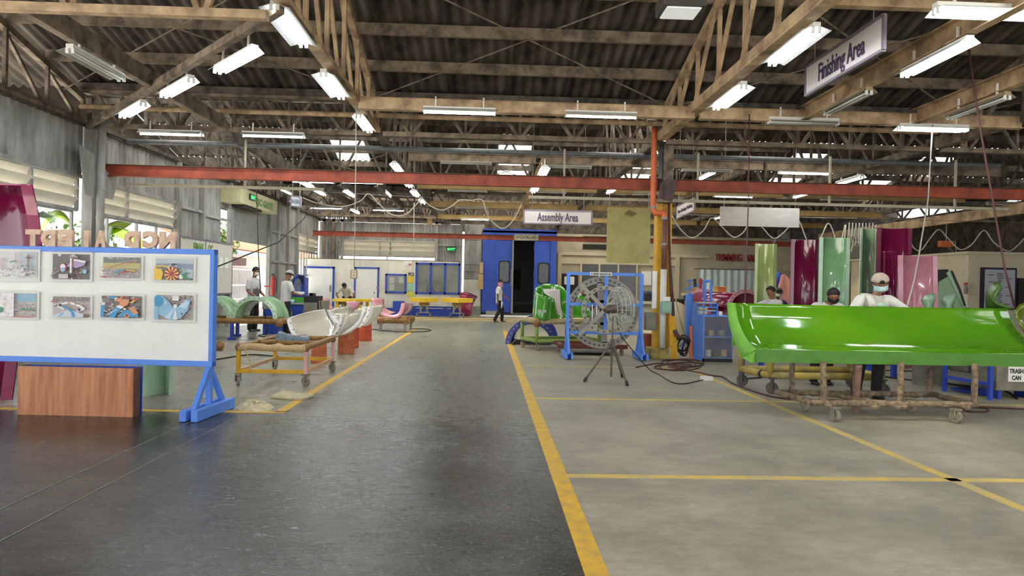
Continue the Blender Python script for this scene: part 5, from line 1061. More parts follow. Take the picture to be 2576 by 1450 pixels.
for x, y in ((p.x+.15, 26.2), (q.x-.5, 26.2), (q.x-.35, 27.0), (p.x+.2, 27.0)): MB().bb((x-.05, y-.05, 0), (x+.05, y+.05, p.z-.1)).build('leg', M_ytable, t)
MB().bb((p.x+.1, 26.2, p.z-.22), (q.x-.4, 26.28, p.z-.1)).build('apron', M_wrap, t)
# magenta curved shell
t = thing('magenta_shell', A(1180, 795, 30.3), 'magenta curved slide end standing on the floor beside the booth', 'slide section')
shell('shell', [[(1158, 797, 30.4), (1168, 796, 30.5), (1184, 796, 30.3)], [(1158, 775, 30.4), (1170, 776, 30.3), (1187, 774, 30.3)], [(1158, 755, 30.4), (1174, 755, 30.3), (1194, 756, 30.9)], [(1158, 742, 30.4), (1178, 744, 30.3), (1200, 749, 30.8)]], M_magenta, t, .03)
strip('top_flange', [(1158, 735, 30.4), (1178, 737, 30.4), (1200, 746, 30.9)], [(1158, 742, 30.4), (1178, 744, 30.3), (1200, 750, 30.8)], M_maroon, t, .03)
# ================================================================== pink chutes on the brown trestle
t = thing('pink_chute', A(985, 790, 20.8), 'pink U shaped chute section on the brown padded trestle', 'slide section', 'pink chutes')
strip('near_flange', [(934, 752, 20.8), (938, 770, 20.7), (948, 787, 20.5), (968, 798, 20.4), (990, 802, 20.3), (1005, 798, 20.3), (1014, 785, 20.35), (1019, 763, 20.4)], [(944, 752, 20.85), (947, 768, 20.75), (957, 782, 20.55), (973, 790, 20.45), (990, 793, 20.35), (1001, 789, 20.35), (1006, 780, 20.4), (1010, 763, 20.45)], M_pink, t, .02)
shell('inner_wall', [[(936, 751, 20.85), (950, 750, 21.1), (966, 752, 21.5)], [(944, 770, 20.8), (955, 770, 21.1), (967, 771, 21.5)], [(955, 784, 20.6), (966, 783, 20.9), (978, 781, 21.3)], [(972, 792, 20.5), (985, 790, 20.8), (996, 786, 21.2)]], M_palepink, t)
shell('outer_wall', [[(1012, 763, 20.45), (1025, 763, 20.8), (1038, 764, 21.2)], [(1008, 778, 20.4), (1020, 777, 20.75), (1033, 776, 21.1)], [(1000, 791, 20.35), (1012, 789, 20.7), (1022, 786, 21.0)]], M_pink, t)
strip('rear_flange', [(1031, 765, 21.0), (1027, 779, 20.9), (1014, 792, 20.7)], [(1040, 764, 21.25), (1035, 779, 21.15), (1022, 791, 20.95)], M_pink, t, .02)
t = thing('pink_chute', A(820, 770, 22), 'pale pink chute section standing behind the grey machine', 'slide section', 'pink chutes'); shell('shell', [[(803, 751, 22), (815, 750, 22.2), (828, 752, 22.6)], [(808, 762, 22), (820, 765, 22.3), (832, 766, 22.6)], [(814, 785, 22), (826, 785, 22.3), (840, 775, 22.6)]], M_palepink, t, .02); c = A(826, 784, 22.3); MB().bb((c.x-.15, 22.2, 0), (c.x+.1, 22.5, c.z+.02)).build('stand', M_bin, t)
t = thing('pink_chute', A(890, 775, 22.5), 'mauve chute section behind the middle white one', 'slide section', 'pink chutes'); shell('shell', [[(871, 760, 22), (888, 758, 22.3), (908, 761, 22.6)], [(874, 770, 22), (889, 769, 22.2), (904, 770, 22.5)], [(882, 781, 22), (890, 782, 22.2), (898, 777, 22.4)]], M_pink, t, .02); c = A(890, 781, 22.2); MB().bb((c.x-.12, 22.05, 0), (c.x+.12, 22.35, c.z+.02)).build('stand', M_bin, t)
t = thing('padded_trestle', A(1000, 835, 20.6), 'brown padded trestle on steel feet under the pink chute', 'trestle'); zz = A(1000, 806, 20.4).z
MB().cyl((A(950, 800, 20.4).x, 20.4, zz), (A(1024, 800, 20.4).x, 20.4, zz), .1, n=10).build('padded_rail', M_wrap, t); MB().cyl((A(950, 800, 21.4).x, 21.4, zz), (A(1036, 800, 21.4).x, 21.4, zz), .1, n=10).build('padded_rail', M_wrap, t); MB().cyl((A(1024, 800, 20.4).x, 20.35, zz), (A(1036, 800, 21.4).x, 21.4, zz), .11, n=10).build('padded_rail', M_wrap, t)
for x, y in ((A(1020, 800, 20.4).x, 20.4), (A(1034, 800, 21.4).x, 21.4), (A(958, 800, 20.4).x, 20.4), (A(958, 800, 21.4).x, 21.4)): MB().bb((x-.07, y-.07, .22), (x+.07, y+.07, zz)).build('padded_leg', M_wrap, t); MB().bb((x-.035, y-.035, 0), (x+.035, y+.035, .24)).build('foot', M_steel, t)
cable([G(930, 828, .01), G(985, 834, .01), G(1050, 836, .01), G(1084, 832, .01), G(1070, 828, .01), G(1030, 827, .01)], .012, 'floor_cable', M_cable, None, 'thin black cable looping on the floor past the pink chute trestle')
cable([G(545, 905, .01), G(600, 896, .01), G(640, 893, .01), G(690, 897, .01), G(700, 897, .01)], .013, 'floor_cable', M_cable, None, 'thin black cable on the floor behind the yellow trolley')
cable([A(662, 775, 17.5), A(668, 800, 17.4), G(670, 842, .01), G(650, 845, .01), G(690, 852, .01), G(720, 850, .01)], .012, 'floor_cable', M_cable, None, 'black cable trailing before the blue cabinet in the half tunnel')
# floor strip before the booths
M_strip = mat('sandy_floor_strip', srgb(196, 176, 128), .9, var=.2, scale=5)
MB().bb((-8, 26.6, 0), (3.4, 29.6, .004)).build('sandy_strip', M_strip, fl_); MB().bb((-.3, 31.4, 0), (3.4, 33.1, .006)).build('pale_strip', M_paper, fl_)
for y in (26.9, 28.2): MB().bb((-6, y, .004), (3.4, y+.05, .02)).build('floor_rail', M_steel, fl_)
# ================================================================== blue spray booth
YU = 33.1
t = thing('spray_booth', (1.5, YU, 0), 'tall blue spray booth with hinged doors standing partly open', 'booth')
p, q = A(1215, 575, YU), A(1401, 575, YU); zT = p.z; xl, xr = p.x, q.x; o0, o1 = A(1293, 700, YU).x, A(1343, 700, YU).x; zo = A(1318, 606, YU).z
MB().bb((xl, YU, zo), (xr, YU+.1, zT)).build('head_panel', M_blue_booth, t)
MB().bb((xl, YU, .12), (A(1243, 700, YU).x, YU+.08, zo)).build('fixed_panel', M_blue_booth, t); MB().bb((A(1383, 700, YU).x, YU, .12), (xr, YU+.08, zo)).build('fixed_panel', M_blue_booth, t)
def bdoor(px0, px1, wpx0, wpy0, wpx1, wpy1):
    a, b = A(px0, 700, YU).x, A(px1, 700, YU).x; g_, h_ = A(wpx0, wpy0, YU), A(wpx1, wpy1, YU); d = None
    mb = MB().bb((a, YU-.02, .14), (g_.x, YU+.06, zo-.02)).bb((h_.x, YU-.02, .14), (b, YU+.06, zo-.02)).bb((g_.x, YU-.02, .14), (h_.x, YU+.06, h_.z)).bb((g_.x, YU-.02, g_.z), (h_.x, YU+.06, zo-.02)); d = mb.build('door_leaf', M_blue_booth, t)
    cx, w2, r_ = (g_.x+h_.x)/2, (h_.x-g_.x)/2, .16; rim = []
    for sx, sz, a0 in ((1, 1, 0), (-1, 1, PI/2), (-1, -1, PI), (1, -1, 1.5*PI)):
        cz = g_.z-r_ if sz > 0 else h_.z+r_
        rim += [Vector((cx+sx*(w2-r_)+r_*math.cos(a0+k*PI/10), YU-.03, cz+r_*math.sin(a0+k*PI/10))) for k in range(6)]
    MB().prism(rim[::-1], (0, .02, 0)).build('pane', mat('dusty_dark_pane', srgb(92, 98, 104), .25, var=.15), d); MB().tube(rim+rim[:1], .025, 6).build('gasket', M_black, d)
    for z in (.6, 1.9, 3.2): MB().bb((a-.03, YU-.05, z), (a+.05, YU, z+.2)).build('hinge', M_blue_dk, d)
bdoor(1243, 1291, 1256, 657, 1281, 711); bdoor(1343, 1382, 1354, 662, 1380, 714)
MB().bb((o0-.12, YU-.65, .1), (o0-.06, YU, zo)).build('door_edge', M_grey, t); MB().cyl((o0-.16, YU-.64, 1.4), (o0-.16, YU-.64, 2.2), .02).build('door_handle', M_steel, t)
M_in = mat('booth_inside', srgb(92, 92, 90), .7, var=.1)
MB().bb((xl, YU+3.6, 0), (xr, YU+3.7, 4)).build('rear_wall', M_in, t); MB().bb((xl, YU+.1, 0), (xl+.06, YU+3.6, 4)).build('side_wall', M_in, t); MB().bb((xr-.06, YU+.1, 0), (xr, YU+3.6, 4)).build('side_wall', M_in, t); MB().bb((xl, YU, 4), (xr, YU+3.7, 4.1)).build('roof_panel', M_in, t); MB().bb((xl, YU+.1, 0), (xr, YU+3.6, .1)).build('floor_plate', M_in, t)
MB().bb((o0+.1, YU+3.5, 1.2), (o0+.5, YU+3.6, 2.3)).build('rear_window', M_hole, t); MB().bb((o0-.3, YU+1.5, .5), (o1+.5, YU+2, .62)).build('rack', M_black, t)
MB().bb((A(1222, 780, YU).x, YU-.35, 0), (A(1262, 780, YU).x, YU, .2)).build('step', M_grey, t)
t = thing('cardboard_sheet', A(1210, 730, 33), 'tall brown cardboard sheets leaning on the blue booth left edge', 'cardboard'); g_, h_ = A(1203, 690, 32.95), A(1215, 728, 32.95); MB().bb((g_.x, 32.9, h_.z), (h_.x, 33, g_.z)).build('lower_sheet', M_tan, t); g_, h_ = A(1207, 660, 32.95), A(1215, 688, 32.95); MB().bb((g_.x, 32.92, h_.z), (h_.x, 33, g_.z)).build('upper_sheet', M_tan, t)
# ================================================================== blue half ring on the floor
t = thing('blue_half_ring', A(1300, 855, 16.8), 'deep blue half ring chute section standing on the floor by the aisle', 'slide section')
half = lambda c, r, n=18: arc(c, r, PI*.02, PI*1.0, n)
c1, c2 = A(1336, 852, 16.6), A(1345, 832, 18.4)
R1, R2 = .50, .63; c1.z = c2.z = .02
MB().grid([half(c1, R1), half(c2, R1)]).build('shell', M_royal, t, smooth=True, solid=.02)
for c in (c1, c2): MB().grid([half(c, R1), half(c, R2)]).build('flange', M_royal, t, solid=.025)
bolts('bolt_hole', [p+Vector((0, -.02, 0)) for p in arc(c1, (R1+R2)/2, .2, PI-.1, 14)], .012, t, M_paper)
# ================================================================== green seat on its trolley
FL, FR, RR, RL = Vector((1.13, 15.28, 0)), Vector((2.62, 15.72, 0)), Vector((2.38, 16.55, 0)), Vector((.84, 16.0, 0))
t = thing('green_trolley', (FL+RR)/2, 'green sprayed pipe trolley with dusty padded top carrying the green seat shell', 'trolley')
for a, b in ((FL, FR), (FR, RR), (RR, RL), (RL, FL)):
    MB().tube([a+UP*.215, b+UP*.215], .045, 10).build('lower_rail', M_greenpipe, t, smooth=True); MB().tube([a+UP*.64, b+UP*.64], .05, 10).build('padded_rail', M_pipe_top, t, smooth=True)
for c in (FL, FR, RR, RL): MB().tube([c+UP*.2, c+UP*.62], .042, 10).build('post', M_greenpipe, t, smooth=True); caster(c+Vector((.02, .02, 0)), .07, t, M_wheel_dusty, .19, .7)
MB().ball(FL+UP*.62, .09, 10, sc=(1, 1, 1.2)).build('padded_corner', M_wrap, t, smooth=True); MB().prism([FL+UP*.69, FR+UP*.69, RR+UP*.69, RL+UP*.69], (0, 0, .02)).build('deck', M_foam, t)
t = thing('green_seat_shell', A(1385, 804, 15.6), 'glossy green tub seat shell on the green trolley', 'slide section')
shell('outer_shell', [[(1339, 803, 15.62), (1350, 806, 15.35), (1366, 807, 15.28), (1380, 808, 15.35)], [(1341, 780, 15.62), (1352, 784, 15.35), (1368, 787, 15.28), (1382, 789, 15.35)], [(1344, 750, 15.65), (1354, 760, 15.4), (1370, 766, 15.3), (1383, 769, 15.36)], [(1346, 732, 15.7), (1354, 738, 15.45), (1369, 745, 15.33), (1384, 749, 15.38)]], M_seatgreen, t, .02)
shell('front_lip', [[(1380, 808, 15.35), (1400, 808, 15.5), (1424, 806, 15.7)], [(1383, 790, 15.36), (1396, 803, 15.5), (1423, 803, 15.7)], [(1384, 749, 15.38), (1393, 749, 15.45), (1398, 800, 15.6)]], M_seatgreen, t, .015)
shell('inner_back', [[(1346, 731, 15.72), (1351, 722, 15.95), (1368, 715, 16.2), (1395, 716, 16.25), (1416, 723, 16.1), (1429, 742, 15.9)], [(1350, 742, 15.75), (1356, 738, 16.0), (1370, 735, 16.15), (1395, 736, 16.2), (1416, 742, 16.05), (1430, 757, 15.88)], [(1356, 755, 15.8), (1362, 760, 15.95), (1375, 765, 16.05), (1400, 775, 16.1), (1418, 780, 16.0), (1431, 785, 15.85)], [(1362, 790, 15.7), (1372, 796, 15.8), (1385, 800, 15.85), (1402, 804, 15.9), (1420, 805, 15.85), (1432, 805, 15.8)]], M_seatgreen, t, .02)
MB().prism([A(1365, 727, 15.88), A(1408, 728, 15.93), A(1410, 770, 15.85), A(1416, 799, 15.78), A(1398, 799, 15.72), A(1392, 751, 15.75), A(1369, 738, 15.82)][::-1], (0, .015, 0)).build('grey_inlay', M_signw, t)
MB().prism([A(1354, 779, 15.3), A(1374, 780, 15.27), A(1374, 787, 15.26), A(1354, 786, 15.29)][::-1], (0, .01, 0)).build('label_plate', M_galv, t)
shell('side_wing', [[(1432, 744, 16.5), (1450, 742, 16.4), (1478, 748, 16.4)], [(1432, 770, 16.4), (1455, 775, 16.3), (1495, 779, 16.4)], [(1432, 803, 16.2), (1458, 806, 16.2), (1508, 792, 16.4)]], M_seatgreen, t, .02)
# ================================================================== dialling jig
YJ = 13.8
t = thing('dial_jig', A(1520, 905, YJ), 'blue framed jig holding two grey bolted rings, with a name plate', 'jig')
xl, xr = A(1428, 800, YJ).x, A(1612, 800, YJ).x; ztop = A(1520, 690, YJ).z; zm, zl2 = A(1520, 767, YJ).z, A(1520, 838, YJ).z
for x in (xl, xr):
    MB().bb((x-.035, YJ-.035, 0), (x+.035, YJ+.035, ztop+.02)).build('post', M_blue, t, bevel=.004)
    for s in (-1, 1): MB().bb((x+s*.055-.02, YJ-.42, .02), (x+s*.055+.02, YJ+.42, .14)).build('foot_beam', M_blue, t); MB().bar((x, YJ+s*.34, .1), (x, YJ+s*.04, .62), .04, .07).build('brace', M_blue, t)
    MB().prism([(x-.012, YJ-.3, .1), (x-.012, YJ+.3, .1), (x-.012, YJ, .62)], (.024, 0, 0)).build('gusset_plate', M_blue, t)
for z in (ztop, zm, zl2): MB().bb((xl, YJ-.03, z-.03), (xr, YJ+.03, z+.03)).build('crossbar', M_blue, t)
xc = A(1524, 760, YJ).x; MB().bb((xc-.035, YJ-.025, zl2), (xc+.035, YJ+.025, ztop)).build('centre_bar', M_blue, t)
np_ = MB().bb((A(1498, 0, YJ).x, YJ-.06, ztop-.035), (A(1553, 0, YJ).x, YJ-.04, ztop+.035)).build('name_plate', M_paper, t); text('32 SERIES DIALLING JIG', 'lettering', .055, M_black, np_, (A(1498, 0, YJ).x+.015, YJ-.062, ztop-.02), (1, 0, 0), UP, width=.41, ext=.001, bold=.002)
def ring(c, r0, r1, Y, dep, n=48):
    mb = MB(); rows = [[Vector((c.x+r*math.cos(2*PI*i/n), y, c.z+r*math.sin(2*PI*i/n))) for i in range(n)] for r, y in ((r0, Y), (r1, Y), (r1, Y+dep), (r0, Y+dep), (r0, Y))]; return mb.grid(rows, closed=True)
cb = A(1515, 787, 14.0); r1 = .745; b = ring(cb, r1*.82, r1, 14.0, .03)
big = b.build('large_ring', M_jig, t)
for k in range(6):
    a = PI/2+k*PI/3+.1; MB().bar(cb+Vector((math.cos(a)*.2, .012, math.sin(a)*.2)), cb+Vector((math.cos(a)*r1*.84, .012, math.sin(a)*r1*.84)), .12, .024, up=(0, 1, 0)).build('spoke', M_jig, t)
hub = ring(cb, .1, .26, 14.0, .025, 24).build('hub_plate', M_jig, t)
mb = MB(); mw = MB()
for k in range(42):
    a = 2*PI*k/42; p = Vector((cb.x+r1*.91*math.cos(a), 13.985, cb.z+r1*.91*math.sin(a))); mb.cyl(p, p+Vector((0, .02, 0)), .022, n=8); mw.cyl(p+Vector((0, -.01, 0)), p, .011, n=6)
[tag(o, kind='stuff') for o in (mb.build('bolt_washers', M_hole, big), mw.build('bolt_heads', M_galv, big))]
cs = A(1523, 780, 13.6); r2 = .48; sm = ring(cs, r2*.84, r2, 13.6, .025).build('small_ring', M_jig, t)
for k in range(4):
    a = PI/4+k*PI/2; L = r1*.98 if k in (1, 2) else r2*.9; MB().bar(cs+Vector((0, .03, 0)), cs+Vector((math.cos(a)*L, .03, math.sin(a)*L)), .02, .09 if L < .6 else .075).build('spoke', M_jig, t)
mb = MB(); mw = MB()
for k in range(22):
    a = 2*PI*k/22+.1; p = Vector((cs.x+r2*.92*math.cos(a), 13.59, cs.z+r2*.92*math.sin(a))); mb.cyl(p, p+Vector((0, .012, 0)), .022, n=8); mw.cyl(p+Vector((0, -.008, 0)), p, .012, n=6)
[tag(o, kind='stuff') for o in (mb.build('bolt_washers', M_hole, sm), mw.build('bolt_heads', M_galv, sm))]
for x in (1490, 1501): MB().bar(A(x, 767, 13.7), A(x, 808, 13.7), .022, .022).build('stop_rod', M_paper, t)
# ================================================================== pedestal fan on a tripod
t = thing('tripod_fan', G(1540, 955), 'industrial fan with a film wrapped cage on a steel tripod, standing before the jig', 'fan')
ctr = Vector((2.02, 10.62, 0)); hub_ = Vector((A(1540, 858, ctr.y).x, ctr.y, A(1540, 856, ctr.y).z)); topp = Vector((A(1542, 796, ctr.y).x, ctr.y, A(1542, 796, ctr.y).z))
MB().tube([Vector((A(1537, 946, ctr.y).x, ctr.y, .05)), hub_], .017, 10).build('lower_pole', mat('dark_steel_tube', srgb(104, 96, 88), .4, .4, var=.1), t); MB().tube([hub_, topp], .013, 10).build('upper_pole', mat('dark_steel_tube', srgb(104, 96, 88), .4, .4, var=.1), t); MB().cyl(hub_+UP*.02, hub_-UP*.12, .028, n=12).build('collar', mat('dark_steel_tube', srgb(104, 96, 88), .4, .4, var=.1), t)
for f in (G(1470, 962), G(1578, 972), G(1566, 951)):
    k = hub_.lerp(f, .02)-UP*.02; l_ = MB().tube([k, f+UP*.02], .017, 8).build('leg', mat('dark_steel_tube', srgb(104, 96, 88), .4, .4, var=.1), t); d = (f-k).normalized(); MB().tube([f+UP*.022-d*.06, f+UP*.012], .024, 8).build('rubber_foot', M_black, l_)
ax = Vector((math.cos(.25), math.sin(.25), 0)).normalized(); m0 = A(1524, 779, ctr.y); m1 = A(1557, 779, ctr.y)+Vector((0, .02, 0))
MB().lathe([(0, -.02), (.03, -.02), (.06, .01), (.075, .06), (.078, .2), (.07, .22), (0, .22)], m0, ax, 18).build('motor', M_fanmotor, t, smooth=True)
MB().bb((topp.x-.06, topp.y-.02, topp.z), (topp.x+.07, topp.y+.02, topp.z+.05)).build('yoke', M_steel, t); MB().bb((topp.x-.05, topp.y-.04, topp.z-.03), (topp.x-.035, topp.y-.025, topp.z+.07)).build('clamp_screw', M_steel, t)
cf = m0+ax*.27; Rf = .355; sd, uu = _frame(ax)
for k, (r_, o_) in enumerate(((.08, .2), (.2, .16), (.3, .1), (.355, .02), (.355, -.06), (.3, -.1), (.2, -.13))): MB().tube([cf+ax*(o_-.03)+(sd*math.cos(2*PI*i/28)+uu*math.sin(2*PI*i/28))*r_ for i in range(29)], .0045, 5).build('cage_ring', mat('pale_wire', srgb(206, 204, 194), .35, .3, var=.04), t)
cg = MB()
for k in range(24):
    a = 2*PI*k/24; e = sd*math.cos(a)+uu*math.sin(a); cg.tube([cf+ax*.17+e*.08, cf+ax*.13+e*.2, cf+ax*.07+e*.3, cf+e*.355-ax*.01, cf+e*.355-ax*.09, cf+e*.3-ax*.13, cf+e*.2-ax*.16], .0028, 4)
tag(cg.build('cage_wires', mat('pale_wire', srgb(206, 204, 194), .35, .3, var=.04), t), kind='stuff')
for k in range(3):
    a = 2*PI*k/3; e = sd*math.cos(a)+uu*math.sin(a); g = ax.cross(e); MB().grid([[cf+e*.05+g*.04+ax*.02, cf+e*.3+g*.12+ax*.05], [cf+e*.05-g*.04-ax*.02, cf+e*.31-g*.12-ax*.05]]).build('blade', M_steel, t, smooth=True, solid=.004)
MB().lathe([(.05, .185), (.2, .17), (.3, .11), (.365, .02), (.365, -.1), (.3, -.15), (.18, -.18)], cf, ax, 26).build('film_wrap', M_film, t, smooth=True)
cable([topp+Vector((.04, -.05, 0)), A(1560, 840, 10.8), A(1590, 880, 11.3), G(1640, 935, .01), G(1700, 965, .01), G(1760, 958, .01), G(1790, 950, .01)], .008, 'fan_cable', M_cable, None, 'thin black cable running from the fan down to the floor')
# wrapped goods on a red dolly behind the jig
t = thing('red_dolly', A(1490, 905, 14.6), 'low red dolly with plastic wrapped goods behind the jig feet', 'dolly'); yd = 14.5; xa, xb = A(1402, 880, yd).x, A(1578, 880, yd).x; zd = A(1480, 870, yd).z
for y in (yd, yd+.8): MB().bb((xa, y-.04, zd-.06), (xb, y+.04, zd+.03)).build('beam', mat('dull_red_steel', srgb(128, 66, 54), .7, var=.2), t)
for x in (xa+.1, xb-.12):
    MB().bb((x-.04, yd, zd-.05), (x+.04, yd+.8, zd+.01)).build('cross_member', M_steel, t)
    for y in (yd+.03, yd+.77): caster((x, y, 0), .07, t, M_wheel_dusty, zd-.05, .3)
t2 = thing('wrapped_goods', (lerp(xa, xb, .5), yd+.2, .05), 'clear plastic wrapped flat goods hanging low on the red dolly', 'package'); MB().bb((xa+.25, yd-.12, .06), (xb-.3, yd+.7, zd-.07)).build('goods', mat('grey_goods', srgb(140, 136, 122), .5, var=.15), t2, bevel=.03); MB().bb((xa+.22, yd-.15, .045), (xb-.27, yd+.73, zd-.065)).build('film_wrap', M_film, t2, bevel=.04)
# ================================================================== yellow column with pipes
YC = 13.95
t = thing('column', (3.57, YC, 0), 'hall column, dusty concrete above and yellow channel below, on a concrete foot', 'column', kind='structure')
xa, xb = A(1659, 700, YC).x, A(1688, 700, YC).x; zy = A(1668, 512, YC).z
MB().bb((xa+.02, YC, zy), (xb, YC+.3, 4.45)).build('upper_shaft', M_dusty, t); MB().bb((xa-.07, YC+.02, .2), (xa+.04, YC+.28, zy)).build('yellow_flange', M_yellow, t); MB().bb((xb-.05, YC+.02, .2), (xb, YC+.28, zy)).build('yellow_flange', M_yellow, t); MB().bb((xa, YC+.1, .2), (xb, YC+.16, zy)).build('yellow_web', M_yellow, t)
MB().bb((xa+.005, YC+.0, zy), (xa+.03, YC+.3, 4.45)).build('dark_edge', M_black, t)
p, q = A(1637, 880, 13.85), A(1683, 905, 13.85); MB().bb((p.x, 13.82, 0), (q.x, 14.35, .22)).build('foot_block', mat('dirty_yellow_concrete', srgb(176, 158, 96), .9, var=.2, scale=8, bump=.6), t, bevel=.02)
t = thing('drain_pipe', A(1668, 880, 13.75), 'orange drain pipe bending into a brown and white pipe on the yellow column', 'pipe'); yp = 13.78; P_ = lambda x, y: A(x, y, yp)
MB().tube(spline([P_(1646, 322), P_(1645, 400), P_(1643, 505), P_(1644, 528), P_(1650, 536), P_(1660, 536), P_(1668, 537), P_(1672, 545), P_(1672, 552)], 5), .062, 12).build('orange_run', M_pipe_o, t, smooth=True)
MB().tube([P_(1672, 548), P_(1670, 680)], .056, 12).build('brown_run', M_pipe_p, t, smooth=True); MB().tube([P_(1669.5, 678), P_(1666, 876)], .066, 12).build('white_run', mat('white_pvc', srgb(220, 218, 212), .45, var=.05), t, smooth=True)
for x, y in ((1643, 522), (1672, 550), (1671, 615)): MB().cyl(P_(x, y-3), P_(x, y+3), .068, n=12).build('coupling', M_grey, t)
t = thing('bracket', A(1685, 480, 13.8), 'brown flared steel bracket at the top of the yellow column', 'bracket'); MB().prism([A(1660, 462, 13.75), A(1680, 450, 13.9), A(1672, 505, 13.85), A(1658, 508, 13.75)], (.0, .02, 0)).build('left_plate', mat('dull_brown_steel', srgb(128, 106, 100), .7, var=.15), t); MB().prism([A(1682, 458, 13.55), A(1703, 450, 13.5), A(1696, 495, 13.6), A(1685, 505, 13.7), A(1669, 504, 13.75)], (.0, .02, 0)).build('right_plate', mat('dark_brown_steel', srgb(92, 76, 78), .7, var=.15), t); MB().bb((A(1656, 510, 13.8).x, 13.75, zy), (A(1690, 510, 13.8).x, 14.0, zy+.06)).build('seat_plate', M_dusty, t)
def wallbox(name, x0, y0, x1, y1, Y, dep, m_, lab, cat, front=None):
    p, q = A(x0, y0, Y), A(x1, y1, Y); t = thing(name, ((p.x+q.x)/2, Y, q.z), lab, cat); MB().bb((p.x, Y, q.z), (q.x, Y+dep, p.z)).build('case', m_, t, bevel=.008)
    MB().bb((p.x+.02, Y-.012, q.z+.02), (q.x-.02, Y, p.z-.02)).build('cover', front or m_, t, bevel=.004); return t
wallbox('switch_box', 1624, 786, 1652, 832, 13.9, .16, M_bin, 'grey steel switch box left of the yellow column', 'box')
t = wallbox('suggestion_box', 1664, 759, 1690, 789, 13.6, .14, mat('pale_mint_box', srgb(150, 188, 168), .5), 'pale mint box with papers on the white column pipe', 'box'); MB().bb((A(1671, 757, 13.6).x, 13.62, A(1671, 758, 13.6).z), (A(1687, 757, 13.6).x, 13.7, A(1671, 747, 13.6).z)).build('paper_sheet', M_paper, t)
t = wallbox('notice_strip', 1642, 682, 1652, 777, 13.9, .03, M_paper, 'narrow white notice strip on the left of the yellow column', 'notice')
t = thing('red_drum', A(1632, 892, 14.3), 'red brown cylinder standing left of the column foot', 'drum'); c = G(1631, 890); MB().lathe([(.09, 0), (.1, .02), (.1, .42), (.09, .44), (0, .44)], c+Vector((-.0, .1, 0)), n=18).build('body', mat('red_brown_drum', srgb(150, 72, 44), .6, var=.1), t, smooth=False)
o = MB().bar(G(1697, 905), A(1690, 796, 13.72), .14, .02).build('leaning_board', M_yellow); tag(o, 'narrow yellow board leaning on the right of the column', 'board')
o = MB().tube([G(1739, 906), A(1738, 820, 13.9)], .032, 10).build('orange_pole', M_pipe_o); tag(o, 'short orange pipe standing before the blue cabinet corner', 'pipe')
o = MB().tube([G(1735, 892), A(1712, 806, 13.9), A(1694, 727, 13.75)], .012, 7).build('wooden_stick', M_tan); tag(o, 'long wooden stick leaning against the yellow column', 'stick')
for k in range(4): cable([A(1681+k, 500, 13.9), A(1683+k, 640, 13.88), A(1687+2*k, 745, 13.85), A(1691+k*2, 800, 13.8), A(1695+3*k, 838, 13.75), A(1708+4*k, 852, 13.7)], .014, 'hanging_hose', M_cable_r, None, 'dark red hose hanging down the right side of the column, %s' % ['nearest to it', 'second from it', 'third from it', 'farthest from it'][k], 'hose', 'hoses on the column')
lp = []
for k in range(40): a = k*1.15; r_ = 16+5*math.sin(k*1.7); lp.append(A(1717+r_*math.cos(a), 868+r_*1.25*math.sin(a)+3*math.sin(k*.9), 13.9+.08*math.sin(k*2.3)))
cable(lp, .011, 'hose_coil', M_cable, None, 'tangled coil of black hose hanging before the blue tank stand', 'hose', n=4)
lp = []
for k in range(46): a = k*.62; r_ = 55-18*(k/46)+12*math.sin(k*.37); lp.append(G(1708+18*math.sin(k*.21)+r_*math.cos(a), 918+r_*.17*math.sin(a)+5*math.sin(k*.3), .012))
cable(lp, .013, 'hose_pile', M_cable_r, None, 'pile of dark hose loops on the floor before the blue cabinet', 'hose', n=4)
cable([G(1600, 925, .01), G(1660, 915, .01), G(1720, 930, .01), G(1790, 945, .01), G(1820, 950, .01), G(1850, 968, .01), G(1950, 1000, .01), G(2080, 1008, .01), G(2200, 1005, .01)], .013, 'floor_hose', M_cable_r, None, 'long dark hose running on the floor to under the lime chute', 'hose')
t = MB().bb(G(1776, 957)-Vector((.08, .05, 0)), G(1776, 957)+Vector((.1, .05, .06))).build('plug_board', M_maskw); tag(t, 'small white plug on the floor among the cables', 'plug')
# ================================================================== blue tank, cabinet, trays
t = thing('blue_tank', (4.43, 14.75, 0), 'slim blue upright tank on legs left of the blue cabinet', 'tank'); c = Vector((A(1733, 800, 14.75).x, 14.75, 0)); zt2, zb2 = A(1733, 739, 14.75).z, A(1733, 855, 14.75).z
MB().lathe([(0, zb2), (.075, zb2+.02), (.083, zb2+.07), (.083, zt2-.02), (.07, zt2), (0, zt2)], c, n=16).build('body', M_blue, t, smooth=False); MB().cyl(c+UP*zt2, c+UP*(zt2+.28), .012).build('spindle', M_blue, t); MB().bb((c.x-.07, 14.72, zt2+.27), (c.x+.07, 14.78, zt2+.3)).build('handwheel', M_blue, t)
for s in (-1, 1): MB().bar((c.x+s*.06, 14.75, zb2+.1), (c.x+s*.17, 14.72, 0), .04, .03).build('leg', M_blue_dk, t)
t = thing('spray_pump', A(1775, 790, 14.4), 'blue and red pipework spray pump above the blue trays', 'pump'); Yp = 14.5; Q = lambda x, y: A(x, y, Yp)
for pts in ([Q(1772, 760), Q(1772, 716)], [Q(1788, 760), Q(1789, 716)]): MB().tube(pts, .033, 10).build('cylinder', M_blue, t)
MB().tube([Q(1768, 712), Q(1789, 707), Q(1790, 718)], .022, 8).build('pipe_arm', M_blue, t); MB().tube([Q(1722, 729), Q(1760, 716), Q(1772, 711)], .018, 8).build('pipe_arm', M_blue, t); MB().tube([Q(1768, 706), Q(1790, 707)], .018, 8).build('pipe_arm', M_blue, t)
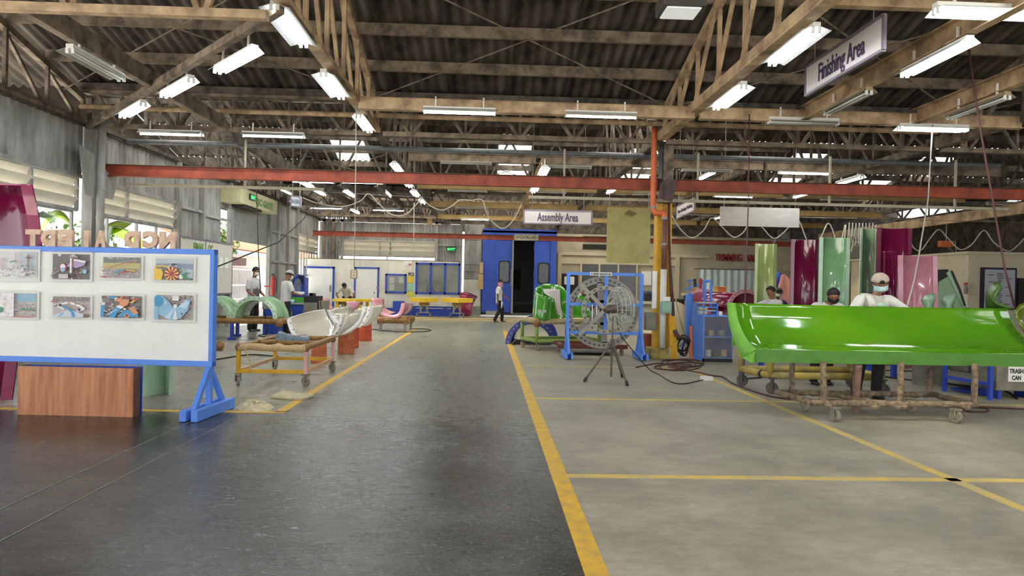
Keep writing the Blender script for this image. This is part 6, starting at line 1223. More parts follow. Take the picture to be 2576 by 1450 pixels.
MB().tube([Q(1763, 727), Q(1763, 703)], [.03, .04], 10).build('red_valve', M_redmetal, t); MB().cyl(Q(1763, 703), Q(1763, 700), .02).build('valve_cap', M_redmetal, t); MB().tube([Q(1748, 722), Q(1748, 702)], .032, 10).build('black_filter', M_black, t)
for x in (1770, 1789): MB().tube([Q(x, 775), Q(x, 758)], .022, 8).build('support', M_blue, t)
t = thing('blue_cabinet', A(1790, 910, 13.6), 'low blue cabinet with film wrapped glazed front, beside the lime chute', 'cabinet'); Yf_ = 13.5; g0, g1 = A(1769, 797, Yf_), A(1842, 911, Yf_); xs_ = A(1745, 800, 14.0).x
MB().bb((xs_-.1, 13.5, 0), (xs_-.06+.02, 14.1, g0.z)).build('side_panel', M_blue, t) if 0 else MB().prism([(xs_, 14.15, 0), (g0.x, Yf_, 0), (g0.x, Yf_, g0.z), (xs_, 14.15, g0.z)], (.02, .02, 0)).build('side_panel', M_blue, t)
MB().prism([(xs_, 14.15, g0.z), (g0.x, Yf_, g0.z), (g1.x, Yf_, g0.z), (g1.x, 14.15, g0.z)], (0, 0, .02)).build('top_panel', M_blue, t); MB().bb((g0.x, 14.1, 0), (g1.x, 14.15, g0.z)).build('back_panel', M_blue_dk, t); MB().bb((g1.x-.02, Yf_, 0), (g1.x, 14.1, g0.z)).build('side_panel', M_blue_dk, t)
for z in (.06, A(1800, 850, Yf_).z): MB().bb((g0.x, Yf_+.02, z), (g1.x-.02, 14.1, z+.02)).build('shelf', M_blue, t)
MB().bb((g0.x, Yf_-.01, 0), (g0.x+.03, Yf_+.01, g0.z)).build('front_stile', M_blue, t); MB().bb((g0.x, Yf_-.01, .0), (g1.x, Yf_+.01, .07)).build('front_rail', M_black, t); MB().bb((g0.x, Yf_-.025, .07), (g1.x, Yf_-.018, g0.z)).build('film_front', M_film, t)
for k, (x, z, m_) in enumerate(((1788, A(1800, 848, Yf_).z+.01, M_peach), (1782, .09, M_paper), (1800, .09, M_black), (1822, .09, M_peach), (1815, A(1800, 848, Yf_).z+.01, M_grey))):
    c = A(x, 840, 13.75); o = MB().cyl((c.x, 13.75, z), (c.x, 13.75, z+.11+.02*(k % 2)), .06 if k != 2 else .09, n=12).build('tin', m_); tag(o, ['peach tin on the cabinet upper shelf', 'white tin on the cabinet lower shelf', 'black can on the cabinet lower shelf', 'peach tin at the right of the lower shelf', 'grey tin on the cabinet upper shelf right'][k], 'tin', 'tins in the blue cabinet')
t = thing('tray_rack', A(1780, 795, 13.7), 'blue tray rack with wrapped sheets on the blue cabinet', 'rack'); g0, g1 = A(1755, 762, 13.7), A(1806, 795, 13.7)
MB().bb((g0.x, 13.7, g1.z), (A(1772, 0, 13.7).x, 14.05, g0.z)).build('side_block', M_blue, t); MB().bb((g1.x-.02, 13.7, g1.z), (g1.x, 14.05, g0.z)).build('side_panel', M_blue, t)
for k in range(4): z = lerp(g1.z, g0.z-.02, k/3); MB().bb((A(1772, 0, 13.7).x, 13.7, z), (g1.x, 14.05, z+.015)).build('tray', M_blue, t); MB().bb((A(1774, 0, 13.7).x, 13.74, z+.015), (g1.x-.03, 14.0, z+.035)).build('sheet_stack', M_tan if k % 2 else M_sleeve, t)
t = thing('white_can', A(1809, 795, 13.7), 'white square can right of the tray rack', 'can'); c = A(1811, 790, 13.75); MB().bb((c.x-.035, 13.72, A(1810, 796, 13.7).z), (c.x+.04, 13.82, c.z+.05)).build('body', M_paper, t); MB().cyl((c.x, 13.77, c.z+.05), (c.x, 13.77, c.z+.07), .02).build('cap', M_redmetal, t)
# tubs, bins, mouldings between the column and the chute
t = thing('white_tub', A(1680, 830, 17), 'cream white tub moulding behind the yellow column', 'tub'); shell('shell', [[(1614, 762, 17.4), (1660, 760, 17.0), (1703, 760, 17.0), (1722, 770, 17.4)], [(1618, 830, 17.3), (1662, 836, 16.8), (1700, 836, 16.8), (1726, 820, 17.3)], [(1624, 872, 17.2), (1662, 876, 16.7), (1698, 876, 16.8), (1722, 868, 17.3)]], mat('cream_gelcoat', srgb(214, 204, 176), .3, var=.05), t, .03); MB().bb((A(1612, 0, 17).x, 16.9, A(1612, 765, 17).z), (A(1708, 0, 17).x, 17.6, A(1612, 758, 17).z)).build('rim', mat('cream_gelcoat', (1, 1, 1)), t)
t = thing('bin', A(1632, 760, 17.1), 'dark bin with grey blue lid left of the yellow column', 'bin'); p, q = A(1621, 732, 17.2), A(1645, 760, 17.2); MB().bb((p.x, 17.1, q.z), (q.x, 17.5, p.z-.06)).build('body', M_black, t, bevel=.02); MB().bb((p.x-.01, 17.08, p.z-.08), (q.x+.01, 17.52, p.z)).build('lid', mat('slate_lid', srgb(72, 86, 104), .5), t, bevel=.02)
t = thing('black_machine', A(1715, 790, 18), 'black machine with hose behind the blue tank', 'machine'); p, q = A(1699, 752, 17.9), A(1750, 830, 17.9); MB().bb((p.x, 17.9, 0), (q.x, 18.4, p.z)).build('body', M_black, t, bevel=.03); MB().tube(spline([A(1720, 775, 17.85), A(1712, 800, 17.8), A(1708, 830, 17.8)], 4), .03, 8).build('hose', M_steel, t)
for x0, x1, y0, lab, m_ in ((1747, 1765, 726, 'orange carton behind the spray pump', M_box_o), (1806, 1827, 722, 'orange carton before the plastic curtain', M_box_o), (1795, 1806, 722, 'tan carton left of the orange one before the curtain', M_tan)):
    p, q = A(x0, y0, 20), A(x1, 738, 20); t = thing('carton', ((p.x+q.x)/2, 20, q.z), lab, 'box', 'cartons'); MB().bb((p.x, 20, q.z), (q.x, 20.3, p.z)).build('body', m_, t); MB().bb((p.x-.02, 19.98, p.z-.01), (q.x+.02, 20.32, p.z+.015)).build('lid_flaps', M_tan, t)
t = thing('yellow_funnel', A(1766, 760, 17.5), 'tan yellow tapered moulding behind the spray pump', 'moulding'); MB().tube([A(1764, 768, 17.5), A(1764, 738, 17.5)], [.2, .1], 4).build('body', mat('tan_yellow', srgb(206, 178, 96), .6), t)
t = thing('work_table', A(1800, 745, 19.9), 'long tan work table behind the magenta chute', 'table'); p, q = A(1735, 739, 19.8), A(1935, 745, 19.8); MB().bb((p.x, 19.8, p.z-.06), (q.x, 20.7, p.z)).build('tabletop', M_tan, t)
for x in (p.x+.1, q.x-.1, (p.x+q.x)/2):
    for y in (19.9, 20.6): MB().bb((x-.04, y-.04, 0), (x+.04, y+.04, p.z-.06)).build('leg', M_blue_dk, t)
t = thing('magenta_chute', A(1815, 790, 17), 'magenta chute section lying behind the tray rack', 'slide section'); shell('shell', [[(1778, 760, 17.2), (1800, 744, 17.6), (1828, 742, 18)], [(1780, 790, 16.8), (1806, 775, 17.0), (1838, 768, 17.4)], [(1784, 820, 16.8), (1815, 815, 16.9), (1846, 800, 17.2)]], M_magenta, t, .03)
cA = A(1876, 775, 16.3); t = half_tunnel(cA, cA+Vector((-.7, 1.2, 0)), .36, .455, M_pink, 'mauve arched chute ring behind the left end of the lime chute', 'arched_chute', 'arched chutes', m2=M_maroon)
# ================================================================== lime chute on its trolley
XC0 = 3.02
t = thing('lime_chute', (4.9, 8.2, .64), 'long glossy lime green chute section on a resin crusted trolley, front right', 'slide section')
def CB(px, py): return B(px, py, XC0)
outer = [CB(1829, 762), CB(1832, 800), CB(1841, 840), CB(1853, 872), CB(1866, 900)]; low = CB(1891, 914)
inner0 = [Vector((XC0+.10, p.y-.03, p.z)) for p in (Vector((0, 8.50, 1.285)), Vector((0, 8.40, 1.10)), Vector((0, 8.22, .94)), Vector((0, 8.0, .83)), Vector((0, 7.78, .768)))]
inner0 = spline(inner0, 5); XC1 = 6.62
rows = []
for k in range(19):
    u = k/18; rows.append([Vector((lerp(p.x, XC1, u), p.y-.0*u, p.z-.012*math.sin(PI*u))) for p in inner0])
MB().grid(rows).build('shell', M_green, t, smooth=True, solid=.015)
op = spline(outer, 4); n = len(inner0); ip = inner0
q = [vl(op[min(int(i*(len(op)-1)/(n-1)), len(op)-1)], op[min(int(i*(len(op)-1)/(n-1))+1, len(op)-1)], (i*(len(op)-1)/(n-1)) % 1) for i in range(n)]
MB().grid([ip, q]).build('left_end_flange', M_green_rim, t, smooth=True, solid=.02)
yl, zl_ = ip[-1].y-.005, ip[-1].z
MB().bb((ip[-1].x-.02, yl-.012, low.z), (XC1+.1, yl, zl_)).build('front_skirt', M_green_skirt, t)
MB().prism([q[-1], ip[-1], Vector((ip[-1].x, yl, low.z)), low], (0, .015, 0)).build('corner_plate', M_green_rim, t)
MB().grid([[p+Vector((0, .02, -.02)) for p in rows[0][:1]]+[Vector((XC0+.1, 8.56, .75))], [p+Vector((0, .02, -.02)) for p in rows[-1][:1]]+[Vector((XC1, 8.56, .75))]]).build('back_flange', M_green_rim, t, solid=.02)
MB().grid([rows[-1], [Vector((XC1+.02, p.y+.0, p.z-.1-.1*i/n)) for i, p in enumerate(rows[-1])]]).build('right_end_flange', M_green_rim, t, solid=.02)
t = thing('olive_chute_end', A(2570, 790, 8.9), 'dark yellow green chute end cut by the right edge, behind the lime chute', 'slide section'); shell('shell', [[(2556, 785, 9.0), (2562, 772, 9.1), (2580, 762, 9.2), (2620, 764, 9.3)], [(2557, 800, 9.0), (2566, 800, 9.1), (2585, 795, 9.2), (2630, 790, 9.3)], [(2566, 815, 8.9), (2575, 830, 8.9), (2590, 840, 9.0), (2640, 840, 9.1)]], mat('olive_lime_gelcoat', srgb(112, 128, 20), .2, var=.05, coat=.7), t, .03)
MB().bb((7.3, 9.95, 0), (7.36, 10.01, 1.2)).build('stand', M_blue_dk, t); MB().bb((7.1, 9.8, 0), (7.56, 10.15, .04)).build('base', M_blue_dk, t); MB().bar((7.33, 9.98, 1.18), (7.2, 9.15, 1.12), .05, .05).build('support_arm', M_blue_dk, t)
# crusted trolley
t = thing('crusted_trolley', (4.6, 7.9, 0), 'resin crusted steel trolley under the lime chute', 'trolley'); zr = .19
c0, c1, c2, c3 = Vector((3.70, 7.62, 0)), Vector((5.62, 7.62, 0)), Vector((5.62, 8.35, 0)), Vector((3.62, 8.35, 0))
def crust(p, q_, r, name='rail'):
    k = max(5, int((q_-p).length/.05)); return MB().tube([p.lerp(q_, i/k)+Vector((rnd.uniform(-.006, .006), rnd.uniform(-.006, .006), rnd.uniform(-.006, .006))) for i in range(k+1)], [r*rnd.uniform(.92, 1.1) for i in range(k+1)], 8).build(name, M_crust, t, smooth=True)
for a, b in ((c0, c1), (c1, c2), (c2, c3), (c3, c0)): crust(a+UP*zr, b+UP*zr, .036)
crust(Vector((4.55, 7.62, zr)), Vector((4.2, 8.35, zr)), .03)
for px, Y in ((1992, 8.30), (2072, 7.62), (2152, 8.3), (2265, 7.62), (2337, 8.33), (2452, 7.62)): p = A(px, 960, Y); crust(Vector((p.x, Y, zr)), Vector((p.x, Y, .66 if Y < 8 else .76)), .034, 'post')
for p, m_ in ((G(2105, 1063), M_wheel_dusty), (G(2410, 1067), M_wheel_dusty), (G(2028, 1037), M_wheel_dusty), (G(2295, 1042), M_wheel_dusty)): p.z = 0; caster(p+Vector((0, .04, 0)), .075, t, m_, .165, .25)
for k in range(5): c = Vector((lerp(3.8, 5.5, rnd.random()), 7.6, zr-.03)); MB().ball(c, .045, 8, sc=(1.4, .8, .7)).build('resin_lump', M_crust, t)
o = MB().tube([G(2152, 1038)+UP*.0, A(2160, 920, 7.75)], .037, 12).build('pipe_prop', mat('mauve_brown_pipe', srgb(160, 124, 110), .7, var=.15, scale=7)); tag(o, 'loose mauve brown pipe propping the lime chute', 'pipe')
# yellow pipe trolley behind
t = thing('yellow_pipe_trolley', (4.7, 9.7, 0), 'dusty yellow pipe trolley behind the left end of the crusted one', 'trolley')
a, b, c, d = Vector((4.0, 9.45, 0)), Vector((5.6, 9.45, 0)), Vector((5.6, 10.3, 0)), Vector((3.86, 10.2, 0))
for p, q_ in ((a, b), (b, c), (c, d), (d, a)): MB().tube([p+UP*.26, q_+UP*.26], .05, 10).build('rail', M_yellowpipe, t, smooth=True)
for p in (a, b, c, d): MB().tube([p+UP*.25, p+UP*.66], .045, 10).build('post', M_yellowpipe, t, smooth=True); caster(p+Vector((.03, 0, 0)), .085, t, M_wheel, .23, .9)
MB().cyl(a+Vector((-.035, .17, .26)), a+Vector((-.045, .21, .26)), .055).build('clamp_ring', M_black, t)
# blue stand with bin, trash can
t = thing('blue_stand', (6.6, 9.6, 0), 'blue angle iron stand with a shelf, under the right end of the lime chute', 'stand')
P4 = [G(2376, 985), G(2490, 1007), G(2512, 968), G(2415, 952)]
for p in P4: MB().bar(p, p+UP*.62, .05, .05).build('leg', M_blue_dk, t)
for z in (.22, .6):
    for i in range(4): MB().bar(P4[i]+UP*z, P4[(i+1) % 4]+UP*z, .035, .05).build('rail', M_blue_dk, t)
MB().prism([p+UP*.24 for p in P4], (0, 0, .012)).build('shelf', M_bin, t)
t = thing('grey_bin', (6.6, 9.9, .25), 'grey brown bin standing on the shelf of the blue stand', 'bin'); p = (P4[0]+P4[3])/2+UP*.255+(P4[1]-P4[0])*.35; MB().box(p+UP*.17, (.42, .34, .34), .3).build('body', M_bin, t, bevel=.01); MB().box(p+UP*.345, (.45, .37, .02), .3).build('rim', M_steel, t)
t = thing('trash_can', G(2545, 985), 'grey metal bin with a white TRASH CAN label at the right edge', 'bin'); yt = 9.25; p, q_ = A(2508, 920, yt), A(2620, 1000, yt)
MB().bb((p.x, yt, .12), (q_.x, yt+.45, .62)).build('body', M_bin, t, bevel=.012); MB().bb((p.x-.02, yt-.02, .62), (q_.x+.02, yt+.47, .65)).build('rim', M_steel, t)
for x in (p.x+.05, q_.x-.08): MB().bb((x, yt+.03, 0), (x+.05, yt+.4, .13)).build('foot', M_blue_dk, t)
g0, g1 = A(2537, 922, yt-.01), A(2612, 962, yt-.01); l_ = MB().bb((g0.x, yt-.012, g1.z), (g1.x, yt, g0.z)).build('label', M_paper, t)
text('TRASH', 'lettering', .085, M_black, l_, (A(2539, 938, yt-.01).x, yt-.014, A(2539, 939, yt).z), (1, 0, 0), UP, width=.2, ext=.001, bold=.003); text('CAN', 'lettering', .085, M_black, l_, (A(2545, 954, yt-.01).x, yt-.014, A(2545, 956, yt).z), (1, 0, 0), UP, width=.13, ext=.001, bold=.003)
cable([G(2200, 945, .01), G(2300, 958, .01), G(2376, 965, .01), G(2450, 975, .01), G(2530, 985, .01), G(2560, 1005, .01)], .013, 'floor_hose', M_cable, None, 'black hose on the floor under the blue stand', 'hose')
cable([G(2420, 1028, .01), G(2440, 1036, .01), G(2485, 1035, .01), G(2478, 1027, .01), G(2445, 1025, .01), G(2500, 1026, .01), G(2600, 1031, .01)], .011, 'floor_hose', M_cable_r, None, 'dark red hose looping at the right wheel of the crusted trolley', 'hose')
cable([G(1860, 955, .01), G(2000, 942, .01), G(2120, 930, .01), G(2300, 935, .01)], .011, 'floor_hose', M_cable, None, 'thin black hose on the floor behind the yellow pipe trolley', 'hose')
for px, Y in ((1867, 11.2), (1915, 11.2), (2188, 11.4), (2250, 10.8)): pass
t = thing('blue_trestle', (5.0, 11.4, 0), 'blue legged trestle half hidden behind the lime chute', 'trestle'); MB().bb((A(1860, 900, 11.4).x, 11.36, .62), (A(2255, 900, 11.4).x, 11.5, .7)).build('beam', M_blue_dk, t)
for px in (1867, 1915, 2188, 2250): x = A(px, 930, 11.4).x; MB().bb((x-.035, 11.38, 0), (x+.035, 11.46, .62)).build('leg', M_blue_dk, t)
# ================================================================== slide sections standing upright in the right bay
def upright(name, px0, px1, pyt, Y, mtl, label, curve=.14, flange='both', tilt=0.0, rim=None, lean=0.0, skew=0.0, k=1.0):
    """half pipe channel standing on its end: concave face to the camera, flat flanges at the sides"""
    a, b = A(px0, pyt, Y), A(px1, pyt, Y); w = b.x-a.x; h = a.z; t = thing(name, ((a.x+b.x)/2, Y+.1, 0), label, 'slide section', 'upright slide sections')
    fl = .12*w; prof = []
    for i in range(15): u = i/14; prof.append((a.x+fl+(w-2*fl)*u, Y+curve*math.sin(PI*u)**.8+.02))
    rows = [[Vector((x+skew*(z/h), y+lean*(z/h), z)) for x, y in prof] for z in (0, h*.5, h)]
    MB().grid(rows).build('shell', mtl, t, smooth=True, solid=.02)
    for s, x in ((0, a.x), (1, b.x-fl)):
        if flange in ('both', 'lr'[s]): MB().prism([(x, Y, 0), (x+fl, Y, 0), (x+fl+skew, Y+lean, h), (x+skew, Y+lean, h)], (0, .03, 0)).build('side_flange', rim or mtl, t)
        else: MB().prism([(x, Y+.02, 0), (x+fl, Y+.02, 0), (x+fl+skew, Y+.02+lean, h), (x+skew, Y+.02+lean, h)], (0, .02, 0)).build('plain_edge', mtl, t)
    MB().grid([rows[-1], [p+Vector((0, .1, -.0)) for p in rows[-1]]]).build('top_edge', rim or mtl, t, solid=.015)
    return t
upright('upright_slide', 1901, 1955, 613, 15.5, M_palegreen, 'pale green upright slide section, leftmost of the standing ones', rim=M_palegreen)
upright('upright_slide', 1991, 2064, 602, 14.6, M_maroon, 'glossy magenta upright slide section left of the mint one', .2)
upright('upright_slide', 2062, 2139, 597, 14.2, mat('mint_green_deep', srgb(132, 178, 130), .2, var=.06, coat=.7), 'wide mint green upright slide section between two magenta ones', .2, rim=M_mint)
upright('upright_slide', 2166, 2207, 575, 15.5, mat('grey_green_gelcoat', srgb(112, 140, 112), .3, var=.06, coat=.5), 'narrow grey green upright slide section behind the cable bundle', .12, rim=M_mint)
upright('upright_slide', 2207, 2295, 573, 14.4, M_maroon, 'tallest magenta upright slide section right of the cable bundle', .2)
upright('upright_slide', 2232, 2262, 631, 13.4, M_maroon, 'narrow dark magenta slide section leaning before the tallest one', .1, lean=.3, skew=.12)
upright('upright_slide', 2268, 2368, 641, 12.8, mat('dusty_pink_gelcoat', srgb(186, 122, 136), .25, var=.07, coat=.6), 'dusty pink upright slide section, rightmost of the standing ones', .18, lean=.2, rim=M_pink, skew=.06)
t = thing('leaning_green_section', A(2400, 780, 13.6), 'flat mint green section leaning slanted beside the pink one', 'slide section'); P_ = lambda x, y, Y=13.6: A(x, y, Y)
MB().prism([P_(2362, 710), P_(2385, 697), P_(2390, 690), P_(2432, 770), P_(2440, 840), P_(2440, 926), P_(2345, 924)], (0, .03, 0)).build('face', mat('grey_mint', srgb(140, 168, 138), .3, var=.06, coat=.4), t); MB().prism([P_(2384, 687, 13.55), P_(2394, 680, 13.55), P_(2436, 772, 13.55), P_(2424, 772, 13.55)], (0, .05, 0)).build('edge_flange', M_mint, t); MB().tube([P_(2394, 682, 13.5), P_(2415, 730, 13.5), P_(2428, 770, 13.5)], .02, 8).build('black_strip', M_black, t)
for x, s in ((2336, 'left one'), (2386, 'right one')):
    t = thing('mint_scoop', A(x, 770, 10.6), 'small mint scoop shaped moulding behind the lime chute, '+s, 'slide section', 'mint scoops')
    shell('shell', [[(x-16, 752, 10.7), (x-4, 742, 10.8), (x+16, 740, 10.7)], [(x-17, 760, 10.7), (x-2, 756, 10.5), (x+18, 745, 10.55)], [(x-10, 775, 10.6), (x-1, 775, 10.45), (x+11, 770, 10.5)], [(x-12, 800, 10.6), (x-1, 800, 10.45), (x+9, 800, 10.5)]], mat('mint_grey', srgb(138, 172, 142), .35, var=.06), t, .02)
    MB().bb((A(x-10, 0, 10.6).x, 10.5, 0), (A(x+8, 0, 10.6).x, 10.7, A(x, 800, 10.6).z)).build('stand', M_bin, t)
t = thing('green_crescent', A(2510, 760, 10.2), 'dark green crescent shaped chute end before the chart board', 'slide section'); shell('shell', [[(2516, 710, 10.2), (2500, 716, 10.25), (2486, 730, 10.3), (2482, 745, 10.3), (2482, 776, 10.2)], [(2518, 722, 10.0), (2510, 735, 10.0), (2503, 750, 10.0), (2510, 765, 9.9), (2552, 778, 9.8)]], mat('dark_green_gelcoat', srgb(72, 112, 40), .35, var=.08), t, .04); MB().bb((A(2484, 0, 10.2).x, 10.0, 0), (A(2550, 0, 10.2).x, 10.3, A(2500, 778, 10.2).z)).build('stand', M_bin, t)
t = thing('blue_slide_section', A(1938, 700, 18), 'blue slide section leaning behind the pale green one', 'slide section'); MB().tube([A(1935, 745, 18), A(1958, 690, 18.3)], .1, 10).build('shell', M_blue_dk, t); MB().bb((A(1930, 0, 18).x, 17.9, 0), (A(1945, 0, 18).x, 18.3, A(1938, 745, 18).z)).build('stand', M_bin, t)
t = thing('peach_slide_section', A(1975, 720, 17.6), 'peach pink slide section leaning left of the magenta upright', 'slide section'); MB().prism([A(1956, 745, 17.6), A(1966, 692, 17.8), A(1974, 690, 17.8), A(1992, 708, 17.7), A(1998, 870, 17.5), A(1950, 870, 17.5)], (0, .05, 0)).build('face', mat('peach_gelcoat', srgb(206, 140, 124), .35, var=.05), t)
# chart board, notices on the office
t = thing('chart_board', A(2509, 720, 20.2), 'grey organisation chart in a dark frame on the beige office wall', 'board'); yc = 20.18; p, q_ = A(2473, 673, yc), A(2556, 780, yc)
MB().bb((p.x, yc, q_.z-.3), (q_.x, yc+.12, p.z)).build('frame', mat('dark_navy_frame', srgb(36, 36, 56), .5), t); MB().bb((p.x+.06, yc-.01, q_.z-.24), (q_.x-.06, yc, p.z-.06)).build('chart_sheet', mat('chart_grey', srgb(176, 178, 188), .5, var=.02), t)
mb = MB(); qr = random.Random(5); cx = lerp(p.x, q_.x, .5)
for k in range(26):
    z = p.z-.18-.052*k; w = qr.choice((.1, .16, .2)); x = cx+qr.choice((-.03, 0, .02)); mb.bb((x-w/2, yc-.014, z), (x+w/2, yc-.01, z+.018))
    if k % 4 == 1: mb.bb((x-.38, yc-.014, z), (x-.2, yc-.01, z+.018))
    if k % 5 == 3: mb.bb((x+.18, yc-.014, z), (x+.36, yc-.01, z+.018))
tag(mb.build('chart_marks', M_black, t), kind='stuff')
for x0, y0, x1, y1, lab in ((2437, 712, 2452, 724, 'upper small paper notice on the beige office wall'), (2437, 731, 2451, 741, 'lower small paper notice on the beige office wall'), (2563, 700, 2600, 800, 'dark panel right of the chart board')):
    p, q_ = A(x0, y0, 20.2), A(x1, y1, 20.2); t = thing('wall_notice', p, lab, 'notice'); MB().bb((p.x, 20.2, q_.z), (q_.x, 20.29, p.z)).build('sheet', M_hole if x0 > 2500 else mat('dull_paper', srgb(190, 182, 160), .8), t)
t = thing('wall_extinguisher', A(2428, 730, 20.1), 'small dark red extinguisher on the beige office wall', 'extinguisher'); c = A(2429, 740, 20.18); MB().lathe([(.0, 0), (.05, .01), (.05, .25), (.02, .3), (0, .3)], c, n=12).build('cylinder', M_bin, t, smooth=True); MB().bb((c.x-.05, c.y-.03, c.z+.29), (c.x+.05, c.y+.03, c.z+.34)).build('valve', M_redmetal, t)
t = thing('chain_hoist', A(2380, 613, 22), 'orange chain hoist hung under the roof above the beige office', 'hoist'); c = A(2380, 614, 22); MB().bb((c.x-.2, 21.9, c.z-.1), (c.x+.2, 22.15, c.z+.1)).build('body', M_box_o, t, bevel=.03); MB().cyl((c.x, 22, c.z+.1), (c.x, 22, 4.4), .015).build('hook_rod', M_steel, t); MB().tube(spline([(c.x+.1, 22, c.z-.1), (c.x+.35, 22, c.z-.35), (c.x+.3, 22, c.z+.1)], 4), .012, 5).build('chain_loop', M_steel, t)
t = thing('wall_fan', A(1970, 590, 33.9), 'dark round exhaust fan high on the trimming wall', 'fan'); c = A(1971, 592, 34.05); MB().bb((c.x-.3, 34.0, c.z-.28), (c.x+.3, 34.14, c.z+.28)).build('housing', M_grey, t); MB().lathe([(.22, 0), (.24, .02), (.22, .04), (.04, .03)], (c.x, 33.98, c.z), (0, 1, 0), 18).build('guard', M_black, t)
t = thing('crane_hook', A(1947, 598, 17.6), 'small steel hook on a festoon loop above the pale green section', 'hook'); MB().tube(spline([A(1947, 598, 17.9), A(1950, 606, 17.9), A(1947, 612, 17.9), A(1943, 606, 17.9)], 4), .012, 5).build('hook', M_steel, t)
# ================================================================== people
def skinned(name, pts, edges, mtl, parent, root=0, sub=2):
    """one continuous surface grown over joints: pts = [(co, rx, ry)]"""
    org = Vector((0, 0, 0)); q = parent
    while q is not None: org += Vector(q.location); q = q.parent
    me = bpy.data.meshes.new(name); me.from_pydata([Vector(p[0])-org for p in pts], edges, []); o = bpy.data.objects.new(name, me); C.objects.link(o); o.parent = parent
    me.materials.append(mtl); sk = o.modifiers.new('skin', 'SKIN'); sk.use_smooth_shade = True; sk.branch_smoothing = .6
    L = me.skin_vertices[0].data if me.skin_vertices else None
    if L is None:
        bpy.context.view_layer.objects.active = o; L = me.skin_vertices[0].data
    for i, p in enumerate(pts): L[i].radius = (p[1], p[2] if len(p) > 2 else p[1]); L[i].use_root = (i == root)
    s = o.modifiers.new('round', 'SUBSURF'); s.levels = sub; s.render_levels = sub
    return o
def rotz(v, a): return Vector((v[0]*math.cos(a)-v[1]*math.sin(a), v[0]*math.sin(a)+v[1]*math.cos(a), v[2]))
def person(label, foot, H, yaw, lean=0.0, side=0.0, crouch=0.0, arms=None, legs=None, head=(0, 0, 0), skin=M_skin, shirt=M_shirt, trousers=M_trouser, shoes=M_shoe, mask=None, cap=None, hair=True, extra=None, hunch=0.0, build=1.0):
    """yaw 0 looks towards +Y; local axes: x = the person's right, y = forward, z up"""
    s = H/1.70; t = thing('person', (foot[0], foot[1], 0), label, 'person', 'workers')
    F = Vector((foot[0], foot[1], 0))
    def Wd(v): return F + rotz((v[0]*s, v[1]*s, v[2]*s), yaw)
    hipz = .90-crouch; pel = Vector((0, 0, hipz))
    def sp(h, x=0, y=0):       # a point h above the pelvis along the leaning spine
        ll = lean+hunch*max(0, h-.2)/.35; return pel + Vector((x + h*math.sin(side), h*math.sin(ll)+y*math.cos(ll), h*math.cos(ll)*math.cos(side)-y*math.sin(ll)))
    b = build
    J = dict(pel=pel, waist=sp(.15), chest=sp(.34), neck0=sp(.50), neck1=sp(.57, 0, .02))
    shR, shL = sp(.455, .175*b), sp(.455, -.175*b)
    arms = arms or {}
    def arm(sg, sh, spec):
        e = spec.get('e', (sg*.24, .02, -.27)); w_ = spec.get('w', (sg*.25, .10, -.50)); return sh + Vector(e), sh + Vector(w_)
    eR, wR = arm(1, shR, arms.get('R', {})); eL, wL = arm(-1, shL, arms.get('L', {}))
    legs = legs or {}
    def leg(sg, spec):
        hp = pel + Vector((sg*.095, 0, -.05)); an = Vector(spec.get('a', (sg*.11, 0, .08))); kn = spec.get('k'); kn = Vector(kn) if kn else (hp+an)/2 + Vector((sg*.01, .03+crouch*.9, .0)); return hp, kn, an
    hR, kR, aR = leg(1, legs.get('R', {})); hL, kL, aL = leg(-1, legs.get('L', {}))
    hp_, hy, hr = head; hc = J['neck1'] + Vector((0, .035 + .07*math.sin(hp_), .115*math.cos(hp_)))
    HR = Matrix.Rotation(hy, 3, 'Z') @ Matrix.Rotation(-hp_, 3, 'X') @ Matrix.Rotation(hr, 3, 'Y')
    YR = Matrix.Rotation(yaw, 3, 'Z')
    # body: one surface from head to hands and feet
    P = [(pel, .09, .08), (J['waist'], .09, .08), (J['chest'], .105, .085), (J['neck0'], .058, .056), (J['neck1'], .052, .052),
         (shR, .052, .05), (eR, .043, .043), (wR, .030, .026), (shL, .052, .05), (eL, .043, .043), (wL, .030, .026),
         (hR, .075, .075), (kR, .058, .06), (aR, .042, .042), (hL, .075, .075), (kL, .058, .06), (aL, .042, .042)]
    E_ = [(0, 1), (1, 2), (2, 3), (3, 4), (2, 5), (5, 6), (6, 7), (2, 8), (8, 9), (9, 10), (0, 11), (11, 12), (12, 13), (0, 14), (14, 15), (15, 16)]
    def headpt(v): return hc + HR @ Vector(v)
    P += [(headpt((0, -.005, -.04)), .07, .078), (headpt((0, 0, .025)), .083, .097), (headpt((0, -.008, .085)), .062, .075)]; E_ += [(4, 17), (17, 18), (18, 19)]
    for sg, e, w_, wi in ((1, eR, wR, 7), (-1, eL, wL, 10)):
        d = (w_-e).normalized(); ac = d.cross(Vector((0, 0, 1))); ac = ac.normalized() if ac.length > .1 else Vector((1, 0, 0)); nn = ac.cross(d).normalized()
        ac = ac*sg*-1 if ac.dot(Vector((sg, 0, 0))) > 0 else ac*sg
        k = len(P); P += [(w_+d*.05, .034, .02), (w_+d*.085, .036, .018)]; E_ += [(wi, k), (k, k+1)]
        for f, (off, L1) in enumerate(((-.027, .036), (-.009, .042), (.009, .04), (.026, .032))):
            c0 = w_+d*.09+ac*off; q = len(P); P += [(c0, .0095), (c0+d*L1-nn*.006, .0085), (c0+d*L1*1.7-nn*.024, .0072)]; E_ += [(k+1, q), (q, q+1), (q+1, q+2)]
        q = len(P); P += [(w_+d*.04-ac*.03-nn*.006, .012), (w_+d*.075-ac*.05-nn*.018, .0095), (w_+d*.1-ac*.052-nn*.03, .008)]; E_ += [(k, q), (q, q+1), (q+1, q+2)]
    body = skinned('body', [(Wd(p[0]),) + tuple(r*s for r in p[1:]) for p in P], E_, skin, t, 0, 2)
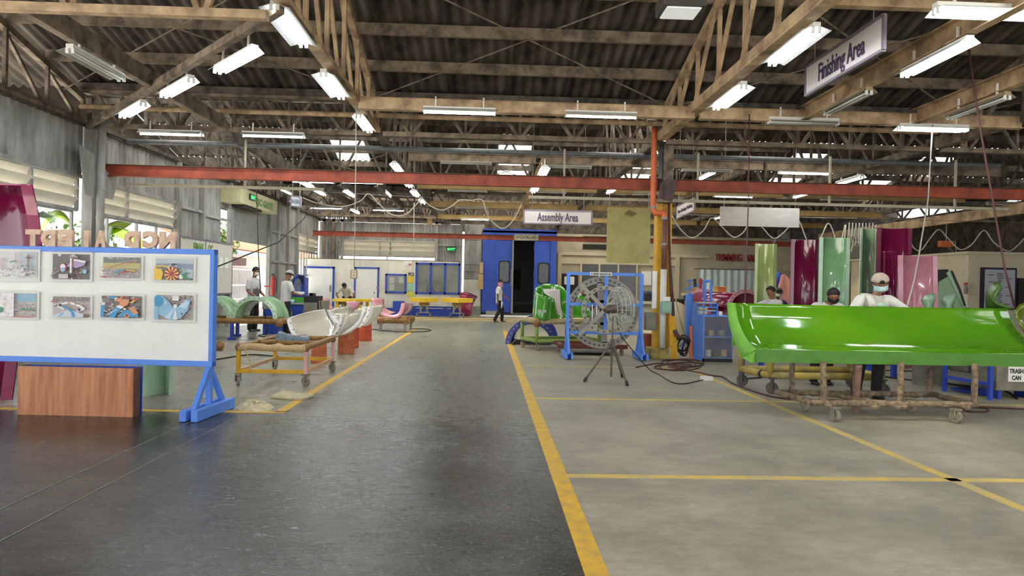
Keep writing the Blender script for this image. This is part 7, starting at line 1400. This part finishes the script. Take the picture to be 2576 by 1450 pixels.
    # face
    FR = YR @ HR
    def hw(v): return Wd(headpt(v))
    for sg in (-1, 1):
        e = MB().ball(hw((sg*.032, .0735, .018)), .0115*s, 8).build('eye', M_eye, t, smooth=True); MB().ball(hw((sg*.032, .0728, .0225)), .0132*s, 10, sc=(1.05, 1, .85), R=FR).build('eyelid', skin, t, smooth=True); MB().ball(hw((sg*.032, .0815, .0155)), .0052*s, 8).build('iris', M_iris, e, smooth=True)
        MB().ball(hw((sg*.085, -.005, .0)), .03*s, 8, sc=(.35, .7, 1), R=FR).build('ear', skin, t, smooth=True); MB().ball(hw((sg*.034, .0835, .041)), .017*s, 8, sc=(1.2, .4, .3), R=FR).build('eyebrow', M_hair, t, smooth=True)
    MB().ball(hw((0, .09, -.012)), .0155*s, 10, sc=(.85, 1, 1.35), R=FR).build('nose', skin, t, smooth=True); MB().ball(hw((0, .078, -.055)), .022*s, 10, sc=(1.1, .55, .4), R=FR).build('mouth', M_lip, t, smooth=True)
    if hair:
        mb = MB(); rows = []
        for i in range(8):
            th = lerp(.02, 1.75, i/7); row = []
            for j in range(20):
                ph = 2*PI*j/20; fr = max(0, math.sin(ph)); lim = 1.75 - fr*.78; a = th*lim/1.75; row.append(hw((rnd.uniform(-.003, .003)+.094*math.sin(a)*math.cos(ph), .103*math.sin(a)*math.sin(ph)-.012+rnd.uniform(-.003, .003), .03+.113*math.cos(a)+rnd.uniform(-.003, .003))))
            rows.append(row)
        MB().grid(rows, closed=True).build('hair', M_hair, t, smooth=True, solid=.006*s)
    if mask is not None:
        rows = []
        for i in range(7):
            z = lerp(-.085, .004, i/6); bul = .016*math.sin(PI*min(1, .12+i/6)); rows.append([hw((.086*math.sin(a), (.082+bul)*math.cos(a)+.012-(.03 if z < -.06 else 0)+.018*max(0, math.cos(a*2.2))*(z > -.07), z)) for a in [lerp(-1.35, 1.35, j/12) for j in range(13)]])
        m_ = MB().grid(rows).build('face_mask', mask, t, smooth=True, solid=.006*s)
        for sg in (-1, 1): MB().tube([hw((sg*.086, .03, -.02)), hw((sg*.09, -.005, .01))], .002*s, 5).build('ear_loop', mask, m_)
    if cap:
        cm, back = cap; rows = []
        for i in range(8):
            a = lerp(.02, 1.5, i/7); rows.append([hw((.106*math.sin(a)*math.cos(2*PI*j/20), .114*math.sin(a)*math.sin(2*PI*j/20)-.008, .045+.105*math.cos(a))) for j in range(20)])
        cp = MB().grid(rows, closed=True).build('cap', cm, t, smooth=True, solid=.008*s); sg = -1 if back else 1
        MB().grid([[hw((.085*math.sin(a), sg*(.1*math.cos(a)), .05)) for a in [lerp(-1.1, 1.1, j/8) for j in range(9)]], [hw((.075*math.sin(a), sg*(.12+.07*math.cos(a)), .038)) for a in [lerp(-1.1, 1.1, j/8) for j in range(9)]]]).build('cap_peak', extra.get('peak', cm) if extra else cm, cp, smooth=True, solid=.006*s)
        if back: MB().ball(hw((0, .098, .062)), .036*s, 10, sc=(1, .35, .75), R=FR).build('cap_opening', M_hair, cp, smooth=True)
    # clothes, lofted round the spine and limbs
    def ring_(h, hw, hd, n=18):
        ll = lean+hunch*max(0, h-.2)/.35; c = sp(h); Yl = Vector((0, math.cos(ll), -math.sin(ll))); out = []
        for i in range(n):
            a_ = 2*PI*i/n; cx_, sy_ = math.cos(a_), math.sin(a_); cx_ = math.copysign(abs(cx_)**.8, cx_); sy_ = math.copysign(abs(sy_)**.9, sy_)
            w_ = 1+.035*math.sin(a_*5+h*23)*(h < .35); out.append(Wd(c + Vector((cx_*hw*b*w_, 0, 0)) + Yl*(sy_*hd*w_)))
        return out
    mb = MB().grid([ring_(*q) for q in ((-.13, .168, .128), (-.04, .162, .124), (.06, .154, .118), (.16, .158, .118), (.26, .174, .122), (.35, .186, .126), (.42, .182, .116), (.465, .155, .098), (.50, .1, .08), (.525, .074, .07), (.535, .062, .062))], closed=True)
    for sh, e in ((shR, eR), (shL, eL)):
        inn = sh.lerp(sp(.40), .35); mb.tube([Wd(v) for v in spline([inn, sh+(e-sh)*.02, sh.lerp(e, .35), sh.lerp(e, .62), sh.lerp(e, .82)], 3)], [lerp(.076, .068, i/12)*s for i in range(13)], 14)
    mb.build('shirt', shirt, t, smooth=True)
    mb = MB().grid([ring_(*q) for q in ((.06, .140, .108), (.02, .150, .114), (-.06, .164, .12), (-.13, .168, .12), (-.17, .12, .09))], closed=True)
    for hp2, kn, an in ((hR, kR, aR), (hL, kL, aL)):
        P5 = spline([hp2+Vector((0, 0, .02)), hp2.lerp(kn, .5), kn, kn.lerp(an, .55), an+Vector((0, 0, -.035))], 4); mb.tube([Wd(v) for v in P5], [s*lerp(.102, .062, (i/(len(P5)-1))**.75)*(1+.03*math.sin(i*1.9)) for i in range(len(P5))], 14)
    mb.build('trousers', trousers, t, smooth=True)
    for an, spec in ((aR, legs.get('R', {})), (aL, legs.get('L', {}))):
        d = Vector(spec.get('t', (an.x*.25, 1, 0))).normalized(); z0 = an.z-.08
        skinned('shoe', [(Wd(an+Vector((0, -.02, -.01))), .045*s, .048*s), (Wd(an-d*.045+Vector((0, 0, -.045))), .036*s, .036*s), (Wd(an+d*.06+Vector((0, 0, -.045))), .043*s, .036*s), (Wd(an+d*.145+Vector((0, 0, -.052))), .04*s, .028*s), (Wd(an+d*.185+Vector((0, 0, -.056))), .028*s, .02*s)], [(0, 1), (1, 2), (2, 3), (3, 4)], shoes, t, 1, 2)
    return t, Wd, sp, hw
# standing worker with apron at the shutter, seen side on facing right
p0 = G(634, 834); t, Wd, sp, hw = person('worker in white shirt, grey apron and white mask standing by the raised shutter', p0, 1.80, -PI/2-.25, lean=.04, arms={'R': {'e': (.06, -.03, -.28), 'w': (.03, .2, -.42)}, 'L': {'e': (-.06, .02, -.27), 'w': (0.04, .24, -.40)}}, head=(.15, -.1, 0), mask=M_maskw, shirt=M_shirt_g)
MB().grid([[Wd(sp(h, x*w_, .128-.035*abs(x))) for x in (-1, -.5, 0, .5, 1)] for h, w_ in ((.30, .07), (.22, .14), (.1, .15), (-.05, .15), (-.2, .15))]).build('apron', M_apron, t, smooth=True, solid=.012)
MB().tube([Wd(sp(.3, .07, .12)), Wd(sp(.5, .07, .06)), Wd(sp(.53, 0, -.06)), Wd(sp(.5, -.07, .06)), Wd(sp(.3, -.07, .12))], .006, 5).build('apron_strap', M_apron, t)
# capped worker at the bench
p0 = G(716, 838); t, Wd, sp, hw = person('worker in white shirt and peaked cap holding a white piece at the blue bench', p0, 1.72, -PI/2+.75, lean=.06, arms={'R': {'e': (.1, .06, -.26), 'w': (.0, .28, -.30)}, 'L': {'e': (-.1, .08, -.26), 'w': (.02, .3, -.26)}}, head=(.3, .0, 0), mask=M_maskw, cap=(mat('grey_cap', srgb(190, 186, 182), .8), True), shirt=M_shirt_g, shoes=M_shoe_k)
c = Wd(sp(.455)+Vector((.0, .36, -.26))); o = thing('white_moulding', c, 'small white moulding held in the capped worker hands', 'moulding'); MB().bb(c-Vector((.14, .1, .03)), c+Vector((.14, .1, .04))).build('tray', M_paper, o, bevel=.01); MB().lathe([(.1, 0), (.1, .2), (.085, .3), (.05, .36), (0, .38)], c+Vector((-.03, 0, .04)), n=14).build('clear_dome', M_film, o, smooth=True)
# stooping worker at the yellow table
p0 = A(872, 790, 27.8); t, Wd, sp, hw = person('worker in white shirt stooping head down over the larger yellow table', p0, 1.70, PI, lean=.62, hunch=.3, arms={'R': {'e': (.16, .1, -.24), 'w': (.02, .26, -.42)}, 'L': {'e': (-.2, .06, -.24), 'w': (-.12, .2, -.44)}}, head=(1.0, 0, 0), shirt=M_shirt_g)
# worker crossing the aisle
p0 = G(1254, 811); t, Wd, sp, hw = person('worker with a pink scarf over the face striding across the aisle', p0, 1.66, -PI/2+.1, lean=-.02, arms={'R': {'e': (.05, -.08, -.27), 'w': (.04, -.06, -.52)}, 'L': {'e': (-.06, .16, -.24), 'w': (-.02, .38, -.42)}}, legs={'R': {'a': (.08, -.18, .09), 'k': (.1, .02, .47)}, 'L': {'a': (-.08, .14, .08), 'k': (-.09, .16, .48)}}, head=(0, -.9, 0), skin=M_skin)
rows = [[hw((w_*math.sin(a), w_*1.05*math.cos(a)+.005, z)) for a in [lerp(-2.6, 2.6, j/14) for j in range(15)]] for z, w_ in ((.0, .096), (-.05, .1), (-.1, .085), (-.15, .1), (-.21, .075))]
MB().grid(rows).build('scarf', M_scarf, t, smooth=True, solid=.008)
c = Wd(sp(.455)+Vector((.16, -.06, -.62))); o = thing('white_paper_pad', c, 'white pad carried in the striding worker right hand', 'paper'); MB().prism([c+Vector((-.06, 0, .12)), c+Vector((.2, .02, .1)), c+Vector((.18, .02, -.1)), c+Vector((.12, .02, -.26))], (0, .02, 0)).build('pad', M_paper, o)
# worker bending behind the green seat
p0 = A(1428, 800, 19.5); t, Wd, sp, hw = person('worker in white shirt bending behind the green seat shell and jig post', p0, 1.66, -PI/2, lean=.45, hunch=.3, arms={'R': {'e': (.1, .05, -.27), 'w': (.06, .2, -.46)}, 'L': {'e': (-.1, .05, -.27), 'w': (-.06, .2, -.46)}}, head=(.7, 0, 0), mask=M_maskw)
# men behind the lime chute
t, Wd, sp, hw = person('worker in white shirt and backward cap with blue mask leaning over the lime chute', (A(2186, 990, 9.15).x, 9.15), 1.72, PI, lean=.13, side=.03, hunch=.15, crouch=.0, arms={'R': {'e': (.22, .14, -.22), 'w': (.06, .36, -.32)}, 'L': {'e': (-.26, .12, -.2), 'w': (-.32, .34, -.28)}}, legs={'R': {'a': (.2, .02, .08), 'k': (.17, .06, .46)}, 'L': {'a': (-.12, -.05, .08), 'k': (-.12, .0, .46)}}, head=(.34, -.3, .1), mask=M_mask, cap=(mat('cream_cap', srgb(196, 178, 166), .85), True), skin=M_skin2, shoes=M_shoe_k, build=1.08)
rows = [[Wd(sp(h, x+.012*math.sin(h*30), y)) for h, y in ((.30, .165), (.38, .165), (.45, .145), (.505, .09), (.53, .02), (.52, -.06), (.45, -.13))] for x in (.05, .09, .13, .16)]
MB().grid(rows).build('towel', M_towel, t, smooth=True, solid=.02)
c = A(2218, 769, 8.64); o = thing('sanding_pad', c, 'pale green sanding pad under the capped man hand on the chute edge', 'pad'); MB().ball(c+UP*.0, .055, 10, sc=(1.4, .8, .7)).build('pad', M_mint, o, smooth=True)
t, Wd, sp, hw = person('worker in white shirt with a black mask stooping behind the lime chute', (A(2064, 900, 10.5).x, 10.5), 1.62, PI, lean=.24, hunch=.25, crouch=.03, arms={'R': {'e': (.2, .12, -.22), 'w': (.1, .3, -.36)}, 'L': {'e': (-.2, .1, -.22), 'w': (-.08, .3, -.36)}}, head=(.6, -.2, .05), mask=M_maskk, skin=M_skin2, shoes=M_shoe_k, build=1.05)
xw = A(1953, 800, 14.4); t, Wd, sp, hw = person('worker in white shirt seen from behind, reaching left behind the chute', (xw.x, 14.4), 1.64, PI/2+.35, lean=.2, crouch=.1, arms={'R': {'e': (.1, .24, -.1), 'w': (.06, .5, -.12)}, 'L': {'e': (-.1, .24, -.12), 'w': (-.04, .48, -.2)}}, head=(.15, 0, 0), shirt=M_shirt_g)
xw = A(1978, 800, 15.4); t, Wd, sp, hw = person('worker in a purple shirt with a dark cap and white mask behind the chute', (xw.x, 16.0), 1.58, PI+.1, lean=.1, crouch=.08, head=(.15, 0, 0), mask=M_maskw, shirt=M_purple, cap=(M_black, False))
xw = A(1893, 800, 17.5); t, Wd, sp, hw = person('dark haired worker mostly hidden behind the mauve arched ring', (xw.x+.1, 18.6), 1.58, PI/2, lean=.3, crouch=.18, head=(.3, 0, 0))
